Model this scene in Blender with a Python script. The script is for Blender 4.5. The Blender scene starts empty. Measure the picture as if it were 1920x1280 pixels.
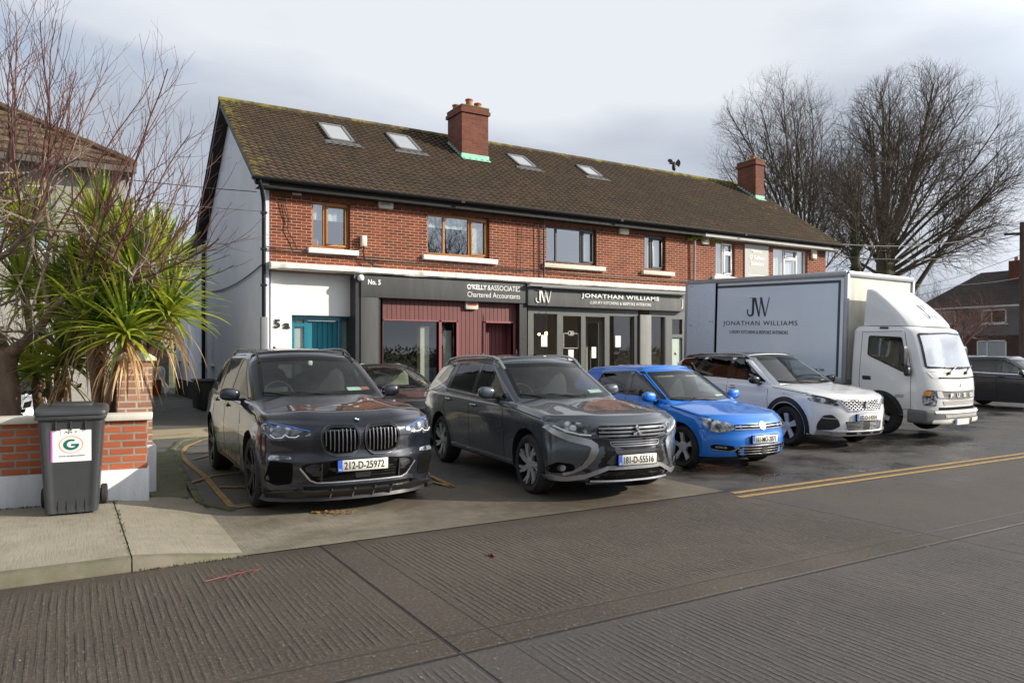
import bpy, bmesh, math, random
from math import sin, cos, tan, pi, radians, sqrt, atan2, hypot
from mathutils import Vector, Matrix
from mathutils.bvhtree import BVHTree
from mathutils.geometry import tessellate_polygon

# ------------------------------------------------------------------ camera, sky, sun
sc = bpy.context.scene
COL = sc.collection
cd = bpy.data.cameras.new("camera"); cam = bpy.data.objects.new("camera", cd); COL.objects.link(cam)
cam.location = (0, 0, 1.62); cam.rotation_euler = (radians(90), 0, -radians(90 - 59.1083))
cd.sensor_width = 36; cd.lens = 1400 / 1920 * 36; cd.shift_y = 22 / 1920
cd.clip_start = .05; cd.clip_end = 3000
sc.camera = cam
SUN_AZ = (0.80, -0.60); SUN_EL = radians(23)
world = bpy.data.worlds.new("World"); sc.world = world; world.use_nodes = True
wn = world.node_tree; wn.nodes.clear()
def _n(t, typ, **kw):
    n = t.nodes.new(typ)
    for k, v in kw.items(): setattr(n, k, v)
    return n
w_out = _n(wn, 'ShaderNodeOutputWorld'); w_bg = _n(wn, 'ShaderNodeBackground'); w_bg2 = _n(wn, 'ShaderNodeBackground')
w_sky = _n(wn, 'ShaderNodeTexSky', sky_type='NISHITA'); w_sky.sun_disc = False
w_sky.sun_elevation = SUN_EL; w_sky.sun_rotation = atan2(SUN_AZ[0], SUN_AZ[1])
w_bg.inputs[1].default_value = .12
wn.links.new(w_sky.outputs[0], w_bg.inputs[0])
w_tc = _n(wn, 'ShaderNodeTexCoord'); w_map = _n(wn, 'ShaderNodeMapping'); w_map.inputs['Scale'].default_value = (1, 1, 3.2)
w_map.inputs['Location'].default_value = (1.9, .4, .55)
w_no = _n(wn, 'ShaderNodeTexNoise'); w_no.inputs['Scale'].default_value = 1.35; w_no.inputs['Detail'].default_value = 7; w_no.inputs['Roughness'].default_value = .45
w_cr = _n(wn, 'ShaderNodeValToRGB')
els = w_cr.color_ramp.elements
els[0].position = .40; els[0].color = (.38, .42, .49, 1); els[1].position = .60; els[1].color = (.66, .69, .74, 1)
e = els.new(.50); e.color = (.49, .53, .60, 1)
w_bg2.inputs[1].default_value = 1.0
w_no2 = _n(wn, 'ShaderNodeTexNoise'); w_no2.inputs['Scale'].default_value = 1.1; w_no2.inputs['Detail'].default_value = 5
w_r2 = _n(wn, 'ShaderNodeMapRange'); w_r2.inputs['From Min'].default_value = .20; w_r2.inputs['From Max'].default_value = .34
w_mix = _n(wn, 'ShaderNodeMixShader')
wn.links.new(w_tc.outputs['Generated'], w_map.inputs['Vector'])
wn.links.new(w_map.outputs[0], w_no.inputs['Vector']); wn.links.new(w_map.outputs[0], w_no2.inputs['Vector'])
w_sep = _n(wn, 'ShaderNodeSeparateXYZ'); wn.links.new(w_tc.outputs['Generated'], w_sep.inputs[0])
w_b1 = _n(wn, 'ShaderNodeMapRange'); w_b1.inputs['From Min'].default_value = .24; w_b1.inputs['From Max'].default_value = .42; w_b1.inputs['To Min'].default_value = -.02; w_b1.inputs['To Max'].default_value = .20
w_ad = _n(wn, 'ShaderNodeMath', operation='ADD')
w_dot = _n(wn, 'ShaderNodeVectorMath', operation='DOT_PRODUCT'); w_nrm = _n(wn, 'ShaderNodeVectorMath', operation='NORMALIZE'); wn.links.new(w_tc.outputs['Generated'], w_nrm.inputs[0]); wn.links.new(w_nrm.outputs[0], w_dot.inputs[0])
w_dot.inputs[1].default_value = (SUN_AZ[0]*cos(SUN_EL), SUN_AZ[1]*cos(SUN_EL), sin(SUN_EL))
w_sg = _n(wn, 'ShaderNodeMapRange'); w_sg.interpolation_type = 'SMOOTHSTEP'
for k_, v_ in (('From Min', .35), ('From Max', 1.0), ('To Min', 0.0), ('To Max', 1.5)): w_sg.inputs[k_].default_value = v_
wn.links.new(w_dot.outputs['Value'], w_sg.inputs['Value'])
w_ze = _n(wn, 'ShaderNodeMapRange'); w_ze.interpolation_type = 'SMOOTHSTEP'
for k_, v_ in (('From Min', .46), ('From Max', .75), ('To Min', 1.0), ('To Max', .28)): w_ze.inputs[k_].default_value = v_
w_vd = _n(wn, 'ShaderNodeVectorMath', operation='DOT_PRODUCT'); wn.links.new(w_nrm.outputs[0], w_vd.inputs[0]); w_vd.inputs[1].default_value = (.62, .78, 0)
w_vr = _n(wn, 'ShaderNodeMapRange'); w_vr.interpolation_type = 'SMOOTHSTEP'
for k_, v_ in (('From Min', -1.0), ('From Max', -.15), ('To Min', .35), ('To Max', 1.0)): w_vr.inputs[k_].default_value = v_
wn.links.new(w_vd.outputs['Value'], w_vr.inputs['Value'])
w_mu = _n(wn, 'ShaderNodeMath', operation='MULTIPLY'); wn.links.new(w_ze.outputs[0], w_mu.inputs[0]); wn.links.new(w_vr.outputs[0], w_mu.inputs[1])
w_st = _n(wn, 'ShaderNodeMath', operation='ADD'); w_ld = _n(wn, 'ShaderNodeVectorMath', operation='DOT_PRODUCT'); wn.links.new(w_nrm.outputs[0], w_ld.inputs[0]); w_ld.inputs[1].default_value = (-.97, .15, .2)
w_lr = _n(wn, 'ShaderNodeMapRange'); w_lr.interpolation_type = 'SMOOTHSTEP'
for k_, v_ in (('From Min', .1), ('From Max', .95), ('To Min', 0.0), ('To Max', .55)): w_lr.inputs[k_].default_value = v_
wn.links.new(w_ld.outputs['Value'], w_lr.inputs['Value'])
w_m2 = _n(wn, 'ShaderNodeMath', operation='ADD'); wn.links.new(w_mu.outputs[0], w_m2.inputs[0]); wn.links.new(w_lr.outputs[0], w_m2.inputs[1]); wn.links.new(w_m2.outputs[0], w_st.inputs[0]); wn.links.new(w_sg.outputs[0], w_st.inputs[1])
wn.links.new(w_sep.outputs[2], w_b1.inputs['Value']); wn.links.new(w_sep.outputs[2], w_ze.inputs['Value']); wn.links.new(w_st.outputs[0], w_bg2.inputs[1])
wn.links.new(w_no.outputs['Fac'], w_ad.inputs[0]); wn.links.new(w_b1.outputs[0], w_ad.inputs[1])
wn.links.new(w_ad.outputs[0], w_cr.inputs[0]); wn.links.new(w_cr.outputs[0], w_bg2.inputs[0])
wn.links.new(w_no2.outputs['Fac'], w_r2.inputs['Value'])
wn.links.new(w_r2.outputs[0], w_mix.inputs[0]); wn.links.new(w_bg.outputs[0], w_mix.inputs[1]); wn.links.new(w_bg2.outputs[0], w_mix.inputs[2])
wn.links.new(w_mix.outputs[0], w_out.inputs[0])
sd = bpy.data.lights.new("sun", 'SUN'); sd.energy = 5.0; sd.angle = radians(.53); sd.color = (1, .91, .78)
so = bpy.data.objects.new("sun", sd); COL.objects.link(so)
_v = Vector((SUN_AZ[0] * cos(SUN_EL), SUN_AZ[1] * cos(SUN_EL), sin(SUN_EL)))
so.rotation_euler = _v.to_track_quat('Z', 'Y').to_euler(); so.location = (30, -20, 30)
sc.view_settings.view_transform = 'Standard'; sc.view_settings.look = 'None'; sc.view_settings.exposure = .32; sc.view_settings.gamma = 1

# ------------------------------------------------------------------ object helpers
def props(o, label=None, cat=None, group=None, kind=None):
    if label: o['label'] = label
    if cat: o['category'] = cat
    if group: o['group'] = group
    if kind: o['kind'] = kind
    return o
def thing(name, loc, label, cat, group=None, rz=0, rx=0):
    o = bpy.data.objects.new(name, None); COL.objects.link(o); o.empty_display_size = .2
    o.location = loc; o.rotation_euler = (rx, 0, rz)
    return props(o, label, cat, group)
def link(name, me, parent):
    o = bpy.data.objects.new(name, me); COL.objects.link(o)
    if parent: o.parent = parent
    return o
def rootloc(p):
    while p.parent: p = p.parent
    return Vector(p.location)
def sm(me, ang=32):
    me.shade_smooth(); me.set_sharp_from_angle(angle=radians(ang))

class MB:
    """collects faces; build() links them as ONE mesh object. World coords unless local=True."""
    def __init__(s): s.v = []; s.f = []; s.m = []; s.mi = 0
    def face(s, pts):
        k = len(s.v); s.v += [tuple(p) for p in pts]; s.f.append(tuple(range(k, k + len(pts)))); s.m.append(s.mi); return s
    def box(s, x0, x1, y0, y1, z0, z1):
        k = len(s.v)
        s.v += [(x0,y0,z0),(x1,y0,z0),(x1,y1,z0),(x0,y1,z0),(x0,y0,z1),(x1,y0,z1),(x1,y1,z1),(x0,y1,z1)]
        for q in ((0,3,2,1),(4,5,6,7),(0,1,5,4),(1,2,6,5),(2,3,7,6),(3,0,4,7)):
            s.f.append(tuple(k + i for i in q)); s.m.append(s.mi)
        return s
    def cbox(s, cx, cy, cz, sx, sy, sz): return s.box(cx-sx/2, cx+sx/2, cy-sy/2, cy+sy/2, cz-sz/2, cz+sz/2)
    def bar(s, p, q, w, h, up=(0,0,1)):
        p = Vector(p); q = Vector(q); d = (q-p).normalized(); u = Vector(up)
        r = d.cross(u)
        if r.length < 1e-4: r = d.cross(Vector((1,0,0)))
        r.normalize(); u = r.cross(d)
        k = len(s.v)
        for a in (p, q):
            for i, j in ((-1,-1),(1,-1),(1,1),(-1,1)): s.v.append(tuple(a + r*i*w/2 + u*j*h/2))
        for qd in ((0,1,2,3),(7,6,5,4),(0,4,5,1),(1,5,6,2),(2,6,7,3),(3,7,4,0)):
            s.f.append(tuple(k+i for i in qd)); s.m.append(s.mi)
        return s
    def tube(s, pts, rad, n=6, cap=True):
        pts = [Vector(p) for p in pts]; L = len(pts)
        if not hasattr(rad, '__len__'): rad = [rad]*L
        k = len(s.v); t0 = (pts[1]-pts[0]).normalized()
        a = t0.orthogonal().normalized()
        for i, p in enumerate(pts):
            t = (pts[min(i+1, L-1)] - pts[max(i-1, 0)]).normalized()
            a = (a - t*a.dot(t))
            a = a.normalized() if a.length > 1e-6 else t.orthogonal().normalized()
            b = t.cross(a)
            for j in range(n):
                th = 2*pi*j/n; s.v.append(tuple(p + (a*cos(th) + b*sin(th))*rad[i]))
        for i in range(L-1):
            for j in range(n):
                s.f.append((k+i*n+j, k+i*n+(j+1)%n, k+(i+1)*n+(j+1)%n, k+(i+1)*n+j)); s.m.append(s.mi)
        if cap and n > 3:
            s.f.append(tuple(k+j for j in reversed(range(n)))); s.m.append(s.mi)
            s.f.append(tuple(k+(L-1)*n+j for j in range(n))); s.m.append(s.mi)
        return s
    def cyl(s, p, q, r, n=16, r2=None): return s.tube([p, q], [r, r if r2 is None else r2], n)
    def lathe(s, prof, c, axis='z', n=24):
        """prof: list of (radius, height)"""
        k = len(s.v)
        for r, h in prof:
            for j in range(n):
                a = 2*pi*j/n; x, y = r*cos(a), r*sin(a)
                s.v.append({'z': (c[0]+x, c[1]+y, c[2]+h), 'x': (c[0]+h, c[1]+x, c[2]+y), 'y': (c[0]+x, c[1]+h, c[2]+y)}[axis])
        for i in range(len(prof)-1):
            for j in range(n):
                s.f.append((k+i*n+j, k+i*n+(j+1)%n, k+(i+1)*n+(j+1)%n, k+(i+1)*n+j)); s.m.append(s.mi)
        return s
    def poly(s, pts2, axis, a, b):
        """prism of a 2D polygon; axis 'y': pts are (x,z) between y=a,b; 'x': (y,z); 'z': (x,y)"""
        f = {'y': lambda p, t: (p[0], t, p[1]), 'x': lambda p, t: (t, p[0], p[1]), 'z': lambda p, t: (p[0], p[1], t)}[axis]
        n = len(pts2); k = len(s.v)
        s.v += [f(p, a) for p in pts2] + [f(p, b) for p in pts2]
        s.f.append(tuple(k+i for i in range(n))); s.m.append(s.mi)
        s.f.append(tuple(k+n+i for i in reversed(range(n)))); s.m.append(s.mi)
        for i in range(n):
            j = (i+1) % n; s.f.append((k+i, k+n+i, k+n+j, k+j)); s.m.append(s.mi)
        return s
    def blob(s, c, r, p=2.6, nu=16, nv=10, rot=None):
        k = len(s.v); sg = lambda x: (1 if x >= 0 else -1)
        pw = lambda x: sg(x)*abs(x)**(2/p)
        for i in range(nv+1):
            ph = -pi/2 + pi*i/nv
            for j in range(nu):
                th = 2*pi*j/nu
                v = Vector((r[0]*pw(cos(ph))*pw(cos(th)), r[1]*pw(cos(ph))*pw(sin(th)), r[2]*pw(sin(ph))))
                if rot: v = rot @ v
                s.v.append((c[0]+v.x, c[1]+v.y, c[2]+v.z))
        for i in range(nv):
            for j in range(nu):
                s.f.append((k+i*nu+j, k+i*nu+(j+1)%nu, k+(i+1)*nu+(j+1)%nu, k+(i+1)*nu+j)); s.m.append(s.mi)
        return s
    def merge(s, o, mi=None):
        k = len(s.v); s.v += o.v; s.f += [tuple(i+k for i in f) for f in o.f]; s.m += [mi if mi is not None else m for m in o.m]; return s
    def xf(s, M):
        s.v = [tuple(M @ Vector(p)) for p in s.v]; return s
    def build(s, name, mat, parent=None, smooth=None, local=False, label=None, cat=None, group=None, kind=None, bevel=0, weld=True, seg=2):
        me = bpy.data.meshes.new(name)
        if parent is not None:
            o0 = Vector((0,0,0)) if local else rootloc(parent)
        else:
            if local or kind: o0 = Vector((0,0,0))
            else:
                xs = [p[0] for p in s.v]; ys = [p[1] for p in s.v]
                o0 = Vector(((min(xs)+max(xs))/2, (min(ys)+max(ys))/2, min(p[2] for p in s.v)))
        me.from_pydata([(p[0]-o0.x, p[1]-o0.y, p[2]-o0.z) for p in s.v], [], s.f)
        mats = mat if isinstance(mat, (list, tuple)) else [mat]
        for m in mats: me.materials.append(m)
        if len(mats) > 1: me.polygons.foreach_set('material_index', s.m)
        if weld or bevel:
            bm = bmesh.new(); bm.from_mesh(me)
            if weld: bmesh.ops.remove_doubles(bm, verts=bm.verts, dist=1e-5)
            bmesh.ops.recalc_face_normals(bm, faces=bm.faces)
            if bevel:
                ed = [e for e in bm.edges if len(e.link_faces) == 2 and e.calc_face_angle(0) > .5]
                bmesh.ops.bevel(bm, geom=ed, offset=bevel, segments=seg, affect='EDGES', clamp_overlap=True, profile=.5)
            bm.to_mesh(me); bm.free()
        if smooth or bevel: sm(me, smooth or 32)
        me.update()
        o = link(name, me, parent)
        if parent is None: o.location = o0
        return props(o, label, cat, group, kind)

# ------------------------------------------------------------------ materials
class NT:
    def __init__(s, name):
        s.m = bpy.data.materials.new(name); s.m.use_nodes = True; s.t = s.m.node_tree
        s.b = s.t.nodes['Principled BSDF']; s.o = s.t.nodes['Material Output']; s._tc = None
    def n(s, typ, **kw):
        n = s.t.nodes.new(typ); ins = kw.pop('ins', {})
        for k, v in kw.items(): setattr(n, k, v)
        for k, v in ins.items(): s.set(n.inputs[k], v)
        return n
    def set(s, inp, v):
        if isinstance(v, bpy.types.NodeSocket): s.t.links.new(v, inp)
        elif isinstance(v, bpy.types.Node): s.t.links.new(v.outputs[0], inp)
        else:
            if isinstance(v, (tuple, list)) and len(v) == 3 and inp.type == 'RGBA': v = (*v, 1)
            inp.default_value = v
    def tc(s, kind='Object'):
        if not s._tc: s._tc = s.n('ShaderNodeTexCoord')
        return s._tc.outputs[kind]
    def noise(s, scale, detail=3, rough=.5, vec=None, dist=0):
        return s.n('ShaderNodeTexNoise', ins={'Vector': vec or s.tc(), 'Scale': scale, 'Detail': detail, 'Roughness': rough, 'Distortion': dist}).outputs[0]
    def math(s, op, a, b=0.0, c=None):
        n = s.n('ShaderNodeMath', operation=op); s.set(n.inputs[0], a); s.set(n.inputs[1], b)
        if c is not None: s.set(n.inputs[2], c)
        return n.outputs[0]
    def rng(s, v, a, b, c=0.0, d=1.0, smooth=False):
        n = s.n('ShaderNodeMapRange', ins={'Value': v, 'From Min': a, 'From Max': b, 'To Min': c, 'To Max': d})
        if smooth: n.interpolation_type = 'SMOOTHSTEP'
        return n.outputs[0]
    def mix(s, f, a, b):
        n = s.n('ShaderNodeMix', data_type='RGBA'); s.set(n.inputs[0], f); s.set(n.inputs[6], a); s.set(n.inputs[7], b); return n.outputs[2]
    def ramp(s, v, stops):
        n = s.n('ShaderNodeValToRGB'); s.set(n.inputs[0], v); el = n.color_ramp.elements
        while len(el) < len(stops): el.new(.5)
        for e, (p, c) in zip(el, stops): e.position = p; e.color = (*c, 1)
        return n.outputs[0]
    def bump(s, h, strength=.5, dist=.01, prev=None):
        n = s.n('ShaderNodeBump', ins={'Strength': strength, 'Distance': dist, 'Height': h})
        if prev: s.set(n.inputs['Normal'], prev)
        return n.outputs[0]
    def sep(s, v=None):
        return s.n('ShaderNodeSeparateXYZ', ins={0: v or s.tc()}).outputs
    def comb(s, x=0.0, y=0.0, z=0.0):
        return s.n('ShaderNodeCombineXYZ', ins={0: x, 1: y, 2: z}).outputs[0]
    def fin(s, color=None, rough=None, normal=None, **kw):
        if color is not None: s.set(s.b.inputs['Base Color'], color)
        if rough is not None: s.set(s.b.inputs['Roughness'], rough)
        if normal is not None: s.set(s.b.inputs['Normal'], normal)
        for k, v in kw.items(): s.set(s.b.inputs[k], v)
        return s.m
_MC = {}
def M(name, col, rough=.55, metal=0.0, var=.12, vs=6.0, bump=0.0, bs=60.0, coat=0.0, spec=.5, **kw):
    """plain painted/plastic/metal surface with slight tonal variation"""
    if name in _MC: return _MC[name]
    t = NT(name)
    f = t.noise(vs, 4, .6)
    c = t.mix(f, tuple(x*(1-var) for x in col), tuple(min(1, x*(1+var)) for x in col))
    r = t.rng(t.noise(vs*2.3, 3), .3, .7, max(0.0, rough-.06), min(1, rough+.06))
    nm = t.bump(t.noise(bs, 3), .4, bump) if bump else None
    d = {'Metallic': metal, 'Specular IOR Level': spec}
    if coat: d['Coat Weight'] = coat; d['Coat Roughness'] = .03
    _MC[name] = t.fin(c, r, nm, **d, **kw); return _MC[name]

def paint(name, col, metal=.0, rough=.35, dirt=.25):
    t = NT(name)
    f = t.noise(1.6, 5, .6)
    z = t.sep()[2]
    low = t.math('MULTIPLY', t.rng(z, .15, .75, 1, 0), t.rng(t.noise(5, 5, .65), .35, .7))
    c = t.mix(t.math('MULTIPLY', low, dirt), col, (.12, .11, .095))
    r = t.math('ADD', t.rng(f, .3, .7, rough-.03, rough+.05), t.math('MULTIPLY', low, .35))
    cr = t.math('ADD', .02, t.math('MULTIPLY', low, .25))
    return t.fin(c, r, Metallic=metal, **{'Coat Weight': 1.0, 'Coat Roughness': cr, 'Coat IOR': 1.5})

def glassmat(name, tint=(.55,.62,.6), refl=1.0, ior=1.5, rough=.0, dust=0.0):
    t = NT(name)
    ge = t.n('ShaderNodeNewGeometry'); dt = t.n('ShaderNodeVectorMath', operation='DOT_PRODUCT'); t.set(dt.inputs[0], ge.outputs['Incoming']); t.set(dt.inputs[1], ge.outputs['Normal'])
    cs = t.math('ABSOLUTE', dt.outputs['Value']); fr = t.math('ADD', .04*refl, t.math('MULTIPLY', t.math('POWER', t.math('SUBTRACT', 1.0, cs), 5.0), .95)); fr = t.math('MINIMUM', fr, 1.0)
    tr = t.n('ShaderNodeBsdfTransparent', ins={'Color': tint})
    gl = t.n('ShaderNodeBsdfGlossy', ins={'Color': (1,1,1), 'Roughness': rough})
    nm = t.bump(t.noise(.9, 1), .1, .006); t.set(gl.inputs['Normal'], nm)
    mx = t.n('ShaderNodeMixShader', ins={0: fr, 1: tr, 2: gl})
    if dust:  # pale film: dust on the cars, painted glare on the lorry screen
        df = t.n('ShaderNodeBsdfDiffuse', ins={'Color': (.55,.55,.53)})
        mx = t.n('ShaderNodeMixShader', ins={0: t.math('MULTIPLY', t.noise(3, 4), dust), 1: mx, 2: df})
    t.t.links.new(mx.outputs[0], t.o.inputs[0]); t.t.nodes.remove(t.b)
    return t.m

def brickmat(name, c1, c2, mortar, bw=.235, bh=.072, ms=.010, dirt=.35, bump=.006, seed=0):
    t = NT(name); X = t.sep()
    u = t.math('ADD', X[0], X[1])
    v = t.comb(u, X[2], 0.0)
    jit = t.noise(9, 2); v2 = t.n('ShaderNodeVectorMath', operation='ADD', ins={0: v, 1: t.comb(t.rng(jit,0,1,-.003,.003), t.rng(jit,0,1,-.002,.002), 0.0)}).outputs[0]
    b = t.n('ShaderNodeTexBrick', ins={'Vector': v2, 'Color1': (0,0,0), 'Color2': (1,1,1), 'Mortar': (.5,.5,.5), 'Scale': 1.0, 'Mortar Size': ms, 'Mortar Smooth': .25, 'Bias': 0.0, 'Brick Width': bw, 'Row Height': bh})
    b.offset = .5; b.squash = 1
    per = b.outputs[0]
    f = t.math('ADD', t.math('MULTIPLY', per, .75), t.math('MULTIPLY', t.noise(40, 4, .7), .35))
    bc = t.mix(f, c1, c2)
    big = t.rng(t.noise(1.1, 5, .65), .40, .75)
    bc = t.mix(t.math('MULTIPLY', big, dirt), bc, tuple(x*.4 for x in c1))
    mc = t.mix(t.rng(t.noise(3, 4, .6), .35, .7), mortar, tuple(x*.6 for x in mortar))
    c = t.mix(b.outputs[1], bc, mc)
    h = t.math('ADD', t.math('MULTIPLY', b.outputs[1], -1.0), t.math('MULTIPLY', t.noise(90, 4), .25))
    return t.fin(c, .88, t.bump(h, .8, bump))
def rendermat(name, col, dirt=.3, bs=120, bump=.003, stain=(.35,.34,.30)):
    t = NT(name); X = t.sep()
    st = t.noise(1.0, 5, .65, t.comb(t.math('MULTIPLY', t.math('ADD', X[0], X[1]), 4.0), t.math('MULTIPLY', X[2], .6), 0.0))
    c = t.mix(t.math('MULTIPLY', t.rng(st, .45, .8), dirt), col, stain)
    c = t.mix(t.math('MULTIPLY', t.rng(t.noise(3, 5, .7), .5, .8), dirt*.6), c, tuple(x*.7 for x in col))
    return t.fin(c, .85, t.bump(t.noise(bs, 4, .6), .6, bump))

# ------------------------------------------------------------------ pixel rays for measured positions (computes real world coordinates)
_c, _s = cos(radians(59.1083)), sin(radians(59.1083))
def ray(px, py):
    u = (px-960)/1400; return (_c+_s*u, _s-_c*u, (662-py)/1400)
def onY(px, py, Y):
    d = ray(px, py); t = Y/d[1]; return (d[0]*t, Y, 1.62+d[2]*t)
def onX(px, py, X):
    d = ray(px, py); t = X/d[0]; return (X, d[1]*t, 1.62+d[2]*t)
def gr(px, py, z=0.0):
    d = ray(px, py); t = (z-1.62)/d[2]; return (d[0]*t, d[1]*t, z)
def atZ(px, py, Z):
    d = ray(px, py); return Vector((d[0]*Z, d[1]*Z, 1.62+d[2]*Z))

def text(s, size, loc, mat, name='lettering', parent=None, width=None, height=None, face='-y', align='LEFT', bold=0.0, ext=.004, local=False, label=None, cat=None, rz=None, shear=0, spacing=1):
    cu = bpy.data.curves.new('t', 'FONT'); cu.body = s; cu.size = size; cu.align_x = align; cu.offset = bold; cu.extrude = ext; cu.shear = shear; cu.resolution_u = 3
    cu.space_character = spacing
    o = bpy.data.objects.new('t', cu); COL.objects.link(o)
    bpy.context.view_layer.update()
    me = bpy.data.meshes.new_from_object(o.evaluated_get(bpy.context.evaluated_depsgraph_get()))
    bpy.data.objects.remove(o); bpy.data.curves.remove(cu)
    vs = [v.co.copy() for v in me.vertices]
    mb = MB(); x0 = min(v.x for v in vs); x1 = max(v.x for v in vs); y0 = min(v.y for v in vs); y1 = max(v.y for v in vs)
    kx = (width/(x1-x0)) if width else 1; ky = (height/(y1-y0)) if height else 1
    bx = x0 if align == 'LEFT' else (x0+x1)/2
    L = Vector(loc); ang = {'-y': 0, '-x': -pi/2}.get(face, 0) if rz is None else rz
    for v in vs:
        p = Vector(((v.x-bx)*kx, -v.z, (v.y-(y0 if height else 0))*ky)); p.rotate(Matrix.Rotation(ang, 3, 'Z')); mb.v.append(tuple(p+L))
    mb.f = [tuple(p.vertices) for p in me.polygons]; mb.m = [0]*len(mb.f)
    bpy.data.meshes.remove(me)
    return mb.build(name, mat, parent, local=local, label=label, cat=cat, weld=False)
# ------------------------------------------------------------------ ground materials
def joint_mask(t, X):
    """distance based dark joints and smooth margins of the concrete slabs"""
    dx = t.math('ABSOLUTE', t.math('SUBTRACT', X[0], 1.83)); dx2 = t.math('ABSOLUTE', t.math('SUBTRACT', X[0], 6.62)); dy = t.math('ABSOLUTE', t.math('SUBTRACT', X[1], 3.60))
    dx3 = t.math('ABSOLUTE', t.math('SUBTRACT', X[0], -3.2)); dk = t.math('SUBTRACT', 6.22, X[1])
    return dx, dx2, dy, dx3, dk
def roadmat():
    t = NT('ribbed_concrete'); X = t.sep()
    wob = t.math('MULTIPLY', t.math('SUBTRACT', t.noise(.35, 2), .5), .06)
    wob2 = t.math('MULTIPLY', t.math('SUBTRACT', t.noise(5.5, 3), .5), .008)
    u = t.math('ADD', t.math('ADD', X[0], wob), wob2)
    wv = t.math('SINE', t.math('MULTIPLY', u, 2*pi/.046))
    wv = t.rng(wv, -.2, .9, 0, 1, True)
    brk = t.rng(t.noise(1.0, 4, .65, t.comb(t.math('MULTIPLY', X[0], 14.0), t.math('MULTIPLY', X[1], 2.4), 0.0)), .38, .62)
    amp0 = t.math('MAXIMUM', t.rng(t.noise(.55, 4, .6), .36, .58, .15, 1), t.rng(X[1], 3.6, 3.3, 0, .8))
    dx, dx2, dy, dx3, dk = joint_mask(t, X)
    jn = t.math('MULTIPLY', t.math('SUBTRACT', t.noise(5, 4), .5), .10)
    ex = t.math('ABSOLUTE', t.math('SUBTRACT', X[0], 1.97)); ey = t.math('ABSOLUTE', t.math('SUBTRACT', X[1], 3.72))
    mar = t.math('MINIMUM', t.math('MINIMUM', t.rng(t.math('ADD', ex, t.math('MULTIPLY', jn, .5)), .20, .26), t.rng(t.math('ADD', dx2, jn), .10, .17)), t.math('MINIMUM', t.rng(t.math('ADD', ey, t.math('MULTIPLY', jn, .5)), .20, .27), t.rng(t.math('ADD', dk, jn), .12, .3)))
    right = t.math('MULTIPLY', t.rng(X[0], 6.6, 6.62), t.rng(X[1], 3.58, 3.6))
    amp = t.math('MULTIPLY', t.math('MULTIPLY', amp0, mar), t.math('SUBTRACT', 1.0, t.math('MULTIPLY', right, .8)))
    amp = t.math('MULTIPLY', amp, brk)
    grv = t.math('MULTIPLY', wv, amp)
    grit = t.noise(150, 5, .75); grit2 = t.noise(45, 4, .7)
    crack = t.math('MINIMUM', t.math('MINIMUM', t.rng(t.math('ADD', dx, t.math('MULTIPLY', jn, .06)), .008, .02), t.rng(dx2, .006, .016)), t.rng(t.math('ADD', dy, t.math('MULTIPLY', jn, .1)), .008, .022))
    l2 = t.math('MINIMUM', t.rng(t.math('ABSOLUTE', t.math('SUBTRACT', t.math('ADD', X[0], t.math('MULTIPLY', jn, .12)), 2.13)), .004, .012), t.rng(t.math('ABSOLUTE', t.math('SUBTRACT', t.math('ADD', X[1], t.math('MULTIPLY', jn, .12)), 3.86)), .004, .012))
    l2 = t.math('MAXIMUM', l2, .45)
    crack = t.math('MINIMUM', crack, l2)
    h = t.math('ADD', t.math('MULTIPLY', grv, 1.5), t.math('ADD', t.math('MULTIPLY', grit, .55), t.math('MULTIPLY', grit2, .35)))
    h = t.math('ADD', h, t.math('MULTIPLY', crack, 1.5))
    big = t.noise(.45, 5, .6)
    c = t.ramp(t.math('ADD', t.math('MULTIPLY', big, .6), t.math('MULTIPLY', grit2, .5)), [(.35, (.030,.022,.016)), (.55, (.064,.050,.038)), (.75, (.115,.093,.072))])
    c = t.mix(t.rng(t.noise(38, 5, .8), .50, .72), c, (.19,.165,.135)); c = t.mix(t.rng(t.noise(60, 4, .8), .54, .68), c, (.022,.018,.014))
    c = t.mix(t.math('MULTIPLY', t.math('MULTIPLY', t.math('SUBTRACT', 1.0, wv), amp), .45), c, (.055,.05,.045))
    c = t.mix(t.math('SUBTRACT', 1.0, crack), c, (.022,.02,.018))
    c = t.mix(t.math('MULTIPLY', right, .45), c, (.075,.066,.06))
    low = t.math('MULTIPLY', t.rng(X[1], 3.6, 3.55), .40)
    c = t.mix(low, c, (.08,.082,.085))
    gut = t.math('MULTIPLY', t.rng(t.math('ADD', dk, t.math('MULTIPLY', jn, 2.0)), .02, .42, 1, 0), .75)
    wetn = t.rng(t.noise(.5, 4, .6), .48, .66)
    wet = t.math('MAXIMUM', gut, t.math('MULTIPLY', t.math('MULTIPLY', wetn, t.rng(X[0], 2.0, 6.5)), .95))
    c = t.mix(t.math('MULTIPLY', wet, .6), c, (.045,.036,.028))
    r = t.math('SUBTRACT', t.rng(grit2, .3, .7, .60, .80), t.math('MULTIPLY', wet, .35))
    return t.fin(c, r, t.bump(h, .9, .012), **{'Specular IOR Level': .42})
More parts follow.
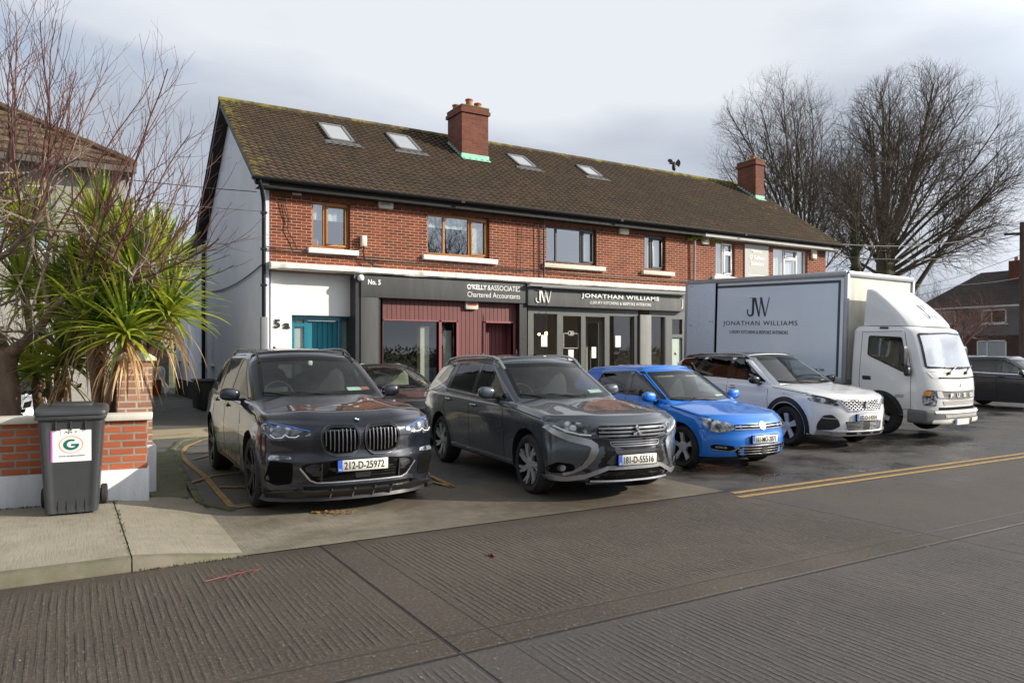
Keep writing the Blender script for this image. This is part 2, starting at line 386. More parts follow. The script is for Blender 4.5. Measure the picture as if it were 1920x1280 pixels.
def concmat(name, a, b, wetamt=0.0, moss=0.0, bump=.006, brush=True, fade=False):
    t = NT(name); X = t.sep()
    big = t.noise(.9, 5, .62); g = t.noise(110, 4, .7); m = t.noise(7, 5, .7)
    c = t.mix(t.rng(t.math('ADD', t.math('MULTIPLY', big, .6), t.math('MULTIPLY', m, .4)), .38, .64), a, b)
    c = t.mix(t.math('MULTIPLY', g, .4), c, tuple(min(1, x*1.5) for x in b))
    if fade == 2: c = t.mix(t.rng(t.math('ADD', X[0], t.math('MULTIPLY', t.noise(1.3, 4), 1.2)), 1.2, 3.2), c, (.20,.175,.13))
    elif fade: c = t.mix(t.rng(t.math('ADD', X[0], t.math('MULTIPLY', t.noise(1.3, 4), 1.2)), 2.3, 5.0, 1, 0), c, t.mix(t.rng(t.math('ADD', t.math('MULTIPLY', big, .6), t.math('MULTIPLY', m, .4)), .38, .64), (.175,.155,.115), (.29,.26,.20)))
    h = t.math('MULTIPLY', g, .8)
    if brush:
        bl = t.noise(1.0, 3, .6, t.comb(t.math('MULTIPLY', X[0], 60.0), t.math('MULTIPLY', X[1], 4.0), 0.0)); h = t.math('ADD', h, t.math('MULTIPLY', bl, .8))
        c = t.mix(t.math('MULTIPLY', t.rng(bl, .5, .75), .35), c, tuple(x*.6 for x in a))
    r = t.rng(m, .3, .7, .65, .85)
    if wetamt:
        w = t.math('MULTIPLY', t.rng(t.noise(.7, 5, .65), .40, .60), wetamt)
        c = t.mix(t.math('MULTIPLY', w, .7), c, tuple(x*.35 for x in a)); r = t.math('SUBTRACT', r, t.math('MULTIPLY', w, .48))
    if moss:
        mo = t.math('MULTIPLY', t.rng(t.noise(2.6, 5, .7), .42, .62), moss); c = t.mix(mo, c, (.06,.075,.02))
    return t.fin(c, r, t.bump(h, .7, bump))
M_road = roadmat()
M_pave = concmat('pale_pavement_concrete', (.185,.165,.125), (.305,.275,.215), moss=.15, fade=2)
M_kerb = concmat('kerb_concrete', (.09,.078,.055), (.17,.15,.11), moss=.5, brush=False)
M_apron = concmat('apron_concrete', (.085,.070,.050), (.155,.130,.096), wetamt=.6, fade=True)
M_fore = concmat('forecourt_concrete', (.075,.072,.068), (.115,.11,.104), wetamt=.45, moss=.1)
M_tarm = concmat('wet_tarmac', (.040,.036,.033), (.072,.065,.058), wetamt=1.15, brush=False, bump=.010)
M_lane = concmat('side_lane_tarmac', (.07,.068,.064), (.12,.115,.10), wetamt=.3, moss=.35, brush=False)
M_moss = concmat('mossy_edge', (.07,.07,.045), (.11,.11,.06), moss=.9)
M_grass = M('verge_grass', (.06,.085,.028), .9, bump=.03, bs=30, var=.5, vs=9)
def yellow(name):
    t = NT(name); f = t.rng(t.noise(14, 6, .75), .40, .56); f2 = t.noise(3, 3)
    c = t.mix(f, (.50,.31,.07), (.36,.22,.06)); c = t.mix(t.rng(t.noise(26, 5, .85), .47, .62), c, (.10,.09,.07))
    return t.fin(c, .7, t.bump(t.noise(110, 4), .5, .004))
M_yel = yellow('worn_yellow_paint')

def sheet(name, pts, z, mat, th=0.0, n=1):
    mb = MB(); mb.face([(x, y, z) for x, y in pts])
    if th:
        k = len(pts)
        for i in range(k):
            a, b = pts[i], pts[(i+1) % k]; mb.face([(a[0],a[1],z-th),(b[0],b[1],z-th),(b[0],b[1],z),(a[0],a[1],z)])
    return mb.build(name, mat, kind='structure', local=True)
# ground base reaching the horizon, then the sheets that lie on it
sheet('ground', [(-900,-900),(900,-900),(900,900),(-900,900)], -.02, M_grass)
sheet('road', [(-60,-9),(140,-9),(140,6.22),(-60,6.22)], 0, M_road)
sheet('forecourt', [(6.62,6.22),(60,6.22),(60,40),(6.62,40)], .0, M_tarm)
sheet('driveway', [(1.0,8.0),(6.62,8.0),(6.62,17.2),(3.9,17.2),(3.9,60),(-12,60),(-12,17),(1.0,17)], .0, M_fore)
sheet('apron', [(1.12,6.22),(6.62,6.22),(6.62,7.9),(5.2,8.05),(3.4,8.3),(1.36,8.38),(1.12,8.1)], .006, M_apron)
sheet('side_lane', [(1.0,14.0),(3.85,14.0),(3.85,31),(-4,31),(-4,17.5),(1.0,17.5)], .006, M_lane)
sheet('sunny_lane_patch', [(.9,15.4),(3.84,15.4),(3.84,17.3),(.9,17.3)], .011, concmat('painted_lane_sunlight', (.24,.2,.13), (.33,.28,.19)))  # sunlight on the dark lane, painted as a paler sheet
# pavement: raised slab that tapers down to the dropped kerb
mb = MB()
xs = [-30,-12,-6,-3,-1,-.3,.42,.43,.7,1.0,1.25]
def pz(x): return .10 if x <= .43 else max(.004, .10*(1-((x-.43)/.8)**1.3) if x < 1.23 else .004)
for i in range(len(xs)-1):
    a, b = xs[i], xs[i+1]
    if a < .42 or a >= .43:
        mb.face([(a,6.30,pz(a)),(b,6.30,pz(b)),(b,8.9,max(pz(b),.05 if b<1.2 else .01)),(a,8.9,max(pz(a),.05))])
mb.build('pavement', M_pave, kind='structure', local=True, smooth=40)
mb = MB()
for i in range(len(xs)-1):
    a, b = xs[i], xs[i+1]
    if a == .42: continue
    A = [(6.20,-.02),(6.215,pz(a)-.018),(6.235,pz(a)-.004),(6.30,pz(a)+.001)]; B = [(6.20,-.02),(6.215,pz(b)-.018),(6.235,pz(b)-.004),(6.30,pz(b)+.001)]
    for j in range(3): mb.face([(a,A[j][0],A[j][1]),(b,B[j][0],B[j][1]),(b,B[j+1][0],B[j+1][1]),(a,A[j+1][0],A[j+1][1])])
mb.build('kerb', M_kerb, kind='structure', local=True, smooth=50)
MB().box(.417,.433,6.22,8.9,-.01,.088).build('pavement_joint', M('dark_joint', (.03,.028,.02), .9), kind='structure', local=True)
# mossy strip along the pillar and the broken edging stones of the driveway
sheet('mossy_strip', [(.82,8.85),(1.16,8.85),(1.42,11.4),(1.62,13.2),(.9,13.2),(.82,10)], .035, M_moss)
def strip_on_ground(mb, pts, w, z):
    P = [Vector((p[0], p[1], 0)) for p in pts]
    L = []; R = []
    for i, p in enumerate(P):
        t = (P[min(i+1, len(P)-1)] - P[max(i-1, 0)]).normalized(); n = Vector((-t.y, t.x, 0))
        L.append(p+n*w/2); R.append(p-n*w/2)
    for i in range(len(P)-1): mb.face([(R[i].x,R[i].y,z),(R[i+1].x,R[i+1].y,z),(L[i+1].x,L[i+1].y,z),(L[i].x,L[i].y,z)])
rk = random.Random(3)
edge = [gr(*p)[:2] for p in [(436,958),(375,945),(352,905),(332,870),(322,845),(340,828),(372,822)]]
mb = MB()
for i in range(len(edge)-1):
    a, b = Vector(edge[i]), Vector(edge[i+1]); n = max(1, int((b-a).length/.5))
    for k in range(n):
        p = a.lerp(b, k/n); q = a.lerp(b, (k+.93)/n)
        mb.bar((p.x,p.y,.008),(q.x,q.y,.008+rk.uniform(-.008,.012)), .08, .06)
mb.build('edging_kerb', M_moss, kind='structure', local=True, bevel=.012)
mb = MB(); strip_on_ground(mb, [gr(*p)[:2] for p in [(438,955),(415,930),(385,895),(352,868),(338,852),(350,838),(378,826),(420,816)]], .075, .013); mb.build('yellow_bay_line', M_yel, kind='structure', local=True)
for px in ([(340,912),(400,893),(470,884)], [(352,851),(400,847)], [(410,914),(470,915)], [(285,820),(360,813)], [(362,862),(402,852)], [(432,955),(470,950)], [(795,912),(812,905),(850,915)], [(806,893),(850,914)]):
    mb = MB(); strip_on_ground(mb, [gr(*p)[:2] for p in px], .07, .017); mb.build('yellow_hatch_line', M_yel, kind='structure', local=True)
mb = MB(); strip_on_ground(mb, [(6.62,6.10),(9,6.11),(20,6.08),(60,6.1)], .085, .005); strip_on_ground(mb, [(6.50,5.90),(9,5.89),(20,5.90),(60,5.9)], .085, .005)
mb.build('double_yellow_line', M_yel, kind='structure', local=True)
# dark wet run-off along the kerb line of the apron
# leaves and twigs lying about
M_leaf = M('fallen_leaf', (.30,.17,.04), .8, var=.5, vs=40)
mb = MB(); rl = random.Random(8)
for i in range(90):
    p = gr(585+rl.gauss(38,24), 963+rl.gauss(0,2.2)); a = rl.random()*6.3; r = rl.uniform(.012,.028)
    mb.face([(p[0]+r*cos(a+k*1.57)*(1 if k%2 else .6), p[1]+r*sin(a+k*1.57)*(1 if k%2 else .6), .012+rl.random()*.012) for k in range(4)])
mb.build('fallen_leaves', M_leaf, label='small drift of golden fallen leaves on the apron in front of the dark car', cat='leaves', kind='stuff')
mb = MB()
P = [Vector(gr(*p))+Vector((0,0,.012)) for p in [(383,1093),(410,1086),(432,1081),(458,1074),(486,1069)]]
mb.tube(P, [.005,.005,.004,.004,.002], 5)
for a, b in ((0,(400,1080)),(1,(422,1092)),(2,(446,1085)),(2,(425,1073)),(3,(470,1080))):
    mb.tube([P[a+1], Vector(gr(*b))+Vector((0,0,.02))], [.005,.002], 4)
mb.build('fallen_twig', M('red_twig_bark', (.15,.045,.03), .7), label='long reddish twig lying on the road near the kerb', cat='twig')
mb = MB()
P = [Vector(gr(*p))+Vector((0,0,.01)) for p in [(918,1043),(922,1040),(928,1046)]]
mb.tube(P, [.01,.014,.006], 5); mb.build('fallen_leaf', M('red_twig_bark', (.30,.07,.045), .7), label='single curled reddish leaf lying in the middle of the road', cat='leaf')

M_weed = M('weed_green', (.06,.065,.03), .8, var=.6, vs=30)
rw_ = random.Random(21)
for nm, pts, n_, lab in (('weeds', [(-.9,8.80),(.70,8.66)], 90, 'tiny weeds along the foot of the garden wall'), ('weeds', [(.42,6.3),(.43,8.7)], 60, 'tiny weeds in the pavement joint by the bin'), ('weeds', [(.45,6.19),(1.3,6.19)], 60, 'moss and grit along the dropped kerb')):
    mb = MB()
    for k in range(n_*2):
        f = rw_.random(); x = pts[0][0]+(pts[1][0]-pts[0][0])*f+rw_.gauss(0,.012); y = pts[0][1]+(pts[1][1]-pts[0][1])*f+rw_.gauss(0,.012); z = (.10 if y > 6.25 and x < .5 else .0); h = rw_.uniform(.005,.028); a = rw_.random()*6.3; w = rw_.uniform(.003,.008)
        mb.face([(x-w*cos(a),y-w*sin(a),z),(x+w*cos(a),y+w*sin(a),z),(x+rw_.gauss(0,.01),y+rw_.gauss(0,.01),z+h)])
    mb.build(nm, M_weed, label=lab, cat='weeds', kind='stuff', weld=False)
mb = MB()
for k in range(700):
    x, y = rw_.uniform(-.8,9), rw_.uniform(2.6,6.1); r = rw_.uniform(.004,.011); a = rw_.random()*6.3; mb.face([(x+r*cos(a+q*1.57)*(1 if q % 2 else .6), y+r*sin(a+q*1.57), .003+.004*(q == 1)) for q in range(4)])
mb.build('grit', M('pale_grit', (.20,.18,.15), .9, var=.6, vs=50), label='pale grit and tiny litter scattered over the road surface', cat='grit', kind='stuff', weld=False)
# ------------------------------------------------------------------ the terrace
YF = 17.06; RX = 13.5
M_brick = brickmat('red_facing_brick', (.085,.016,.008), (.245,.052,.022), (.50,.31,.195), bw=.222, bh=.068, ms=.0085)
M_brickdark = brickmat('chimney_brick', (.12,.032,.018), (.21,.06,.036), (.16,.09,.06), dirt=.5)
def gablemat():
    t = NT('gable_render'); X = t.sep(); n = t.noise(.7, 5, .65); c = t.mix(t.rng(n, .35, .7), (.66,.71,.80), (.56,.61,.70))
    st = t.noise(1.0, 4, .7, t.comb(0.0, t.math('MULTIPLY', X[1], 5.0), t.math('MULTIPLY', X[2], .35))); c = t.mix(t.math('MULTIPLY', t.rng(st, .56, .75), .35), c, (.40,.42,.46))
    c = t.mix(t.math('MULTIPLY', t.rng(t.noise(5, 6, .75), .55, .72), t.rng(X[2], 3.5, .4, .1, .5)), c, (.36,.35,.33))
    return t.fin(c, .9, t.bump(t.noise(60, 4, .7), .7, .010))
M_white = rendermat('white_render', (.80,.79,.76), dirt=.10)
M_gable = gablemat()
M_ledge = rendermat('weathered_white_ledge', (.76,.74,.69), dirt=.75, bs=30, bump=.02, stain=(.22,.21,.18))
M_black = M('black_paint', (.018,.018,.02), .45)
M_gutter = M('black_gutter_plastic', (.012,.012,.013), .55, spec=.2)
M_grey = rendermat('charcoal_grey_render', (.070,.073,.073), dirt=.10)
M_greyl = rendermat('zinc_grey_fascia', (.115,.12,.118), dirt=.25, bump=.001)
M_dkgrey = M('dark_grey_frame', (.055,.06,.058), .4)
M_slate = M('anthracite_aluminium', (.10,.108,.104), .42, bump=.001)
M_whitep = M('white_gloss_paint', (.80,.80,.78), .35)
M_upvc = M('white_upvc', (.82,.83,.84), .25, coat=.3)
M_oak = M('golden_oak_frame', (.36,.15,.035), .4, var=.3, vs=20)
M_win = M('dark_bronze_frame', (.05,.045,.04), .4)
M_teal = M('teal_gloss_paint', (.0,.16,.22), .3, coat=.4)
M_copper = M('verdigris_copper', (.26,.55,.42), .7, var=.3, vs=10)
M_terra = M('terracotta_pot', (.36,.14,.07), .85, var=.3)
M_glass = glassmat('window_glass', (.82,.87,.86), refl=7)
M_glassd = glassmat('shop_glass', (.90,.91,.88), refl=1.8)
M_cream = M('cream_plastic', (.62,.60,.50), .45)
M_cable = M('black_cable', (.015,.015,.015), .5)
def boardmat(name, col, w=.1):
    t = NT(name); X = t.sep(); u = t.math('FRACT', t.math('DIVIDE', X[0], w))
    g = t.math('MINIMUM', t.rng(u, 0, .09), t.rng(u, 1, .91)); n = t.noise(1, 4, .6, t.comb(t.math('MULTIPLY', X[0], 30.0), 0.0, t.math('MULTIPLY', X[2], 1.5)))
    cell = t.n('ShaderNodeTexWhiteNoise', noise_dimensions='1D', ins={'W': t.math('FLOOR', t.math('DIVIDE', X[0], w))}).outputs[0]
    c = t.mix(t.rng(n, .3, .7), tuple(x*.75 for x in col), tuple(x*1.2 for x in col)); c = t.mix(t.math('MULTIPLY', cell, .3), c, tuple(x*1.6 for x in col))
    c = t.mix(t.math('SUBTRACT', 1.0, g), c, tuple(x*.2 for x in col))
    return t.fin(c, .6, t.bump(g, .9, .012))
M_maroon = boardmat('maroon_boarding', (.135,.038,.036), .118)
M_tealb = boardmat('teal_door_boarding', (.0,.17,.23), .12)
def tilemat():
    t = NT('brown_concrete_tiles'); X = t.sep()
    n = t.noise(22, 5, .7); b = t.noise(.8, 5, .65)
    cell = t.n('ShaderNodeTexWhiteNoise', noise_dimensions='2D', ins={'Vector': t.comb(t.math('FLOOR', t.math('DIVIDE', X[0], .2)), t.math('FLOOR', t.math('DIVIDE', X[2], .11)), 0.0)}).outputs[0]
    c = t.mix(t.rng(n, .3, .7), (.034,.020,.011), (.088,.056,.032)); c = t.mix(t.math('MULTIPLY', cell, .35), c, (.125,.085,.05)); c = t.mix(t.rng(t.noise(11, 5, .8), .60, .72, 0, .55), c, (.13,.11,.03))
    c = t.mix(t.math('MULTIPLY', t.rng(b, .42, .68), .55), c, (.035,.028,.022))
    # moss gathers at the left verge, along the ridge and on the right hand end
    mv = t.math('ADD', t.math('ADD', t.rng(X[0], -9.95, -9.3, .27, 0), t.rng(X[2], 8.05, 8.4, 0, .24)), t.rng(X[0], 4, 10.2, 0, .16))
    mo = t.rng(t.math('ADD', t.noise(3.2, 6, .75), t.math('MULTIPLY', mv, .8)), .66, .80)
    c = t.mix(mo, c, t.mix(t.noise(9, 3), (.10,.10,.016), (.26,.23,.035)))
    return t.fin(c, .9, t.bump(n, .6, .01))
M_tile = tilemat()

terr = thing('terraced_building', (RX, YF, 0), 'two storey red brick terrace with brown tiled roof and three shop fronts', 'building')
def part(name, mb, mat, parent=None, **k): return mb.build(name, mat, parent or terr, **k)

ups = [(4.85,5.76,4.05,5.13), (7.74,9.52,4.09,5.13), (11.3,13.02,4.12,5.13), (14.81,15.64,4.12,5.15), (17.76,18.62,4.10,5.20), (20.45,22.22,4.10,5.20)]
def wall_holes(mb, x0, x1, z0, z1, holes, y, depth):
    xs = sorted({x0, x1} | {h[0] for h in holes} | {h[1] for h in holes}); zs = sorted({z0, z1} | {h[2] for h in holes} | {h[3] for h in holes})
    for i in range(len(xs)-1):
        for j in range(len(zs)-1):
            cx, cz = (xs[i]+xs[i+1])/2, (zs[j]+zs[j+1])/2
            if any(h[0] < cx < h[1] and h[2] < cz < h[3] for h in holes): continue
            mb.face([(xs[i],y,zs[j]),(xs[i+1],y,zs[j]),(xs[i+1],y,zs[j+1]),(xs[i],y,zs[j+1])])
    for a, b, c, d in holes:
        e = y+depth
        mb.face([(a,y,c),(a,e,c),(a,e,d),(a,y,d)]); mb.face([(b,y,c),(b,y,d),(b,e,d),(b,e,c)])
        mb.face([(a,y,c),(b,y,c),(b,e,c),(a,e,c)]); mb.face([(a,y,d),(a,e,d),(b,e,d),(b,y,d)])
mb = MB(); wall_holes(mb, 3.90, 23.2, 3.45, 5.45, ups, YF, .16)
mb.face([(23.2,YF,0),(23.2,25,0),(23.2,25,5.4),(23.2,YF,5.4)]); mb.face([(23.2,YF,5.4),(23.2,25,5.4),(23.2,21.04,8.2)])
part('brick_wall', mb, M_brick, weld=False)
part('soldier_course', MB().box(3.92,23.19,YF-.012,YF+.05,5.16,5.45), brickmat('eaves_brick', (.13,.05,.03), (.20,.075,.045), (.17,.10,.06), bw=.08, bh=.25))
# gable wall and the rear wing on the left
mb = MB()
G = [(17.06,0),(32.7,0),(32.7,5.15),(25.1,5.2),(25.05,5.33),(21.04,8.18),(17.06,5.46)]
mb.face([(3.82,y,z) for y,z in G])
mb.face([(3.82,YF,0),(3.82,YF,5.46),(3.90,YF,5.46),(3.90,YF,0)]); mb.face([(3.82,32.7,0),(12,32.7,0),(12,32.7,5.15),(3.82,32.7,5.15)])
part('gable_wall', mb, M_gable)
part('plinth', MB().box(3.80,3.83,22.2,32.72,0,.62), M('black_bitumen_plinth', (.012,.012,.014), .7))
for y, z in ((31.5,1.35),(29.2,1.32),(25.9,1.30),(24.0,1.28)):
    part('side_sill', MB().box(3.70,3.82,y-.28,y+.28,z-.05,z), M_whitep)
for y in (31.5, 29.2, 24.0): part('blocked_window', MB().box(3.808,3.826,y-.22,y+.22,1.28,2.35), M('bluish_panel', (.50,.54,.62), .5))
# roof: stepped tile courses with rolls, verge, barge boards
def tile_slope(x0, x1, y0, z0, y1, z1, rows, per, sub=4, flip=False):
    mb = MB(); n = int((x1-x0)/per*sub); S = Vector((0, y1-y0, z1-z0)); Lg = S.length; d = S/Lg; nn = Vector((0, -d.z, d.y))
    if nn.z < 0: nn = -nn
    r_ = random.Random(5)
    for r in range(rows):
        sA = r/rows*Lg; sB = (r+1.06)/rows*Lg
        base = len(mb.v); wob = [r_.uniform(-.004,.004) for _ in range(int(n/sub)+2)]
        for row, (s_, h) in enumerate(((sA, -.01),(sA, .042),(sB, .004))):
            for i in range(n+1):
                x = x0+(x1-x0)*i/n; ph = i % sub
                roll = (0, .026, .028, .008)[ph] if sub == 4 else 0
                hh = h + (roll if row else 0) + (wob[i//sub] if row == 1 else 0)
                p = Vector((x, y0, z0)) + d*(s_ + (wob[i//sub] if row < 2 else 0)) + nn*hh
                mb.v.append(tuple(p))
        for row in range(2):
            for i in range(n):
                a = base+row*(n+1)+i; mb.f.append((a, a+1, a+n+2, a+n+1)); mb.m.append(0)
    return mb
E0 = (16.70, 5.42); R0 = (21.04, 8.36)
roof = part('roof', tile_slope(3.50, 23.62, E0[0], E0[1], R0[0], R0[1], 27, .2), M_tile, weld=False)
part('roof_rear', MB().face([(3.50,R0[0],R0[1]-.01),(23.62,R0[0],R0[1]-.01),(23.62,25.35,5.40),(3.50,25.35,5.40)]).face([(3.50,25.35,5.40),(12,25.35,5.40),(12,33.1,5.22),(3.50,33.1,5.22)]), M_tile)
mb = MB()
for k in range(45):
    x = 3.5+k*20.12/45; mb.tube([(x,R0[0],R0[1]+.0),(x+.46,R0[0],R0[1]+.005)], .085, 10)
part('ridge_tiles', mb, M_tile, roof, smooth=40)
th = .14
mb = MB().poly([(E0[0]+.02,E0[1]-.01),(R0[0],R0[1]-.03),(25.30,5.39),(25.30,5.39-th),(R0[0],R0[1]-.03-th*1.25),(E0[0]+.02,E0[1]-.01-th)], 'x', 3.53, 3.82)
mb.poly([(25.3,5.40),(33.1,5.2),(33.1,5.05),(25.3,5.22)], 'x', 3.53, 3.82)
part('verge_soffit', mb, M('black_soffit_board', (.014,.014,.016), .6), roof)
mb = MB(); mb.poly([(E0[0]+.02,E0[1]-.01),(R0[0],R0[1]-.03),(25.30,5.39),(25.30,5.39-th),(R0[0],R0[1]-.03-th*1.25),(E0[0]+.02,E0[1]-.01-th)], 'x', 23.2, 23.6)
part('verge_soffit', mb, M('black_soffit_board', (.014,.014,.016), .6), roof)
mb = MB().box(3.6,17.0,16.74,16.76,5.24,5.42).box(3.6,17.0,16.76,YF,5.245,5.255)
part('fascia_board', mb, M('dark_fascia_paint', (.014,.013,.013), .6, spec=.2), roof)
part('fascia_board', MB().box(17.0,23.6,16.735,16.76,5.24,5.33).box(17.0,23.6,16.76,YF,5.245,5.255), rendermat('grey_white_fascia', (.52,.52,.50), dirt=.6), roof)
mb = MB()
for k in range(4):
    a = 3.45 + k*5.06; b = a+5.06
    pr = [(cos(t_)*.065, sin(t_)*.065) for t_ in [pi+pi*i/8 for i in range(9)]]
    for i in range(8):
        mb.face([(a,16.66+pr[i][0],5.43+pr[i][1]),(b,16.66+pr[i][0],5.43+pr[i][1]),(b,16.66+pr[i+1][0],5.43+pr[i+1][1]),(a,16.66+pr[i+1][0],5.43+pr[i+1][1])])
    mb.box(b-.05,b+.05,16.585,16.60,5.36,5.44)
mb.box(3.45,23.68,16.59,16.60,5.42,5.44)
part('gutter', mb, M_gutter, roof, smooth=40)
# chimneys
def chimney(x0, x1, y0, y1, ztop, zbase, pots):
    ch = part('chimney', MB().box(x0,x1,y0,y1,zbase,ztop-.18).box(x0-.05,x1+.05,y0-.05,y1+.05,ztop-.18,ztop-.08).box(x0-.02,x1+.02,y0-.02,y1+.02,ztop-.08,ztop), M_brickdark, roof)
    t_ = M('mossy_mortar', (.11,.11,.03), .95, var=.6, vs=14, bump=.03, bs=25)
    mbm = MB(); mbm.poly([(x0-.03,y0-.03),(x1+.03,y0-.03),(x1+.03,y1+.03),(x0-.03,y1+.03)], 'z', ztop, ztop+.05); part('capping', mbm, t_, roof, bevel=.02)
    for cx, cy, h in pots: part('chimney_pot', MB().lathe([(.10,0),(.115,.02),(.105,.05),(.10,h-.05),(.12,h-.03),(.12,h),(.09,h),(.085,h-.12)], (cx,cy,ztop+.03), n=18), M_terra, roof, smooth=40)
    zf = E0[1]+(y0-E0[0])*.678
    part('copper_flashing', MB().box(x0-.02,x1+.02,y0-.02,y0+.03,zf-.02,zf+.17).face([(x0-.03,y0-.14,zf-.03),(x1+.03,y0-.14,zf-.03),(x1+.03,y0-.01,zf+.06),(x0-.03,y0-.01,zf+.06)]), M_copper, roof)
    mb = MB(); k = 7
    for i in range(k):
        ya = y0+(y1-y0)*i/k; zz = E0[1]+(ya-E0[0])*.678; mb.box(x0-.018,x0+.01,ya,ya+(y1-y0)/k*.93,zz,zz+.15)
    part('stepped_flashing', mb, M_copper, roof)
chimney(9.95, 10.83, 19.48, 20.42, 8.86, 6.9, [(10.12,20.2,.2),(10.28,19.66,.24),(10.62,19.75,.2)])
chimney(22.74, 23.2, 19.79, 20.7, 9.05, 7.2, [(22.93,20.1,.2)])
# roof lights
def rz(y): return E0[1]+(y-E0[0])*.677
for x0, x1, y0, y1 in ((5.93,6.64,19.26,20.32),(7.90,8.63,19.34,20.38),(11.86,12.52,19.44,20.22),(14.52,15.16,19.52,20.22)):
    def q(x, y, h): return (x, y-h*.55, rz(y)+h*.8)
    mb = MB(); w = .07
    for a, b, c_, d_ in ((x0,x1,y0,y0+w),(x0,x1,y1-w,y1),(x0,x0+w,y0,y1),(x1-w,x1,y0,y1)):
        lo = [q(a,c_,.03),q(b,c_,.03),q(b,d_,.03),q(a,d_,.03)]; hi = [q(a,c_,.10),q(b,c_,.10),q(b,d_,.10),q(a,d_,.10)]
        mb.face(hi)
        for i in range(4): mb.face([lo[i],lo[(i+1)%4],hi[(i+1)%4],hi[i]])
    sk = part('skylight', mb, M('grey_skylight_frame', (.22,.23,.24), .35, metal=.3), weld=False)
    part('pane', MB().face([q(x0+w,y0+w,.075),q(x1-w,y0+w,.075),q(x1-w,y1-w,.075),q(x0+w,y1-w,.075)]), M('sky_lit_glass', (.50,.53,.56), .04, spec=1.0, var=.02, coat=1), sk)
    part('apron_flashing', MB().face([q(x0-.18,y0-.20,.055),q(x1+.18,y0-.20,.055),q(x1+.1,y0,.06),q(x0-.1,y0,.06)]), M('lead_flashing', (.10,.10,.10), .6), sk)

# upstairs windows
M_room = M('dim_room', (.05,.045,.04), .9)
M_blind = M('cream_blind', (.62,.62,.58), .8); M_curt = M('blue_white_curtain', (.58,.66,.72), .85)
part('upper_rooms', MB().face([(4,18.6,3.7),(23,18.6,3.7),(23,18.6,5.4),(4,18.6,5.4)]).face([(4,YF+.17,3.7),(23,YF+.17,3.7),(23,18.6,3.7),(4,18.6,3.7)]).face([(4,YF+.17,5.4),(23,YF+.17,5.4),(23,18.6,5.4),(4,18.6,5.4)])
     .face([(6.6,YF+.17,3.7),(6.6,18.6,3.7),(6.6,18.6,5.4),(6.6,YF+.17,5.4)]).face([(14,YF+.17,3.7),(14,18.6,3.7),(14,18.6,5.4),(14,YF+.17,5.4)]), M_room, weld=False)
def window(x0, x1, z0, z1, mull, mat, yy=YF+.09, fw=.06, casements=(), trans=()):
    mb = MB().box(x0,x1,yy,yy+.07,z0,z0+fw).box(x0,x1,yy,yy+.07,z1-fw,z1).box(x0,x0+fw,yy,yy+.07,z0+fw,z1-fw).box(x1-fw,x1,yy,yy+.07,z0+fw,z1-fw)
    for m in mull: mb.box(m-fw/2,m+fw/2,yy+.001,yy+.069,z0+fw,z1-fw)
    for a, b, z in trans: mb.box(a,b,yy+.002,yy+.068,z-.025,z+.025)
    for a, b, c_, d_ in casements:
        g = .045
        for q_ in ((a,b,c_,c_+g),(a,b,d_-g,d_),(a,a+g,c_+g,d_-g),(b-g,b,c_+g,d_-g)): mb.box(q_[0],q_[1],yy-.025,yy+.01,q_[2],q_[3])
    w = part('window', MB(), mat) if False else None
    w = part('window', mb, mat, bevel=.004, seg=1)
    part('pane', MB().face([(x0+fw/2,yy+.035,z0+fw/2),(x1-fw/2,yy+.035,z0+fw/2),(x1-fw/2,yy+.035,z1-fw/2),(x0+fw/2,yy+.035,z1-fw/2)]), M_glass, w)
    return w
def curtain(w, x0, x1, z0, z1, mat, y=YF+.20, amp=.02, n=18, name='curtain'):
    mb = MB()
    for i in range(n):
        a = x0+(x1-x0)*i/n; b = x0+(x1-x0)*(i+1)/n; mb.face([(a,y+amp*sin(i*1.9),z0),(b,y+amp*sin((i+1)*1.9),z0),(b,y+amp*sin((i+1)*1.9),z1),(a,y+amp*sin(i*1.9),z1)])
    part(name, mb, mat, w, smooth=60)
w = window(*ups[0], [5.17], M_oak, casements=[(5.2,5.70,4.11,5.07)]); curtain(w, 4.86, 5.75, 4.72, 5.1, M_curt); part('window_ornament', MB().blob((5.0,YF+.3,4.2),(.09,.05,.09)), M('pink_cloth', (.7,.25,.25), .8), w, smooth=60)
w = window(*ups[1], [8.24,8.97], M_oak, casements=[(9.0,9.46,4.15,5.07)]); curtain(w, 7.75, 8.95, 4.80, 5.1, M_curt); curtain(w, 9.0, 9.5, 4.1, 5.1, M_blind, amp=.002, name='blind')
w = window(*ups[2], [11.69,12.55], M_win, fw=.055, casements=[(12.58,12.96,4.18,5.07)]); curtain(w, 12.57, 13.0, 4.13, 5.1, M_blind, amp=.003, name='blind')
w = window(*ups[3], [15.12], M_win, fw=.055, casements=[(15.15,15.58,4.18,5.09)]); curtain(w, 14.83, 15.6, 4.13, 5.13, M_blind, amp=.003, name='blind')
w = window(*ups[4], [18.17], M_upvc, casements=[(18.19,18.56,4.16,4.82),(18.19,18.56,4.85,5.14)], trans=[(18.17,18.6,4.83)]); curtain(w, 17.78, 18.6, 4.12, 5.17, M_blind, n=24, name='blind')
w = window(*ups[5], [21.12,21.75], M_upvc, casements=[(21.14,21.73,4.86,5.14)], trans=[(21.12,21.75,4.84)]); curtain(w, 20.47, 22.2, 4.12, 5.17, M_blind, n=40, amp=.012, name='blind')
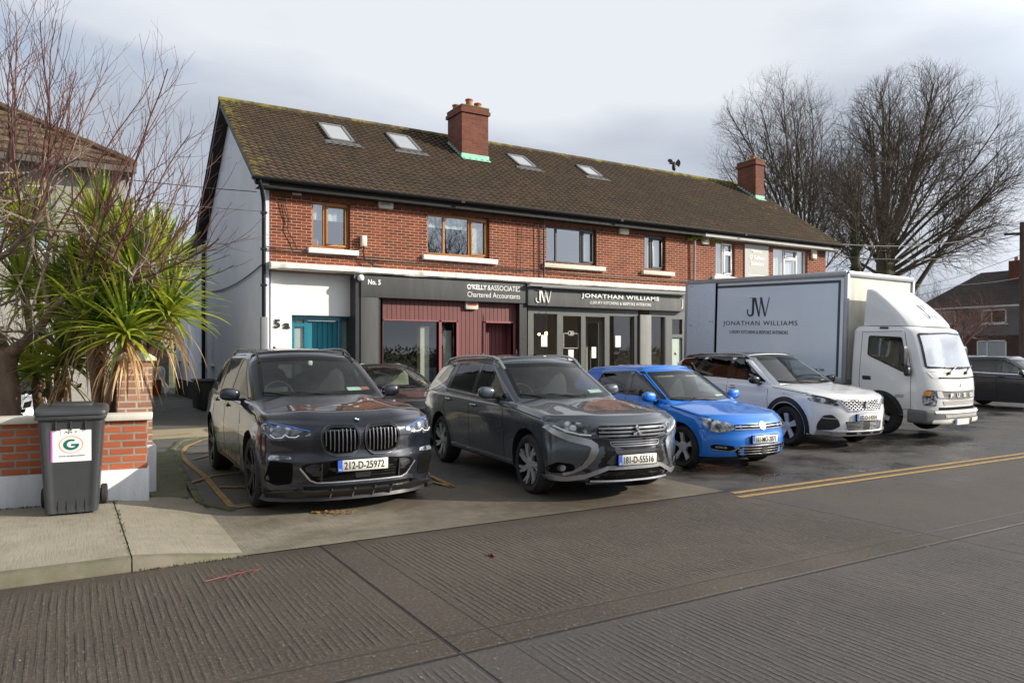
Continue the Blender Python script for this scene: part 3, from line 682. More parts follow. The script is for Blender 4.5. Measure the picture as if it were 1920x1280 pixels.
for x0, x1, z, mt in ((4.75,5.94,4.03,M_whitep),(7.60,9.72,4.06,M_whitep),(11.18,13.28,4.08,rendermat('cream_sill', (.66,.63,.52), dirt=.3)),(14.68,15.92,4.08,rendermat('cream_sill2', (.66,.63,.52), dirt=.3)),(17.6,18.8,4.06,M_whitep),(20.3,22.4,4.06,M_whitep)):
    part('sill', MB().box(x0,x1,YF-.11,YF+.1,z-.115,z), mt, bevel=.008)

# ledge above the shop fronts
mb = MB(); rr = random.Random(2); n = 60; prof = [(0,.0),(-.27,.0),(-.30,.03),(-.29,.13),(-.20,.16),(0,.175)]
base = 0
for i in range(n+1):
    x = 3.88+(16.5-3.88)*i/n
    for y, z in prof: mb.v.append((x, YF+y+(rr.uniform(-.012,.012) if i < 16 else rr.uniform(-.004,.004)), 3.485+z+rr.uniform(-.006,.006)))
for i in range(n):
    for j in range(len(prof)-1):
        a = i*len(prof)+j; mb.f.append((a, a+1, a+1+len(prof), a+len(prof))); mb.m.append(0)
mb.face([mb.v[j] for j in range(len(prof))]); mb.box(16.5,23.2,YF-.25,YF,3.5,3.66)
part('ledge', mb, M_ledge, smooth=45)

# left unit: white panel and recessed teal entrance
mb = MB(); wall_holes(mb, 3.90, 5.93, 0, 3.49, [(4.40,5.93,0,2.49)], 17.22, .35)
mb.face([(3.90,YF,0),(3.90,17.22,0),(3.90,17.22,3.49),(3.90,YF,3.49)])
part('white_panel', mb, M_white, weld=False)
dr = part('teal_door', MB().box(4.76,5.47,17.46,17.50,0,2.36), M_tealb)
part('door_frame', MB().box(4.40,4.46,17.44,17.52,0,2.49).box(4.68,4.76,17.44,17.52,0,2.44).box(5.47,5.56,17.44,17.52,0,2.44).box(5.83,5.93,17.44,17.52,0,2.49).box(4.46,5.83,17.43,17.52,2.37,2.49).box(4.46,4.68,17.44,17.52,2.22,2.30), M_teal, dr, bevel=.004, seg=1)
part('side_light', MB().face([(4.46,17.5,0),(4.68,17.5,0),(4.68,17.5,2.4),(4.46,17.5,2.4)]).face([(5.56,17.5,0),(5.83,17.5,0),(5.83,17.5,2.4),(5.56,17.5,2.4)]), M('frosted_glass', (.30,.36,.34), .25, spec=.8), dr)
part('handle', MB().cyl((4.82,17.44,1.05),(4.82,17.40,1.05),.03), M('chrome', (.7,.7,.72), .15, metal=1), dr, smooth=40)

# accountants' front
part('grey_pier', MB().box(6.03,6.47,16.80,17.1,0,2.96), M_grey, bevel=.006)
part('black_reveal', MB().box(5.91,6.03,16.83,17.55,0,3.47), M_black)
part('black_reveal', MB().box(6.47,6.54,16.86,17.1,0,2.96), M_black)
part('black_reveal', MB().box(10.47,10.70,16.83,17.1,0,2.96), M_black)
mb = MB(); wall_holes(mb, 6.54, 10.47, 0, 2.96, [(6.56,8.03,.55,2.41),(8.10,8.52,.25,2.41),(9.36,10.20,0,2.41)], 17.0, .12)
part('maroon_cladding', mb, M_maroon, weld=False)
d2 = part('maroon_door', MB().box(9.36,10.20,17.32,17.36,0,2.41), M_maroon)
part('door_casing', MB().box(9.30,9.36,16.97,17.34,0,2.44).box(10.20,10.25,16.97,17.34,0,2.44).box(9.30,10.25,16.97,17.34,2.41,2.46), M('maroon_trim', (.24,.07,.075), .5), d2)
sw = part('shop_window', MB().box(8.03,8.10,16.975,17.1,.25,2.44).box(6.56,8.6,16.975,17.08,2.41,2.44).box(8.52,8.57,16.975,17.1,.25,2.44), M('maroon_trim', (.24,.07,.075), .5))
part('pane', MB().face([(6.56,17.06,.55),(8.03,17.06,.55),(8.03,17.06,2.41),(6.56,17.06,2.41)]).face([(8.10,17.06,.25),(8.52,17.06,.25),(8.52,17.06,2.41),(8.10,17.06,2.41)]), M_glassd, sw)
part('window_reveal_post', MB().box(7.62,7.86,17.2,17.4,0,2.30).box(8.25,8.48,17.2,17.3,0,2.2), M('pale_green_paint', (.34,.36,.30), .6), sw)
M_dark = M('brown_dark_room', (.10,.07,.048), .9)
for a, b in ((6.5,10.45),(10.75,16.42)):
    mb = MB(); e = 20.5
    mb.face([(a,e,0),(b,e,0),(b,e,3.3),(a,e,3.3)]); mb.face([(a,17.3,.01),(b,17.3,.01),(b,e,.01),(a,e,.01)]); mb.face([(a,17.1,3.3),(b,17.1,3.3),(b,e,3.3),(a,e,3.3)])
    mb.face([(a,17.1,0),(a,e,0),(a,e,3.3),(a,17.1,3.3)]); mb.face([(b,17.1,0),(b,e,0),(b,e,3.3),(b,17.1,3.3)])
    part('shop_interior', mb, M_dark if a < 8 else M('showroom_walls', (.52,.44,.32), .9), weld=False)

# kitchen showroom front
mb = MB(); holes = [(10.90,11.67,.35,2.70),(11.87,12.49,.1,2.66),(12.63,13.33,.1,2.66),(13.50,14.38,.35,2.70)]
yj = 16.93
wall_holes(mb, 10.72, 14.57, 0, 2.93, holes, yj, .10)
wall_holes(mb, 15.01, 16.45, 0, 2.93, [(15.05,15.58,.35,2.72),(15.92,16.34,.05,2.10),(15.92,16.34,2.2,2.66)], yj, .10)
sf = part('showroom_front', mb, M_slate, weld=False)
part('black_post', MB().box(14.40,14.57,yj-.03,yj+.1,0,2.72).box(15.60,15.66,yj-.02,yj+.1,0,2.72), M_black, sf)
part('stone_pilaster', MB().box(14.58,15.01,yj-.09,yj+.12,0,2.76), rendermat('flecked_stone', (.24,.245,.235), dirt=.6, bs=60), sf, bevel=.006)
mb = MB()
for a, b, c_, d_ in holes+[(15.05,15.58,.35,2.72),(15.92,16.34,2.2,2.66)]: mb.face([(a,yj+.07,c_),(b,yj+.07,c_),(b,yj+.07,d_),(a,yj+.07,d_)])
part('pane', mb, M_glassd, sf)
part('side_door', MB().box(15.92,16.34,yj+.06,yj+.1,.05,2.10), M('pale_green_door', (.42,.50,.44), .4), sf)
part('door_knocker', MB().blob((16.12,yj+.05,1.62),(.035,.02,.05)), M('brass', (.6,.42,.18), .3, metal=1), sf, smooth=50)
part('showroom_wall_panel', MB().box(13.6,14.4,18.2,18.25,0,2.6).box(10.92,11.16,17.35,17.4,.3,2.65).box(14.95,15.6,17.5,17.55,0,2.6), M('sage_panel', (.30,.30,.24), .8), sf)
part('door_leaf', MB().box(12.63,12.67,yj+.02,yj+.12,.1,2.66).box(12.78,12.80,yj-.04,yj-.02,.9,1.7).box(12.95,13.0,17.6,17.7,0,2.5).box(13.3,13.33,17.2,17.7,0,2.5), M_dkgrey, sf)
part('kitchen_unit', MB().box(13.55,14.2,17.7,18.15,0,.9).box(11.1,11.9,17.9,18.3,0,1.0), M('dark_unit', (.05,.045,.04), .5), sf)
# solicitors' ground floor behind the lorry
mb = MB(); wall_holes(mb, 16.45, 23.2, 0, 3.5, [(17.2,19.4,.7,2.5),(20.2,22.4,.7,2.5)], YF, .16); part('ground_wall', mb, M_brick, weld=False)
for a in (17.2, 20.2): window(a, a+2.2, .7, 2.5, [a+1.1], M_upvc)
# pipes and cables fixed to the building
mb = MB(); mb.tube([(3.60,16.66,5.36),(3.66,16.7,5.2),(3.76,16.98,4.98),(3.77,17.0,4.8),(3.77,17.0,2.2)], .045, 10)
for z in (4.7,3.9,3.1): mb.box(3.71,3.83,16.95,17.06,z,z+.05)
part('downpipe', mb, M_gutter, smooth=40)
part('pipe_cover', MB().box(3.70,3.84,16.93,17.05,0,2.42), M('grey_steel_cover', (.16,.17,.18), .5), bevel=.01)
part('downpipe', MB().tube([(3.74,25.2,5.1),(3.74,25.2,.6)], .06, 8), M_gutter, smooth=40)
part('downpipe', MB().tube([(16.74,16.95,5.1),(16.74,16.97,3.6)], .035, 8), M('grey_pipe', (.25,.25,.25), .5), smooth=40)
for x in (10.95, 11.12): part('downpipe', MB().tube([(x,16.70,5.36),(x+.02,16.95,5.2),(x+.04,16.98,5.0),(x+.05,16.98,3.66)], .013 if x < 11 else .022, 8), M_cable, smooth=40)
mb = MB()
def sag(a, b, s, n=10): return [tuple(Vector(a).lerp(Vector(b), i/n) + Vector((0,0,-s*4*(i/n)*(1-i/n)))) for i in range(n+1)]
mb.tube(sag((3.8,16.97,3.98),(10.6,17.0,3.88),.05), .012, 5); mb.tube(sag((3.8,16.99,3.94),(10.6,17.02,3.84),.06), .010, 5); mb.tube(sag((10.6,17.0,3.88),(16.6,17.0,3.84),.04), .014, 5)
mb.tube([(4.15,17.0,5.2),(4.2,17.0,4.9),(4.3,17.0,4.6),(4.28,17.0,4.4),(4.45,17.0,4.1),(4.5,17.0,3.95)], .010, 5)
mb.tube([(4.22,17.0,5.2),(4.26,17.0,4.9),(4.33,17.0,4.55)], .008, 5)
mb.tube([(10.47,17.0,5.05),(10.46,17.0,4.6),(10.44,17.0,4.1),(10.42,17.0,3.75)], .008, 5)
part('wall_cables', mb, M_cable)
part('gable_cable', MB().tube(sag((3.78,17.3,3.6),(3.78,24.9,3.55),.18), .02, 5), M('grey_cable', (.12,.12,.13), .6))
for (a, b, zz) in ((4.53,4.63,5.25),(5.2,5.2,0)):
    if zz: part('wall_vent', MB().box(a-.12,a+.08,YF-.03,YF,5.20,5.27), M_cream)
# creeper on the eaves in the middle of the terrace
M_moss2 = M('yellow_green_leaf', (.20,.24,.03), .8, var=.5, vs=25)
def leafblob(mb, rnd, c, r, n, s, flat=1.0):
    for _ in range(n):
        while True:
            v = Vector((rnd.uniform(-1,1), rnd.uniform(-1,1), rnd.uniform(-1,1)))
            if v.length < 1: break
        p = Vector(c) + Vector((v.x*r[0], v.y*r[1], v.z*r[2])); a = Vector((rnd.gauss(0,1), rnd.gauss(0,1), rnd.gauss(0,1)*flat)).normalized(); b = a.orthogonal().normalized(); cc = a.cross(b); k = s*rnd.uniform(.5,1.3)
        mb.face([p-b*k*.5, p+cc*k*.3, p+b*k*.5, p-cc*k*.3])
mb = MB(); rnd = random.Random(4)
for x, z in ((16.55,5.12),(16.7,5.18),(16.9,5.2),(17.1,5.19),(17.5,5.17),(17.8,5.16)): leafblob(mb, rnd, (x,16.92,z), (.14,.07,.07), 55, .06)
mb.build('creeper', M_moss2, weld=False, label='small yellow green creeper under the eaves at the white fascia', cat='plant')

# ------------------------------------------------------------------ signs
M_signw = M('white_sign_letter', (.78,.78,.76), .4); M_cream2 = M('pale_metal_letter', (.78,.77,.72), .45)
s1 = thing('shop_sign', (8.35,16.8,2.96), "charcoal fascia sign reading O'KELLY&ASSOCIATES Chartered Accountants", 'sign')
MB().box(6.03,10.70,16.79,17.1,2.96,3.47).build('fascia_panel', M_grey, s1, bevel=.006)
Y = 16.786
text('No. 5', .2, (6.20,Y,3.26), M_signw, parent=s1, width=.32, height=.125, bold=.006)
text("O'KELLY", .2, (8.86,Y,3.265), M_signw, parent=s1, width=.58, height=.135, bold=.006)
text("&ASSOCIATES", .2, (9.46,Y,3.265), M_signw, parent=s1, width=1.0, height=.135)
text("Chartered Accountants", .2, (8.87,Y,3.07), M_signw, parent=s1, width=1.59, height=.135)
M_logo = M('logo_white', (.80,.80,.78), .4); M_logod = M('logo_dark', (.03,.035,.05), .4)
def jw(parent, o, sx, h, mat, local=False, name='monogram'):
    """thin serif J and W monogram; o = lower left corner, sx = unit vector to the right"""
    mb = MB(); o = Vector(o); sx = Vector(sx); up = Vector((0,0,1)); nrm = sx.cross(up)
    def P(x, z): return o + sx*x*h + up*z*h
    def st(a, b, w):
        a = P(*a); b = P(*b); mb.bar(a, b, w*h, .012, up=nrm)
    def quad(pts):
        A = [P(*p)+nrm*.006 for p in pts]; B = [P(*p)-nrm*.006 for p in pts]; n_ = len(A)
        mb.face(A); mb.face(B[::-1])
        for i in range(n_): mb.face([A[i],B[i],B[(i+1)%n_],A[(i+1)%n_]])
    quad([(.36,1),(.50,1),(.50,.22),(.47,.10),(.40,.02),(.30,.02),(.36,.12)])
    for i in range(8):
        a0 = -pi*i/8*1.0; a1 = -pi*(i+1)/8
        w0 = .05+.04*sin(-a0); w1 = .05+.04*sin(-a1)
        c = (.245,.20)
        quad([(c[0]+.19*cos(a0), c[1]+.20*sin(a0)),(c[0]+.19*cos(a1), c[1]+.20*sin(a1)),(c[0]+(.19-w1)*cos(a1), c[1]+(.20-w1)*sin(a1)),(c[0]+(.19-w0)*cos(a0), c[1]+(.20-w0)*sin(a0))])
    quad([(.04,.20),(.10,.20),(.115,.38),(.05,.38)])
    quad([(.16,.985),(.36,.985),(.36,1),(.16,1)])
    quad([(.46,1),(.60,1),(.86,0),(.78,0)]); quad([(.80,0),(.85,0),(.93,.96),(.90,1)])
    quad([(.84,1),(.98,1),(1.24,0),(1.16,0)]); quad([(1.18,0),(1.23,0),(1.46,1),(1.42,1)])
    return mb.build(name, mat, parent, local=local, weld=False)
s2 = thing('shop_sign', (13.6,16.75,2.91), 'grey fascia sign reading JONATHAN WILLIAMS with a JW monogram and a lamp rail', 'sign')
MB().box(10.72,16.46,16.74,17.1,2.91,3.44).build('fascia_panel', M_greyl, s2, bevel=.006)
MB().face([(10.68,16.62,3.47),(16.5,16.62,3.47),(16.5,17.1,3.56),(10.68,17.1,3.56)]).box(10.68,16.5,16.60,16.62,3.43,3.48).build('top_flashing', M('lead_grey', (.20,.205,.20), .5), s2)
mb = MB().box(11.1,16.4,16.60,16.63,3.395,3.42)
for k in range(9): x = 11.35+k*.62; mb.bar((x,16.74,3.40),(x,16.61,3.41),.03,.02)
mb.build('lamp_rail', M_dkgrey, s2)
Y = 16.73
jw(s2, (10.93,Y-.012,2.985), (1,0,0), .36, M_cream2)
text('JONATHAN WILLIAMS', .3, (12.48,Y-.004,3.155), M_signw, parent=s2, width=2.88, height=.155, spacing=1.15, bold=.006, ext=.012)
text('LUXURY KITCHENS & BESPOKE INTERIORS', .1, (12.78,Y,3.02), M_signw, parent=s2, width=2.28, height=.085, bold=.001)
jw(s2, (16.28,Y-.012,2.985), (1,0,0), .36, M_cream2) if False else None
text('J', .3, (16.28,Y,2.985), M_cream2, parent=s2, height=.3)
s3 = thing('sign_board', (19.6,YF,3.9), "pale grey board reading Mooney O' Sullivan Solicitors between two white windows", 'sign')
MB().box(19.05,20.18,YF-.04,YF-.002,3.85,5.19).build('board', M('pale_grey_board', (.36,.36,.34), .5, var=.05), s3)
for s_, z, w_, x_ in (('Mooney', 4.90, .50, 19.35), ("O' Sullivan", 4.70, .72, 19.25), ('Solicitors', 4.50, .62, 19.32)):
    text(s_, .2, (x_,YF-.045,z), M_signw, parent=s3, width=w_, height=.14, bold=.006)
text('01 280 1', .1, (19.42,YF-.045,4.27), M_signw, parent=s3, width=.36, height=.07) if False else None
MB().box(19.2,20.05,YF-.045,YF-.04,4.18,4.20).build('rule_line', M_signw, s3)
s4 = thing('house_number', (4.15,17.2,2.28), 'black metal house number 5a on the white wall beside the teal door', 'number')
text('5', .3, (4.0,17.2,2.18), M_black, parent=s4, width=.14, height=.2, bold=.01, ext=.01); text('a', .3, (4.21,17.2,2.17), M_black, parent=s4, width=.15, height=.13, bold=.01, ext=.01)

def alarm(x, z, w, h, label, cover=M_cream, stripe=None, txt=None, y=YF):
    t_ = thing('alarm_box', (x, y, z), label, 'alarm box', 'alarm boxes on the terrace')
    MB().poly([(x-w/2,z),(x+w/2,z),(x+w*.56,z+h*.25),(x+w*.52,z+h),(x-w*.52,z+h),(x-w*.56,z+h*.25)], 'y', y-.09, y-.003).build('cover', cover, t_, bevel=.012)
    if stripe: MB().box(x-w*.38,x+w*.38,y-.096,y-.09,z+h*.45,z+h*.85).build('stripe', stripe, t_)
    if txt: text(txt, .1, (x-w*.34,y-.093,z+h*.42), M('faded_print', (.25,.25,.23), .6), parent=t_, width=w*.68, height=h*.3)
alarm(6.63, 5.10, .34, .20, 'weathered cream alarm box under the black gutter left of the wide oak window', txt='BAK')
alarm(13.98, 5.08, .30, .18, 'cream alarm box high on the brick right of the dark framed window')
alarm(17.25, 5.04, .27, .18, 'cream alarm box beside the creeper and the grey pipe')
alarm(22.5, 4.92, .22, .34, 'slim cream and blue alarm box at the right end of the brickwork')
alarm(8.93, 2.74, .33, .21, 'white alarm box with a red panel on the maroon boarding', stripe=M('red_plastic', (.45,.05,.03), .4), y=17.0)
t_ = thing('utility_box', (5.99,YF,4.2), 'cream cable box with rounded top on the brickwork right of the small oak window', 'utility box')
MB().box(5.99,6.13,16.9,17.05,4.14,4.40).build('case', M_cream, t_, bevel=.03); MB().tube([(6.06,16.95,4.14),(6.04,16.95,4.0),(6.08,16.95,3.85),(6.3,16.95,3.7),(6.5,16.95,3.68)], .02, 6).build('cable', M_cable, t_)
t_ = thing('security_camera', (5.86,16.8,3.3), 'white dome security camera under the ledge above the teal door', 'camera')
MB().blob((5.93,16.80,3.38),(.075,.075,.075)).build('dome', M_whitep, t_, smooth=60); MB().box(5.80,5.93,16.85,16.9,3.38,3.45).build('bracket', M_whitep, t_)
t_ = thing('intercom', (10.36,17,1.5), 'white rounded intercom by the maroon door', 'intercom')
MB().box(10.29,10.42,16.96,16.999,1.45,1.72).build('case', M_whitep, t_, bevel=.018); MB().box(10.325,10.385,16.955,16.96,1.52,1.66).build('button_panel', M_black, t_)
for n_, (x, z, w, h, l) in enumerate(((11.28,1.80,.20,.32,'white notice stuck in the left showroom window below the glowing lamp'),(12.18,1.42,.18,.30,'white notice at the foot of the gold framed opening hours on the glass'),(12.98,1.48,.16,.32,'white notice on the dark showroom door behind the handle'),(13.86,1.80,.20,.33,'white notice in the right showroom window next to the stone pilaster'))):
    MB().box(x-w/2,x+w/2,yj+.055,yj+.06,z,z+h).build('paper_notice', M('white_paper', (.75,.75,.73), .8), label=l, cat='notice', group='notices stuck in the showroom windows')
t_ = thing('opening_hours_decal', (12.18,yj+.06,1.75), 'white lettered opening hours decal with a thin frame on the showroom glass', 'decal')
mb = MB()
for a, b, c_, d_ in ((11.93,11.94,1.76,2.18),(12.43,12.44,1.76,2.18),(11.93,12.44,1.76,1.77),(11.93,12.09,2.17,2.18),(12.27,12.44,2.17,2.18),(12.09,12.10,2.12,2.24),(12.26,12.27,2.12,2.24),(12.09,12.27,2.23,2.24),(12.09,12.27,2.12,2.13)): mb.box(a,b,yj+.06,yj+.064,c_,d_)
mb.build('frame_lines', M_cream2, t_)
jw(t_, (12.14,yj+.058,2.145), (1,0,0), .07, M_cream2)
mb = MB()
t_ = thing('pendant_lamp', (11.3,17.7,1.9), 'small glowing pendant lamp hanging inside the left showroom window', 'lamp')
me_ = bpy.data.materials.new('lit_bulb'); me_.use_nodes = True; me_.node_tree.nodes['Principled BSDF'].inputs['Emission Color'].default_value = (1,.50,.18,1); me_.node_tree.nodes['Principled BSDF'].inputs['Emission Strength'].default_value = 9
P_ = atZ(1024, 625, 19.2)
MB().blob(tuple(P_), (.035,.035,.045)).build('bulb', me_, t_, smooth=60); MB().blob((P_.x-.15,P_.y+.1,P_.z-.02), (.03,.03,.03)).build('bulb', me_, t_, smooth=60)
MB().tube([(P_.x,P_.y,P_.z+.04),(P_.x,P_.y,3.25)], .008, 6).tube([(P_.x-.15,P_.y+.1,P_.z+.0),(P_.x-.15,P_.y+.1,3.25)], .008, 6).build('flex', M_cable, t_)

# the shop front pieces were measured on the brick plane; bring them to their true depth
def deepen(objs, k, stop=()):
    done = set()
    for o in objs:
        st = [o]
        while st:
            q = st.pop()
            st += [c for c in q.children]
            if q.type != 'MESH' or q.name in done or q.data.name in done: continue
            done.add(q.name); w = rootloc(q) if q.parent else Vector(q.location)
            for v in q.data.vertices: v.co.x = (v.co.x+w.x)*k-w.x; v.co.z = (v.co.z+w.z-1.62)*k+1.62-w.z
def kids(pref): return [o for o in terr.children if o.name.split('.')[0] in pref]
deepen([s1], .984); deepen([s2], .981); deepen(kids(('grey_pier','black_reveal')), .984)
deepen(kids(('showroom_front',)), .9915); deepen([o for o in COL.objects if o.name.split('.')[0] in ('paper_notice','opening_hours_decal','pendant_lamp') and o.name.split('.')[0] != 'pendant_lamp'], .9915)
deepen(kids(('white_panel',)), 1.009); deepen(kids(('teal_door',)), 1.022); deepen([s4], 1.009)
# ------------------------------------------------------------------ vehicles
def cub(pts):
    """smooth monotone interpolation through points"""
    xs = [p[0] for p in pts]; ys = [p[1] for p in pts]; n = len(xs)
    d = [(ys[i+1]-ys[i])/(xs[i+1]-xs[i]) for i in range(n-1)]
    m = [d[0]] + [0 if d[i-1]*d[i] <= 0 else 2*d[i-1]*d[i]/(d[i-1]+d[i]) for i in range(1, n-1)] + [d[-1]]
    def f(x):
        if x <= xs[0]: return ys[0]
        if x >= xs[-1]: return ys[-1]
        i = 0
        while x > xs[i+1]: i += 1
        h = xs[i+1]-xs[i]; t = (x-xs[i])/h
        return (2*t**3-3*t*t+1)*ys[i] + (t**3-2*t*t+t)*h*m[i] + (-2*t**3+3*t*t)*ys[i+1] + (t**3-t*t)*h*m[i+1]
    return f
def lin(pts):
    def f(x):
        if x <= pts[0][0]: return pts[0][1]
        for (a, b), (c, d) in zip(pts, pts[1:]):
            if x <= c: return b+(d-b)*(x-a)/(c-a)
        return pts[-1][1]
    return f
def clus(n, k=.6): return [i/n - k*sin(2*pi*i/n)/(2*pi) for i in range(n+1)]
def cuboid(na, nb, nc, fmap, ka=.7, kb=.7, kc=.6):
    A = clus(na, ka); B = clus(nb, kb); C = clus(nc, kc); mb = MB(); idx = {}
    def V(i, j, k):
        if (i, j, k) not in idx:
            idx[(i, j, k)] = len(mb.v); mb.v.append(fmap(B[j]*2-1, A[i], C[k]))
        return idx[(i, j, k)]
    def q(*t): mb.f.append(t); mb.m.append(0)
    for i in range(na):
        for j in range(nb):
            q(V(i,j,nc), V(i,j+1,nc), V(i+1,j+1,nc), V(i+1,j,nc)); q(V(i,j,0), V(i+1,j,0), V(i+1,j+1,0), V(i,j+1,0))
        for k in range(nc):
            q(V(i,0,k), V(i,0,k+1), V(i+1,0,k+1), V(i+1,0,k)); q(V(i,nb,k), V(i+1,nb,k), V(i+1,nb,k+1), V(i,nb,k+1))
    for j in range(nb):
        for k in range(nc):
            q(V(0,j,k), V(0,j+1,k), V(0,j+1,k+1), V(0,j,k+1)); q(V(na,j,k), V(na,j,k+1), V(na,j+1,k+1), V(na,j+1,k))
    return mb
def rnd3(p, dx, dy, dz, r):
    """round box corners: distances to the nearest side/end/top faces; r = radii"""
    u = [max(0, 1-dx/r[0]), max(0, 1-dy/r[1]), max(0, 1-dz/r[2])]
    L = sqrt(sum(a*a for a in u))
    if L < 1e-6: return (0, 0, 0)
    mx = max(u)
    if mx < .999: return (0, 0, 0)
    k = 1/L
    return tuple(r[i]*(u[i]-u[i]*k) for i in range(3))
def inpoly(x, y, P):
    c = False; n = len(P); j = n-1
    for i in range(n):
        if (P[i][1] > y) != (P[j][1] > y) and x < (P[j][0]-P[i][0])*(y-P[i][1])/(P[j][1]-P[i][1])+P[i][0]: c = not c
        j = i
    return c
def densify(P, step=.04, closed=True, rnd=0.0):
    if rnd:
        Q = []
        n = len(P)
        for i in range(n):
            a, b, c = Vector(P[i-1]), Vector(P[i]), Vector(P[(i+1) % n])
            r1 = min(rnd, (a-b).length*.45); r2 = min(rnd, (c-b).length*.45)
            p = b+(a-b).normalized()*r1; q = b+(c-b).normalized()*r2
            for t in (0, .25, .5, .75, 1): Q.append(tuple(p*(1-t)**2 + b*2*t*(1-t) + q*t*t))
        P = Q
    out = []; n = len(P)
    for i in range(n if closed else n-1):
        a, b = P[i], P[(i+1) % n]; k = max(1, int(hypot(b[0]-a[0], b[1]-a[1])/step))
        for j in range(k): out.append((a[0]+(b[0]-a[0])*j/k, a[1]+(b[1]-a[1])*j/k))
    if not closed: out.append(tuple(P[-1]))
    return out
def inset(P, d):
    n = len(P); ar = sum(P[i][0]*P[(i+1) % n][1]-P[(i+1) % n][0]*P[i][1] for i in range(n)); sg = 1 if ar > 0 else -1
    out = []
    for i in range(n):
        a, b = P[i-1], P[(i+1) % n]; tx, ty = b[0]-a[0], b[1]-a[1]; l = hypot(tx, ty) or 1
        out.append((P[i][0]-sg*ty/l*d, P[i][1]+sg*tx/l*d))
    return out

class Body:
    """ray-casts 2D outlines onto a car body so that panels, glass and lamps follow its surface"""
    def __init__(s, v, f): s.t = BVHTree.FromPolygons([Vector(p) for p in v], f)
    def hit(s, a, b, view):
        if view == 'front': o, d = Vector((a, -2, b)), Vector((0, 1, 0))
        elif view == 'rear': o, d = Vector((a, 9, b)), Vector((0, -1, 0))
        elif view == 'top': o, d = Vector((a, b, 4)), Vector((0, 0, -1))
        elif view == 'left': o, d = Vector((-4, a, b)), Vector((1, 0, 0))
        else: o, d = Vector((4, a, b)), Vector((-1, 0, 0))
        p, n, _, _ = s.t.ray_cast(o, d)
        if p is None:
            p, n, _, _ = s.t.find_nearest(o + d*3)
        if n.dot(d) > 0: n = -n
        return p, n
    def patch(s, P, view, off=.004, rings=(0, .35, .7), skirt=.012, step=.04, rnd=.02, mb=None, flip=False):
        """solid skin over the outline"""
        Q = densify(P, step, rnd=rnd); cx = sum(p[0] for p in Q)/len(Q); cy = sum(p[1] for p in Q)/len(Q)
        mb = mb or MB(); n = len(Q); k = len(mb.v)
        hits = [s.hit(p[0], p[1], view) for p in Q]
        m = 1
        if skirt:
            for p, nn in hits: mb.v.append(tuple(p-nn*skirt))
            m = 2
        for p, nn in hits: mb.v.append(tuple(p+nn*off))
        for r in rings[1:]:
            for p in Q:
                a, b = p[0]+(cx-p[0])*r, p[1]+(cy-p[1])*r; h, nn = s.hit(a, b, view); mb.v.append(tuple(h+nn*off))
            m += 1
        for l in range(m-1):
            for i in range(n):
                j = (i+1) % n; mb.f.append((k+l*n+i, k+l*n+j, k+(l+1)*n+j, k+(l+1)*n+i)); mb.m.append(0)
        h, nn = s.hit(cx, cy, view); mb.v.append(tuple(h+nn*off)); c = len(mb.v)-1
        for i in range(n): mb.f.append((k+(m-1)*n+i, k+(m-1)*n+(i+1) % n, c)); mb.m.append(0)
        return mb
    def ringp(s, P, view, w, off=.005, skirt=.01, step=.04, rnd=.02, mb=None):
        """flat frame following the outline"""
        Q = densify(P, step, rnd=rnd); I = inset(Q, w); mb = mb or MB(); n = len(Q); k = len(mb.v)
        ho = [s.hit(*p, view) for p in Q]; hi = [s.hit(*p, view) for p in I]
        for p, nn in ho: mb.v.append(tuple(p-nn*skirt))
        for p, nn in ho: mb.v.append(tuple(p+nn*off))
        for p, nn in hi: mb.v.append(tuple(p+nn*off))
        for p, nn in hi: mb.v.append(tuple(p-nn*skirt))
        for l in range(3):
            for i in range(n):
                j = (i+1) % n; mb.f.append((k+l*n+i, k+l*n+j, k+(l+1)*n+j, k+(l+1)*n+i)); mb.m.append(0)
        return mb
    def strip(s, P, view, w, off=.006, skirt=.006, closed=False, step=.04, mb=None, rnd=0):
        Q = densify(P, step, closed, rnd if closed else 0); mb = mb or MB(); n = len(Q); k = len(mb.v)
        W = w if callable(w) else (lambda t: w)
        for i in range(n):
            a = Q[i-1] if (closed or i) else Q[0]; b = Q[(i+1) % n] if (closed or i < n-1) else Q[-1]
            tx, ty = b[0]-a[0], b[1]-a[1]; l = hypot(tx, ty) or 1; ww = W(i/(n-1))/2
            for sg, o in ((1, -skirt), (1, off), (-1, off), (-1, -skirt)):
                h, nn = s.hit(Q[i][0]-ty/l*ww*sg, Q[i][1]+tx/l*ww*sg, view); mb.v.append(tuple(h+nn*o))
        for i in range(n if closed else n-1):
            j = (i+1) % n
            for l in range(3): mb.f.append((k+i*4+l, k+j*4+l, k+j*4+l+1, k+i*4+l+1)); mb.m.append(0)
        return mb

M_tyre = M('tyre_rubber', (.020,.020,.021), .78, bump=.003, bs=80)
M_rimd = M('dark_alloy', (.03,.03,.032), .35, metal=.6, coat=.3)
M_rims = M('silver_alloy', (.60,.61,.63), .42, metal=.45)
M_well = M('black_underbody', (.010,.010,.010), .9)
M_trim = M('satin_black_trim', (.018,.018,.019), .42)
M_gloss = M('gloss_black_trim', (.006,.006,.007), .14, coat=.3)
M_chr = M('chrome_trim', (.58,.59,.61), .2, metal=1, var=.04)
M_sil = M('satin_silver_trim', (.50,.51,.53), .30, metal=.8)
M_seat = M('dark_seat', (.03,.03,.032), .7); M_seatc = M('cream_seat', (.45,.42,.33), .7); M_dash = M('dashboard', (.02,.02,.021), .75)
M_wind = glassmat('windscreen_glass', (.66,.76,.72), refl=3.2, dust=.03)
M_side = glassmat('side_glass', (.42,.48,.46), refl=1.6)
M_priv = glassmat('privacy_glass', (.05,.055,.06), refl=1.2)
M_frit = M('glass_border', (.010,.011,.011), .08)
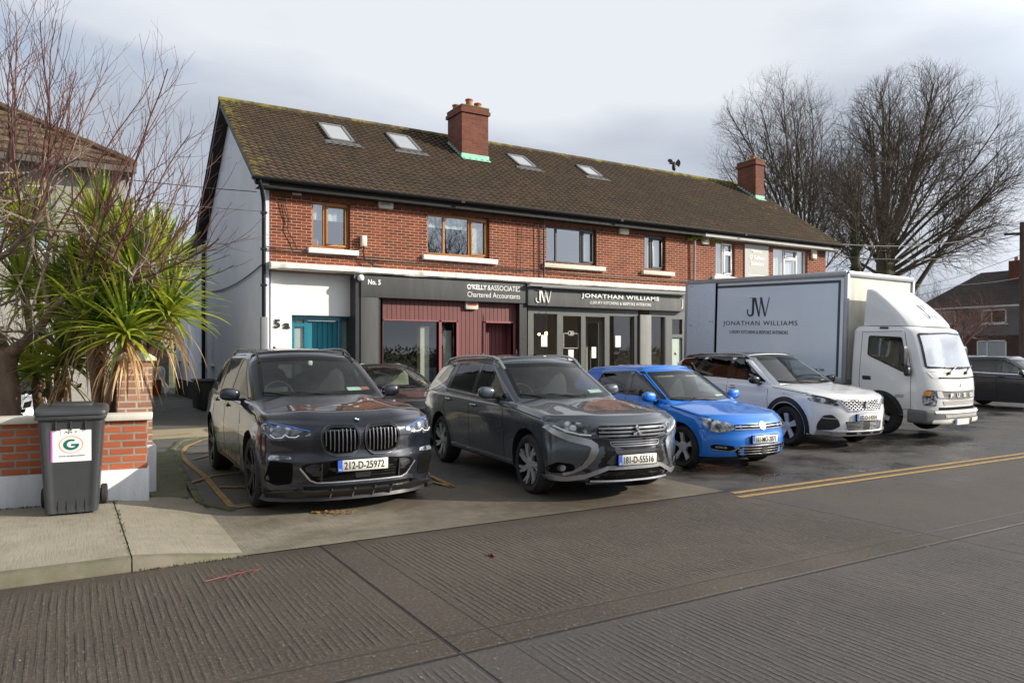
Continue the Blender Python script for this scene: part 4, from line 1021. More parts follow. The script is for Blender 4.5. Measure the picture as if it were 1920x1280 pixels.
M_plate = M('plate_white', (.62,.62,.56), .35, var=.04); M_plb = M('plate_blue', (.02,.09,.45), .4); M_plt = M('plate_black', (.02,.02,.02), .5)
M_red = M('tail_lamp_red', (.35,.01,.01), .15, coat=.5); M_permit = M('permit_paper', (.62,.72,.66), .7); M_permitr = M('red_permit', (.55,.14,.11), .7)
M_amber = M('amber_lens', (.7,.3,.06), .2)
def lampmat(name, base=(.20,.22,.25)):
    t = NT(name); v = t.n('ShaderNodeTexVoronoi', ins={'Vector': t.tc(), 'Scale': 11.0})
    c = t.mix(t.rng(v.outputs[0], .15, .5), (.62,.66,.70), base); c = t.mix(t.rng(t.noise(13, 3), .45, .6), c, (.025,.028,.035))
    return t.fin(c, .12, t.bump(v.outputs[0], .6, .03), Metallic=.55, **{'Coat Weight': 1.0, 'Coat Roughness': .01})
M_lampd = lampmat('headlamp_lens', (.10,.12,.15)); M_lamp = lampmat('headlamp_lens_bright', (.32,.35,.38))
def meshmat(name, sc_=.02, a=(.01,.01,.01), b=(.10,.10,.11), kind='diamond', metal=.3):
    t = NT(name); X = t.sep()
    if kind == 'diamond':
        u = t.math('FRACT', t.math('DIVIDE', t.math('ADD', X[0], X[2]), sc_)); v = t.math('FRACT', t.math('DIVIDE', t.math('SUBTRACT', X[0], X[2]), sc_))
    else:
        row = t.math('FLOOR', t.math('DIVIDE', X[2], sc_*.55)); u = t.math('FRACT', t.math('ADD', t.math('DIVIDE', X[0], sc_*1.5), t.math('MULTIPLY', row, .5))); v = t.math('FRACT', t.math('DIVIDE', X[2], sc_*.55))
    f = t.math('MULTIPLY', t.rng(t.math('ABSOLUTE', t.math('SUBTRACT', u, .5)), .26, .38, 1, 0), t.rng(t.math('ABSOLUTE', t.math('SUBTRACT', v, .5)), .22, .34, 1, 0))
    c = t.mix(f, b, a) if kind == 'diamond' else t.mix(f, a, b)
    return t.fin(c, .3, t.bump(f, .8, .006), Metallic=metal)
M_mesh = meshmat('grille_mesh', .028); M_dots = meshmat('chrome_dot_grille', .052, (.02,.02,.02), (.75,.75,.76), 'dots', .6)
M_slotm = M('intake_black', (.004,.004,.004), .8, spec=.08)

def wheel(root, side, cx, y, r, w, style, name='wheel', steer=0):
    """side -1: outer face towards -x; cx = x of the outer tyre face"""
    s = side; L = lambda h: cx + (-s)*h     # h = depth inwards from the outer face
    mb = MB(); ri = style.get('rim', r*.72)
    prof = [(ri-.005,.015),(ri+.01,.004),(r*.88,.0),(r-.035,.008),(r-.010,.028),(r,.06)] + [(r+(.0 if i % 2 else -.006), .06+(w-.12)*i/9) for i in range(1, 9)] + [(r,w-.06),(r-.02,w-.02),(r*.85,w),(ri,w-.01)]
    n = 40
    for rr_, h in prof:
        for j in range(n):
            a = 2*pi*j/n; mb.v.append((L(h), y+rr_*cos(a), r+rr_*sin(a)))
    for i in range(len(prof)-1):
        for j in range(n):
            mb.f.append((i*n+j, i*n+(j+1) % n, (i+1)*n+(j+1) % n, (i+1)*n+j)); mb.m.append(0)
    W = mb.build(name, M_tyre, root, smooth=40, local=True)
    mb = MB(); prof = [(ri,.012),(ri-.006,.004),(ri-.018,.008),(ri-.022,.05),(ri-.03,w*.55),(.02,w*.56)]
    for rr_, h in prof:
        for j in range(n):
            a = 2*pi*j/n; mb.v.append((L(h), y+rr_*cos(a), r+rr_*sin(a)))
    for i in range(len(prof)-1):
        for j in range(n): mb.f.append((i*n+j, i*n+(j+1) % n, (i+1)*n+(j+1) % n, (i+1)*n+j)); mb.m.append(0)
    mb.build('rim', style.get('barrel', M_rimd), W, smooth=40, local=True)
    mb = MB(); N = style['n']
    for i in range(N):
        a0 = 2*pi*i/N + style.get('ph', .3)
        for k in range(2 if style.get('twin') else 1):
            da = (style['twin']*(1 if k else -1)) if style.get('twin') else 0
            w0, w1 = style['w']; tw = style.get('twist', 0)
            pts = []
            for t_ in (0, .5, 1):
                rr_ = .055 + (ri-.012-.055)*t_; a = a0 + da*(.35+.65*t_) + tw*t_*t_; ww = w0+(w1-w0)*t_; hh = .035*(1-t_)**1.5*0 + (.030 if t_ < .3 else .018 if t_ < .8 else .008)
                cx_, cz_ = y+rr_*cos(a), r+rr_*sin(a); tx, tz = -sin(a), cos(a)
                pts.append(((L(hh), cx_+tx*ww/2, cz_+tz*ww/2), (L(hh), cx_-tx*ww/2, cz_-tz*ww/2), (L(hh+.035), cx_-tx*ww*.4, cz_-tz*ww*.4), (L(hh+.035), cx_+tx*ww*.4, cz_+tz*ww*.4)))
            for a_, b_ in zip(pts, pts[1:]):
                for l in range(4): mb.face([a_[l], a_[(l+1) % 4], b_[(l+1) % 4], b_[l]])
    mb.lathe([(.001,-.028 if s > 0 else -.0),(.001,0)], (cx, y, r), 'x', 8) if False else None
    k = len(mb.v)
    for h, rr_ in ((.024,.001),(.022,.05),(.028,.075),(.06,.08)):
        for j in range(16):
            a = 2*pi*j/16; mb.v.append((L(h), y+rr_*cos(a), r+rr_*sin(a)))
    for i in range(3):
        for j in range(16): mb.f.append((k+i*16+j, k+i*16+(j+1) % 16, k+(i+1)*16+(j+1) % 16, k+(i+1)*16+j)); mb.m.append(0)
    mb.build('spokes', style['mat'], W, smooth=30, local=True)
    return W

def car(spec, loc, rot, label, cat, group=None, detail=True):
    S = spec; L_, hw = S['L'], S['hw']
    root = thing(S['name'], loc, label, cat, group, rz=rot)
    ZC, ZS, ZB = cub(S['top']), cub(S['shoulder']), cub(S['bottom']); SD = cub(S['side']); FR = cub(S['fprof']); RR_ = cub(S['rprof'])
    d, p, dr, pr = S['sweep'], S['spow'], S.get('rsweep', .25), 3.0
    PL = cub(S.get('plan', [(0,.97),(.8,1),(L_-1,1),(L_,.95)])); R = S['round']
    wf, wr, rw = S['wf'], S['wr'], S['rw']; fl = S.get('flare', .025)
    cr_ = S.get('crease', .75)
    def HW(y, z):
        g = max(math.exp(-((y-wf)/(rw*1.25))**2), math.exp(-((y-wr)/(rw*1.25))**2)) * fl * max(0, min(1, (1.02-z)/.35))
        return hw*SD(z)*PL(y)-fl+g
    def low(b, a, c):
        y = a*L_
        for _ in range(3):
            zs, zc, zb = ZS(y), ZC(y), ZB(y); zt = zs+(zc-zs)*(1-abs(b)**2.6)
            z = zb+c*(zt-zb); yf = FR(z)+d*abs(b)**p; yr = L_-RR_(z)-dr*abs(b)**pr; y = yf+a*(yr-yf)
        h = HW(y, z); x = b*h
        bulge = S.get('bulge', .0)
        dx = h-abs(x); dy = min(y-yf, yr-y); dzt = zt-z; dzb = z-zb
        r = (R[0], R[1], R[2])
        if dzt < dzb: e = rnd3(None, dx, dy, dzt, r); sz = -1
        else: e = rnd3(None, dx, dy, dzb, (R[0]*.6, R[1]*.6, R[2]*.5)); sz = 1
        x -= e[0]*(1 if x > 0 else -1); y += e[1]*(1 if y-yf < yr-y else -1); z += sz*e[2]
        if bulge and c > .99 and y < S['cowl'][0]+.1:
            k = abs(x)/hw; z += bulge*math.exp(-((k-.48)/.13)**2)*min(1, y/.5)
        return (x, y, z)
    lo = cuboid(S.get('na', 84), 34, 22, low, ka=.75, kb=.65, kc=.35)
    # wheel arches cut out
    me = bpy.data.meshes.new('lo'); me.from_pydata(lo.v, [], lo.f); bm = bmesh.new(); bm.from_mesh(me); bmesh.ops.recalc_face_normals(bm, faces=bm.faces); bm.to_mesh(me); bm.free()
    ra = S.get('arch', rw+.055); cut = MB()
    for y0 in (wf, wr):
        for sx in (-1, 1):
            k = len(cut.v); n = 40; a, b = sorted((sx*(hw-.40), sx*(hw+.4)))
            for x in (a, b):
                for j in range(n): cut.v.append((x, y0+ra*cos(2*pi*j/n), S.get('archz', rw+.015)+ra*sin(2*pi*j/n)))
            cut.f.append(tuple(range(k, k+n))); cut.f.append(tuple(reversed(range(k+n, k+2*n))))
            for j in range(n): cut.f.append((k+j, k+n+j, k+n+(j+1) % n, k+(j+1) % n))
    mc = bpy.data.meshes.new('cut'); mc.from_pydata(cut.v, [], cut.f); bm = bmesh.new(); bm.from_mesh(mc); bmesh.ops.recalc_face_normals(bm, faces=bm.faces); bm.to_mesh(mc); bm.free()
    ol = link('lo', me, None); oc = link('cut', mc, None)
    me.materials.append(S['paint']); me.materials.append(M_well); mc.materials.append(M_well)
    md = ol.modifiers.new('b', 'BOOLEAN'); md.object = oc; md.operation = 'DIFFERENCE'; md.solver = 'EXACT'; md.material_mode = 'TRANSFER'
    bpy.context.view_layer.update()
    res = bpy.data.meshes.new_from_object(ol.evaluated_get(bpy.context.evaluated_depsgraph_get()))
    slot = {i: (1 if m == M_well else 0) for i, m in enumerate(res.materials)}
    body = MB(); body.v = [tuple(v.co) for v in res.vertices]; body.f = [tuple(p_.vertices) for p_ in res.polygons]; body.m = [slot.get(p_.material_index, 0) for p_ in res.polygons]
    for o in (ol, oc): bpy.data.objects.remove(o)
    # greenhouse
    yc, zc_ = S['cowl']; yw, zw = S['wtop']; RT = cub(S['roof']); hb, hr = S['gw']; cv = S.get('wcurve', .22); yrb, zrb, yrt, zrt = S['rear']; zbelt = S['belt']; BZ = cub(zbelt)
    Rg = S.get('ground', (.10,.07,.09))
    def gh(b, a, c):
        z0 = zc_-.12
        ztop = RT(yw+a*(yrt-yw)); z = z0+c*(ztop-z0)
        for _ in range(3):
            yf = yc+(z-zc_)*(yw-yc)/(zw-zc_)+cv*abs(b)**2.2*(.6+.4*c); yr = yrb+(z-zrb)*(yrt-yrb)/(zrt-zrb)-.10*abs(b)**3
            y = yf+a*(yr-yf); zt = RT(y)-S.get('crown', .05)*abs(b)**2.4; z = z0+c*(zt-z0)
        t_ = (z-BZ(y))/(zt-BZ(y)); h = (hb+(hr-hb)*t_-.03*max(0,t_)**3)*lin([(yc,.93),(yc+.8,1),(yrt-.6,1),(yrb,.93)])(y); x = b*h
        dx = h-abs(x); dy = min(y-yf, yr-y)
        e = rnd3(None, dx, dy, zt-z, Rg)
        if zt-z > Rg[2]: e = rnd3(None, dx, dy, 9, (.04,.05,.1))
        x -= e[0]*(1 if x > 0 else -1); y += e[1]*(1 if y-yf < yr-y else -1); z -= e[2]
        return (x, y, z)
    g = cuboid(76, 40, 22, gh, ka=.4, kb=.5, kc=.2)
    full = MB(); full.v = list(body.v); full.f = list(body.f); k = len(full.v); full.v += g.v; full.f += [tuple(i+k for i in f) for f in g.f]
    B = Body(full.v, full.f); G = Body(g.v, g.f)
    # cut window openings from the greenhouse
    keep = MB(); keep.v = g.v; WS = S['wscreen']; SW = S['sidewin']; RW_ = S.get('rwin')
    ws_in = inset(densify(WS, .05, rnd=.04), .022); sw_in = [inset(densify(w_[0], .05, rnd=.03), .014) for w_ in SW]; rw_in = inset(densify(RW_, .05, rnd=.05), .02) if RW_ else None
    for f in g.f:
        vs = [Vector(g.v[i]) for i in f]; c = sum(vs, Vector())/4; n = (vs[2]-vs[0]).cross(vs[3]-vs[1])
        if n.length > 0: n.normalize()
        an = (abs(n.x), abs(n.y), abs(n.z)); cut_ = False
        if c.y < yw+.15 and an[1]+an[2] > .6 and an[1] > .2 and inpoly(c.x, c.z, ws_in): cut_ = True
        elif an[0] > .55 and any(inpoly(c.y, c.z, w_) for w_ in sw_in): cut_ = True
        elif rw_in and c.y > yrt-.25 and an[1] > .2 and inpoly(c.x, c.z, rw_in): cut_ = True
        elif c.z < zc_-.10: cut_ = True
        if not cut_: keep.f.append(f); keep.m.append(2 if (c.z > S.get('rooflim', 9) and an[2] > .8) else 0)
    ylo, yhi = yc+.06, yrb-.12
    for i, f in enumerate(body.f):
        if body.m[i] == 0:
            vs = [Vector(body.v[j]) for j in f]; c = sum(vs, Vector())/len(vs)
            if ylo < c.y < yhi and abs(c.x) < hb*.9 and c.z > BZ(c.y)-.15:
                if c.y > yc + .35*abs(c.x/hb)**2+.05: body.m[i] = 1
            if c.z < ZB(c.y)+.03: body.m[i] = 1
    body.merge(keep)
    body.build('body', [S['paint'], M_well, S.get('roofmat', S['paint'])], root, smooth=38, local=True)
    # glass
    b_ = lambda name, mb, mat, par=root, **kw: mb.build(name, mat, par, local=True, **{'smooth': 50, **kw})
    w_ = b_('windscreen', G.patch(inset(densify(WS, .05, rnd=.04), .03), 'front', .002, skirt=0, rnd=0, step=1, rings=(0,.2,.4,.6,.8)), M_wind)
    b_('glass_border', G.ringp(WS, 'front', .045, .004, rnd=.04), M_frit, w_)
    for sd_ in ('left', 'right'):
        for P, kind in SW:
            w_ = b_('side_window', G.patch(inset(densify(P, .05, rnd=.03), .02), sd_, .001, skirt=0, rnd=0, step=1, rings=(0,.3,.6)), M_priv if kind == 'p' else M_side)
            b_('glass_border', G.ringp(P, sd_, .028, .003, rnd=.03), M_frit, w_)
        for P in S.get('pillars', []): b_('pillar_trim', G.patch(P, sd_, .005, rnd=.005), M_gloss)
        if S.get('beltline'):
            m_, wd, pts, cl = S['beltline']; b_('window_trim', G.strip(pts, sd_, wd, .009, closed=cl, rnd=.04), m_)
    if RW_:
        w_ = b_('rear_window', G.patch(inset(densify(RW_, .05, rnd=.05), .03), 'rear', .001, skirt=0, rnd=0, rings=(0,.3,.6)), M_priv if S.get('rpriv') else M_side)
        b_('glass_border', G.ringp(RW_, 'rear', .045, .003, rnd=.05), M_frit, w_)
    # cabin
    sm_ = S.get('seat', M_seat); zb_ = BZ(yw)-.02
    for sx in (-1, 1):
        x = sx*hb*.45; ys = yw+.45
        mb = MB().blob((x, ys, zb_+.02), (.25,.08,.34), 3.5); st = b_('seat', mb, sm_); b_('headrest', MB().blob((x, ys+.06, zb_+.40), (.14,.05,.09), 3), sm_, st)
        mb = MB().blob((x, ys+.95, zb_), (.26,.08,.26), 3.5); b_('seat', mb, sm_)
    b_('dashboard', MB().blob((0, yc+.42, zc_-.03), (hb*.82,.33,.055), 4), M_dash)
    mb = MB(); cx, cy, cz = -hb*.45, yc+.72, zc_+.0
    P = [(cx+.18*cos(a), cy+.06*sin(a), cz+.17*sin(a)) for a in [2*pi*i/20 for i in range(21)]]; mb.tube(P, .014, 6).box(cx-.16,cx+.16,cy-.01,cy+.01,cz-.02,cz+.02); b_('steering_wheel', mb, M_dash)
    b_('rear_view_mirror', MB().blob((0, yw+.05, zw-.10), (.11,.02,.035), 3), M_gloss)
    # wheels, mirrors, handles, plates
    for y, st in ((wf, S['wheel']), (wr, S['wheel'])):
        for sx in (-1, 1): wheel(root, sx, sx*(hw-S.get('inw', .035)), y, rw, S.get('tw', .25), st)
    for sx, sd_ in ((-1, 'left'), (1, 'right')):
        ym, zm = S['mirror']; pH, nH = G.hit(ym+.06, zm-.02, sd_); xm = abs(pH.x)
        m_ = b_('wing_mirror', MB().blob((sx*(xm+.17), ym, zm+.01), (.115,.06,.075), 2.8, rot=Matrix.Rotation(-sx*.10, 3, 'Y')), S.get('mirmat', S['paint']))
        b_('mirror_arm', MB().bar((sx*(xm-.03), ym+.05, zm-.06), (sx*(xm+.10), ym+.01, zm-.05), .10, .035), M_trim, m_, bevel=.01)
        b_('mirror_glass', MB().blob((sx*(xm+.17), ym+.045, zm+.01), (.10,.025,.062), 3), M_chr, m_)
        for (y0, z0) in S['handles']:
            h, nn = B.hit(y0, z0, sd_); b_('door_handle', MB().blob((h.x+sx*.018, y0, z0), (.016,.105,.016), 3), S.get('handlemat', S['paint']))
            b_('handle_recess', B.patch([(y0-.07,z0-.03),(y0+.07,z0-.03),(y0+.07,z0+.03),(y0-.07,z0+.03)], sd_, .0015, skirt=0, rnd=.03, step=.02), M('handle_recess', (.01,.01,.012), .5))
        for P in S['seams']: b_('door_seam', B.strip(P, sd_, .009, .0012, skirt=0), M_slotm, smooth=0)
        if S.get('cladding'):
            mb = MB()
            for y0 in (wf, wr):
                P = [(y0+(ra+.058)*cos(a), S.get('archz', rw+.015)+(ra+.058)*sin(a)) for a in [pi*(-.12)+pi*1.24*i/20 for i in range(21)]]; B.strip(P, sd_, .085, .012, .02, mb=mb)
            B.strip([(wf+ra, ZB(1.5)+.10),(wr-ra, ZB(2.5)+.10)], sd_, .16, .012, .02, mb=mb); b_('wheel_arch_cladding', mb, M_trim)
        if S.get('sill'):
            m_, z0, wd = S['sill']; b_('sill_trim', B.strip([(wf+ra+.02, z0),(wr-ra-.02, z0+.02)], sd_, wd, .008), m_)
        if S.get('rails'):
            m_ = S['rails'][0]; pts = []
            for y0 in [S['rails'][1]+(S['rails'][2]-S['rails'][1])*i/12 for i in range(13)]:
                h, nn = G.hit(sx*hr*S['rails'][4], y0, 'top'); e_ = min(1, min(y0-S['rails'][1], S['rails'][2]-y0)/.14); pts.append((h.x, h.y, h.z+S['rails'][3]*e_))
            b_('roof_rail', MB().tube(pts, .017, 8), m_)
    if S.get('antenna'):
        h, nn = G.hit(0, S['antenna'], 'top'); b_('roof_aerial', MB().poly([(S['antenna'],h.z-.01),(S['antenna']+.18,h.z-.01),(S['antenna']+.17,h.z+.06),(S['antenna']+.13,h.z+.065)], 'x', -.014, .014), S['paint'])
    b_('tail_lamp', B.patch([(hw*.55,S['tail'][0]),(hw*.97,S['tail'][0]),(hw*.97,S['tail'][1]),(hw*.55,S['tail'][1])], 'rear', .006), M_red); b_('tail_lamp', B.patch([(-hw*.55,S['tail'][0]),(-hw*.97,S['tail'][0]),(-hw*.97,S['tail'][1]),(-hw*.55,S['tail'][1])], 'rear', .006), M_red)
    for sd_ in ('left', 'right'): b_('tail_lamp', B.patch([(L_-.42,S['tail'][0]+.03),(L_-.2,S['tail'][0]),(L_-.18,S['tail'][1]),(L_-.30,S['tail'][1])], sd_, .006, step=.03), M_red)
    if S.get('plate'):
        z0, tx, w0, h0 = S['plate'][:4]; h, nn = B.hit(0, z0, 'front'); y0 = h.y-.02
        for tz in (z0-h0/2, z0+h0/2): y0 = min(y0, B.hit(0, tz, 'front')[0].y-.014)
        pl = b_('number_plate', MB().box(-w0/2,w0/2,y0-.006,y0+.012,z0-h0/2,z0+h0/2), M_plate, bevel=.003, seg=1)
        b_('plate_border', MB().box(-w0/2-.006,w0/2+.006,y0-.001,y0+.022,z0-h0/2-.006,z0+h0/2+.006), M_slotm, pl)
        b_('country_band', MB().box(-w0/2,-w0/2+.045,y0-.0075,y0-.005,z0-h0/2,z0+h0/2), M_plb, pl)
        tt = text('IRL', .03, (-w0/2+.009,y0-.009,z0-h0/2+.012), M_signw, 'country_letters', pl, width=.028, height=.016, local=True, ext=.0005)
        tt = text(tx, .1, (-w0/2+.065,y0-.0085,z0-h0*.34), M_plt, 'plate_number', pl, width=w0-.105, height=h0*.68, local=True, ext=.0008, bold=.001)
    S['front'](root, B, G, b_, S)
    return root
def both(B, pts): return [pts, [(-x, z) for x, z in pts]]
def symstrip(B, pts, w, off=.008, view='front', mb=None, skirt=.006):
    mb = mb or MB()
    for P in both(B, pts): B.strip(P, view, w, off, skirt, mb=mb)
    return mb
def wipers(b_, G, S):
    mb = MB(); yc, zc_ = S['cowl']
    for x0, x1, z1 in ((-.35,-.62,.05),(.12,-.28,.05)):
        a, _ = G.hit(x0, zc_+.03, 'front'); b, _ = G.hit(x1, zc_+.07, 'front'); c, _ = G.hit(x1+.52, zc_+.045, 'front')
        mb.tube([a+Vector((0,-.04,0)), b+Vector((0,-.02,.0))], .007, 5); mb.tube([b+Vector((-.02,-.018,0)), c+Vector((0,-.018,0))], .006, 5)
    b_('wipers', mb, M_trim)
    G2 = [(-S['gw'][0]*.93,zc_+.0),(-.5,zc_-.0),(0,zc_),(.5,zc_),(S['gw'][0]*.93,zc_)]
def wframe(S, hb=.80, top=.68, zt=None):
    yc, zc = S['cowl']; yw, zw = S['wtop']; g0, g1 = S['gw']
    return [(-g0*hb*1.02, zc+.035), (0, zc+.02), (g0*hb*1.02, zc+.035), (g1*top*1.08, zw-.045), (0, zw-.03), (-g1*top*1.08, zw-.045)]

# ---- dark grey suv with twin kidney shaped grilles
def front_x5(root, B, G, b_, S):
    for sx in (-1, 1):
        K = [(sx*x, z) for x, z in [(.028,.69),(.022,.81),(.055,.872),(.31,.885),(.395,.852),(.412,.76),(.36,.63),(.29,.592),(.085,.592)]]
        gk = b_('kidney_grille', B.patch(K, 'front', .004, rnd=.05), M_slotm)
        b_('grille_frame', B.ringp(K, 'front', .022, .028, skirt=.005, rnd=.05), M_gloss, gk)
        b_('grille_edge', B.strip(K, 'front', .007, .031, closed=True, rnd=.05), M('dark_chrome', (.10,.10,.11), .25, metal=.8), gk)
        mb = MB()
        for i in range(8):
            x = sx*(.078+i*.040); dz = .012 if 0 < i < 7 else .03
            B.strip([(x, .625+dz*(1.5 if i > 5 else .5)+.01*max(0,i-4)), (x+sx*.0, .852-dz*.3)], 'front', .010, .024, mb=mb)
        b_('grille_bars', mb, M('bar_chrome', (.17,.17,.18), .25, metal=.8), gk)
        H = [(sx*x, z) for x, z in [(.49,.81),(.50,.840),(.66,.876),(.80,.904),(.885,.915),(.905,.87),(.865,.785),(.80,.752),(.66,.768)]]
        hl = b_('headlight', B.patch(H, 'front', .006, rnd=.03, step=.03), M_lampd)
        b_('daytime_strip', B.strip([(sx*x, z) for x, z in [(.60,.808),(.63,.79),(.69,.79),(.72,.812),(.75,.785),(.81,.78),(.845,.81)]], 'front', .007, .012, step=.02), M_logo, hl)
        b_('lamp_eyelid', B.strip([(sx*x, z) for x, z in [(.50,.846),(.66,.883),(.80,.911),(.88,.921)]], 'front', .008, .012, step=.02), M('blue_eyelid', (.05,.12,.40), .2), hl)
        b_('air_duct', B.patch([(sx*x, z) for x, z in [(.66,.54),(.86,.56),(.89,.36),(.80,.31),(.66,.33)]], 'front', .004, rnd=.03), M_slotm)
        b_('fog_strip', B.patch([(sx*x, z) for x, z in [(.67,.575),(.68,.605),(.84,.61),(.87,.585),(.86,.565)]], 'front', .01, rnd=.01, step=.02), M_lamp)
        b_('bumper_blade', B.strip([(sx*x, z) for x, z in [(.56,.285),(.62,.27),(.70,.22),(.80,.215),(.91,.285)]], 'front', .028, .02), M_gloss)
    I = [(-.55,.53),(-.60,.49),(-.50,.36),(-.44,.335),(.44,.335),(.50,.36),(.60,.49),(.55,.53),(.30,.555),(-.30,.555)]
    it = b_('lower_intake', B.patch(I, 'front', .004, rnd=.03), M_slotm)
    b_('intake_edge', B.strip([(-.60,.49),(-.50,.36),(-.44,.335),(.44,.335),(.50,.36),(.60,.49)], 'front', .012, .014), M_sil, it)
    mb = MB()
    for x in (-.40, .40): B.strip([(x,.35),(x,.53)], 'front', .014, .02, mb=mb)
    for z in (.39,.42,.45): B.strip([(-.1,z),(.36,z-.004)], 'front', .006, .01, mb=mb)
    b_('intake_bars', mb, M_trim, it)
    b_('radar_cover', B.patch([(-.07,.37),(.09,.37),(.09,.45),(-.07,.45)], 'front', .012), M_trim, it)
    sp = b_('splitter', B.strip([(-.86,.225),(-.6,.245),(-.5,.235),(.5,.235),(.6,.245),(.86,.225)], 'front', .05, .035), M_trim)
    b_('splitter_gap', B.strip([(-.56,.285),(.56,.285)], 'front', .035, .002), M_slotm, sp)
    b_('splitter_blade', B.strip([(-.88,.195),(-.5,.20),(.5,.20),(.88,.195)], 'front', .022, .07, skirt=.01), M_trim, sp)
    for x in (-.3,-.08,.13,.32): b_('splitter_rib', B.strip([(x,.21),(x,.275)], 'front', .010, .05), M_sil, sp)
    h, n = B.hit(0, .935, 'front'); h2, n2 = B.hit(0, .30, 'top')
    c = Vector((0, h.y, .93)) ; roundel(b_, B, (0, .935), .036, 'blue')
    b_('roof_glass', G.patch([(-.42,2.45),(.42,2.45),(.42,4.0),(-.42,4.0)], 'top', .003, rnd=.06, skirt=.0, step=.1), M_gloss)
    wipers(b_, G, S)
    w, n = G.hit(.42, S['cowl'][1]+.09, 'front')
    b_('parking_permit', G.patch([(.34,1.15),(.53,1.15),(.51,1.215),(.33,1.215)], 'front', -.012, rnd=.004, skirt=0), M_permit)
    b_('parking_permit', G.patch([(.535,1.15),(.67,1.15),(.64,1.215),(.515,1.215)], 'front', -.012, rnd=.004, skirt=0), M_permitr)
    b_('phone_holder', MB().blob((.02, S['wtop'][0]-.10, 1.50), (.03,.015,.035), 3), M_logo)
def roundel(b_, B, c, r, kind):
    x0, z0 = c; h, n = B.hit(x0, z0, 'front')
    rot = n.to_track_quat('Z', 'Y').to_matrix()
    def P(a, rr_, o): v = rot @ Vector((rr_*cos(a), rr_*sin(a), o)); return tuple(h + v)
    def sector(a0, a1, r0, r1, o):
        mb = MB(); N = max(2, int((a1-a0)/.3))
        for i in range(N):
            a, b = a0+(a1-a0)*i/N, a0+(a1-a0)*(i+1)/N
            mb.face([P(a,r0,o), P(a,r1,o), P(b,r1,o), P(b,r0,o)])
        return mb
    mb = sector(0, 2*pi, .0001, r, .008)
    for i in range(20):
        a, b = 2*pi*i/20, 2*pi*(i+1)/20; mb.face([P(a,r,.008), P(a,r,-.01), P(b,r,-.01), P(b,r,.008)])
    M_bs = M('badge_silver', (.50,.51,.53), .5, metal=.2, spec=.2)
    bd = b_('badge', mb, M_gloss if kind == 'blue' else M_bs)
    if kind == 'blue':
        b_('badge_rim', sector(0, 2*pi, r*.94, r, .0095), M_chr, bd); b_('badge_rim', sector(0, 2*pi, r*.60, r*.66, .0095), M_chr, bd)
        for k in range(4): b_('badge_quarter', sector(pi/2*k, pi/2*(k+1), .0001, r*.6, .0095), M_logo if k % 2 else M('badge_blue', (.02,.14,.42), .3), bd)
    else:
        b_('badge_field', sector(0, 2*pi, .0001, r*.84, .0095), M('badge_dark', (.12,.13,.15), .3, metal=.5), bd)
        mb = MB()
        for s_ in (-1, 1):
            for (xa, za, xb, zb) in ((.30,.72,.12,.12),(.12,.12,.0,.40),(.62,.52,.33,-.70),(.33,-.70,.02,.02)):
                a = Vector((s_*xa*r, za*r, .0115)); b = Vector((s_*xb*r, zb*r, .0115)); d_ = (b-a).normalized(); q = Vector((-d_.y, d_.x, 0))*r*.075
                mb.face([tuple(h+rot@(a+q)), tuple(h+rot@(a-q)), tuple(h+rot@(b-q)), tuple(h+rot@(b+q))])
        b_('badge_letters', mb, M_bs, bd)
st_x5 = dict(n=5, twin=.20, w=(.07,.035), mat=M_rimd, rim=.275)
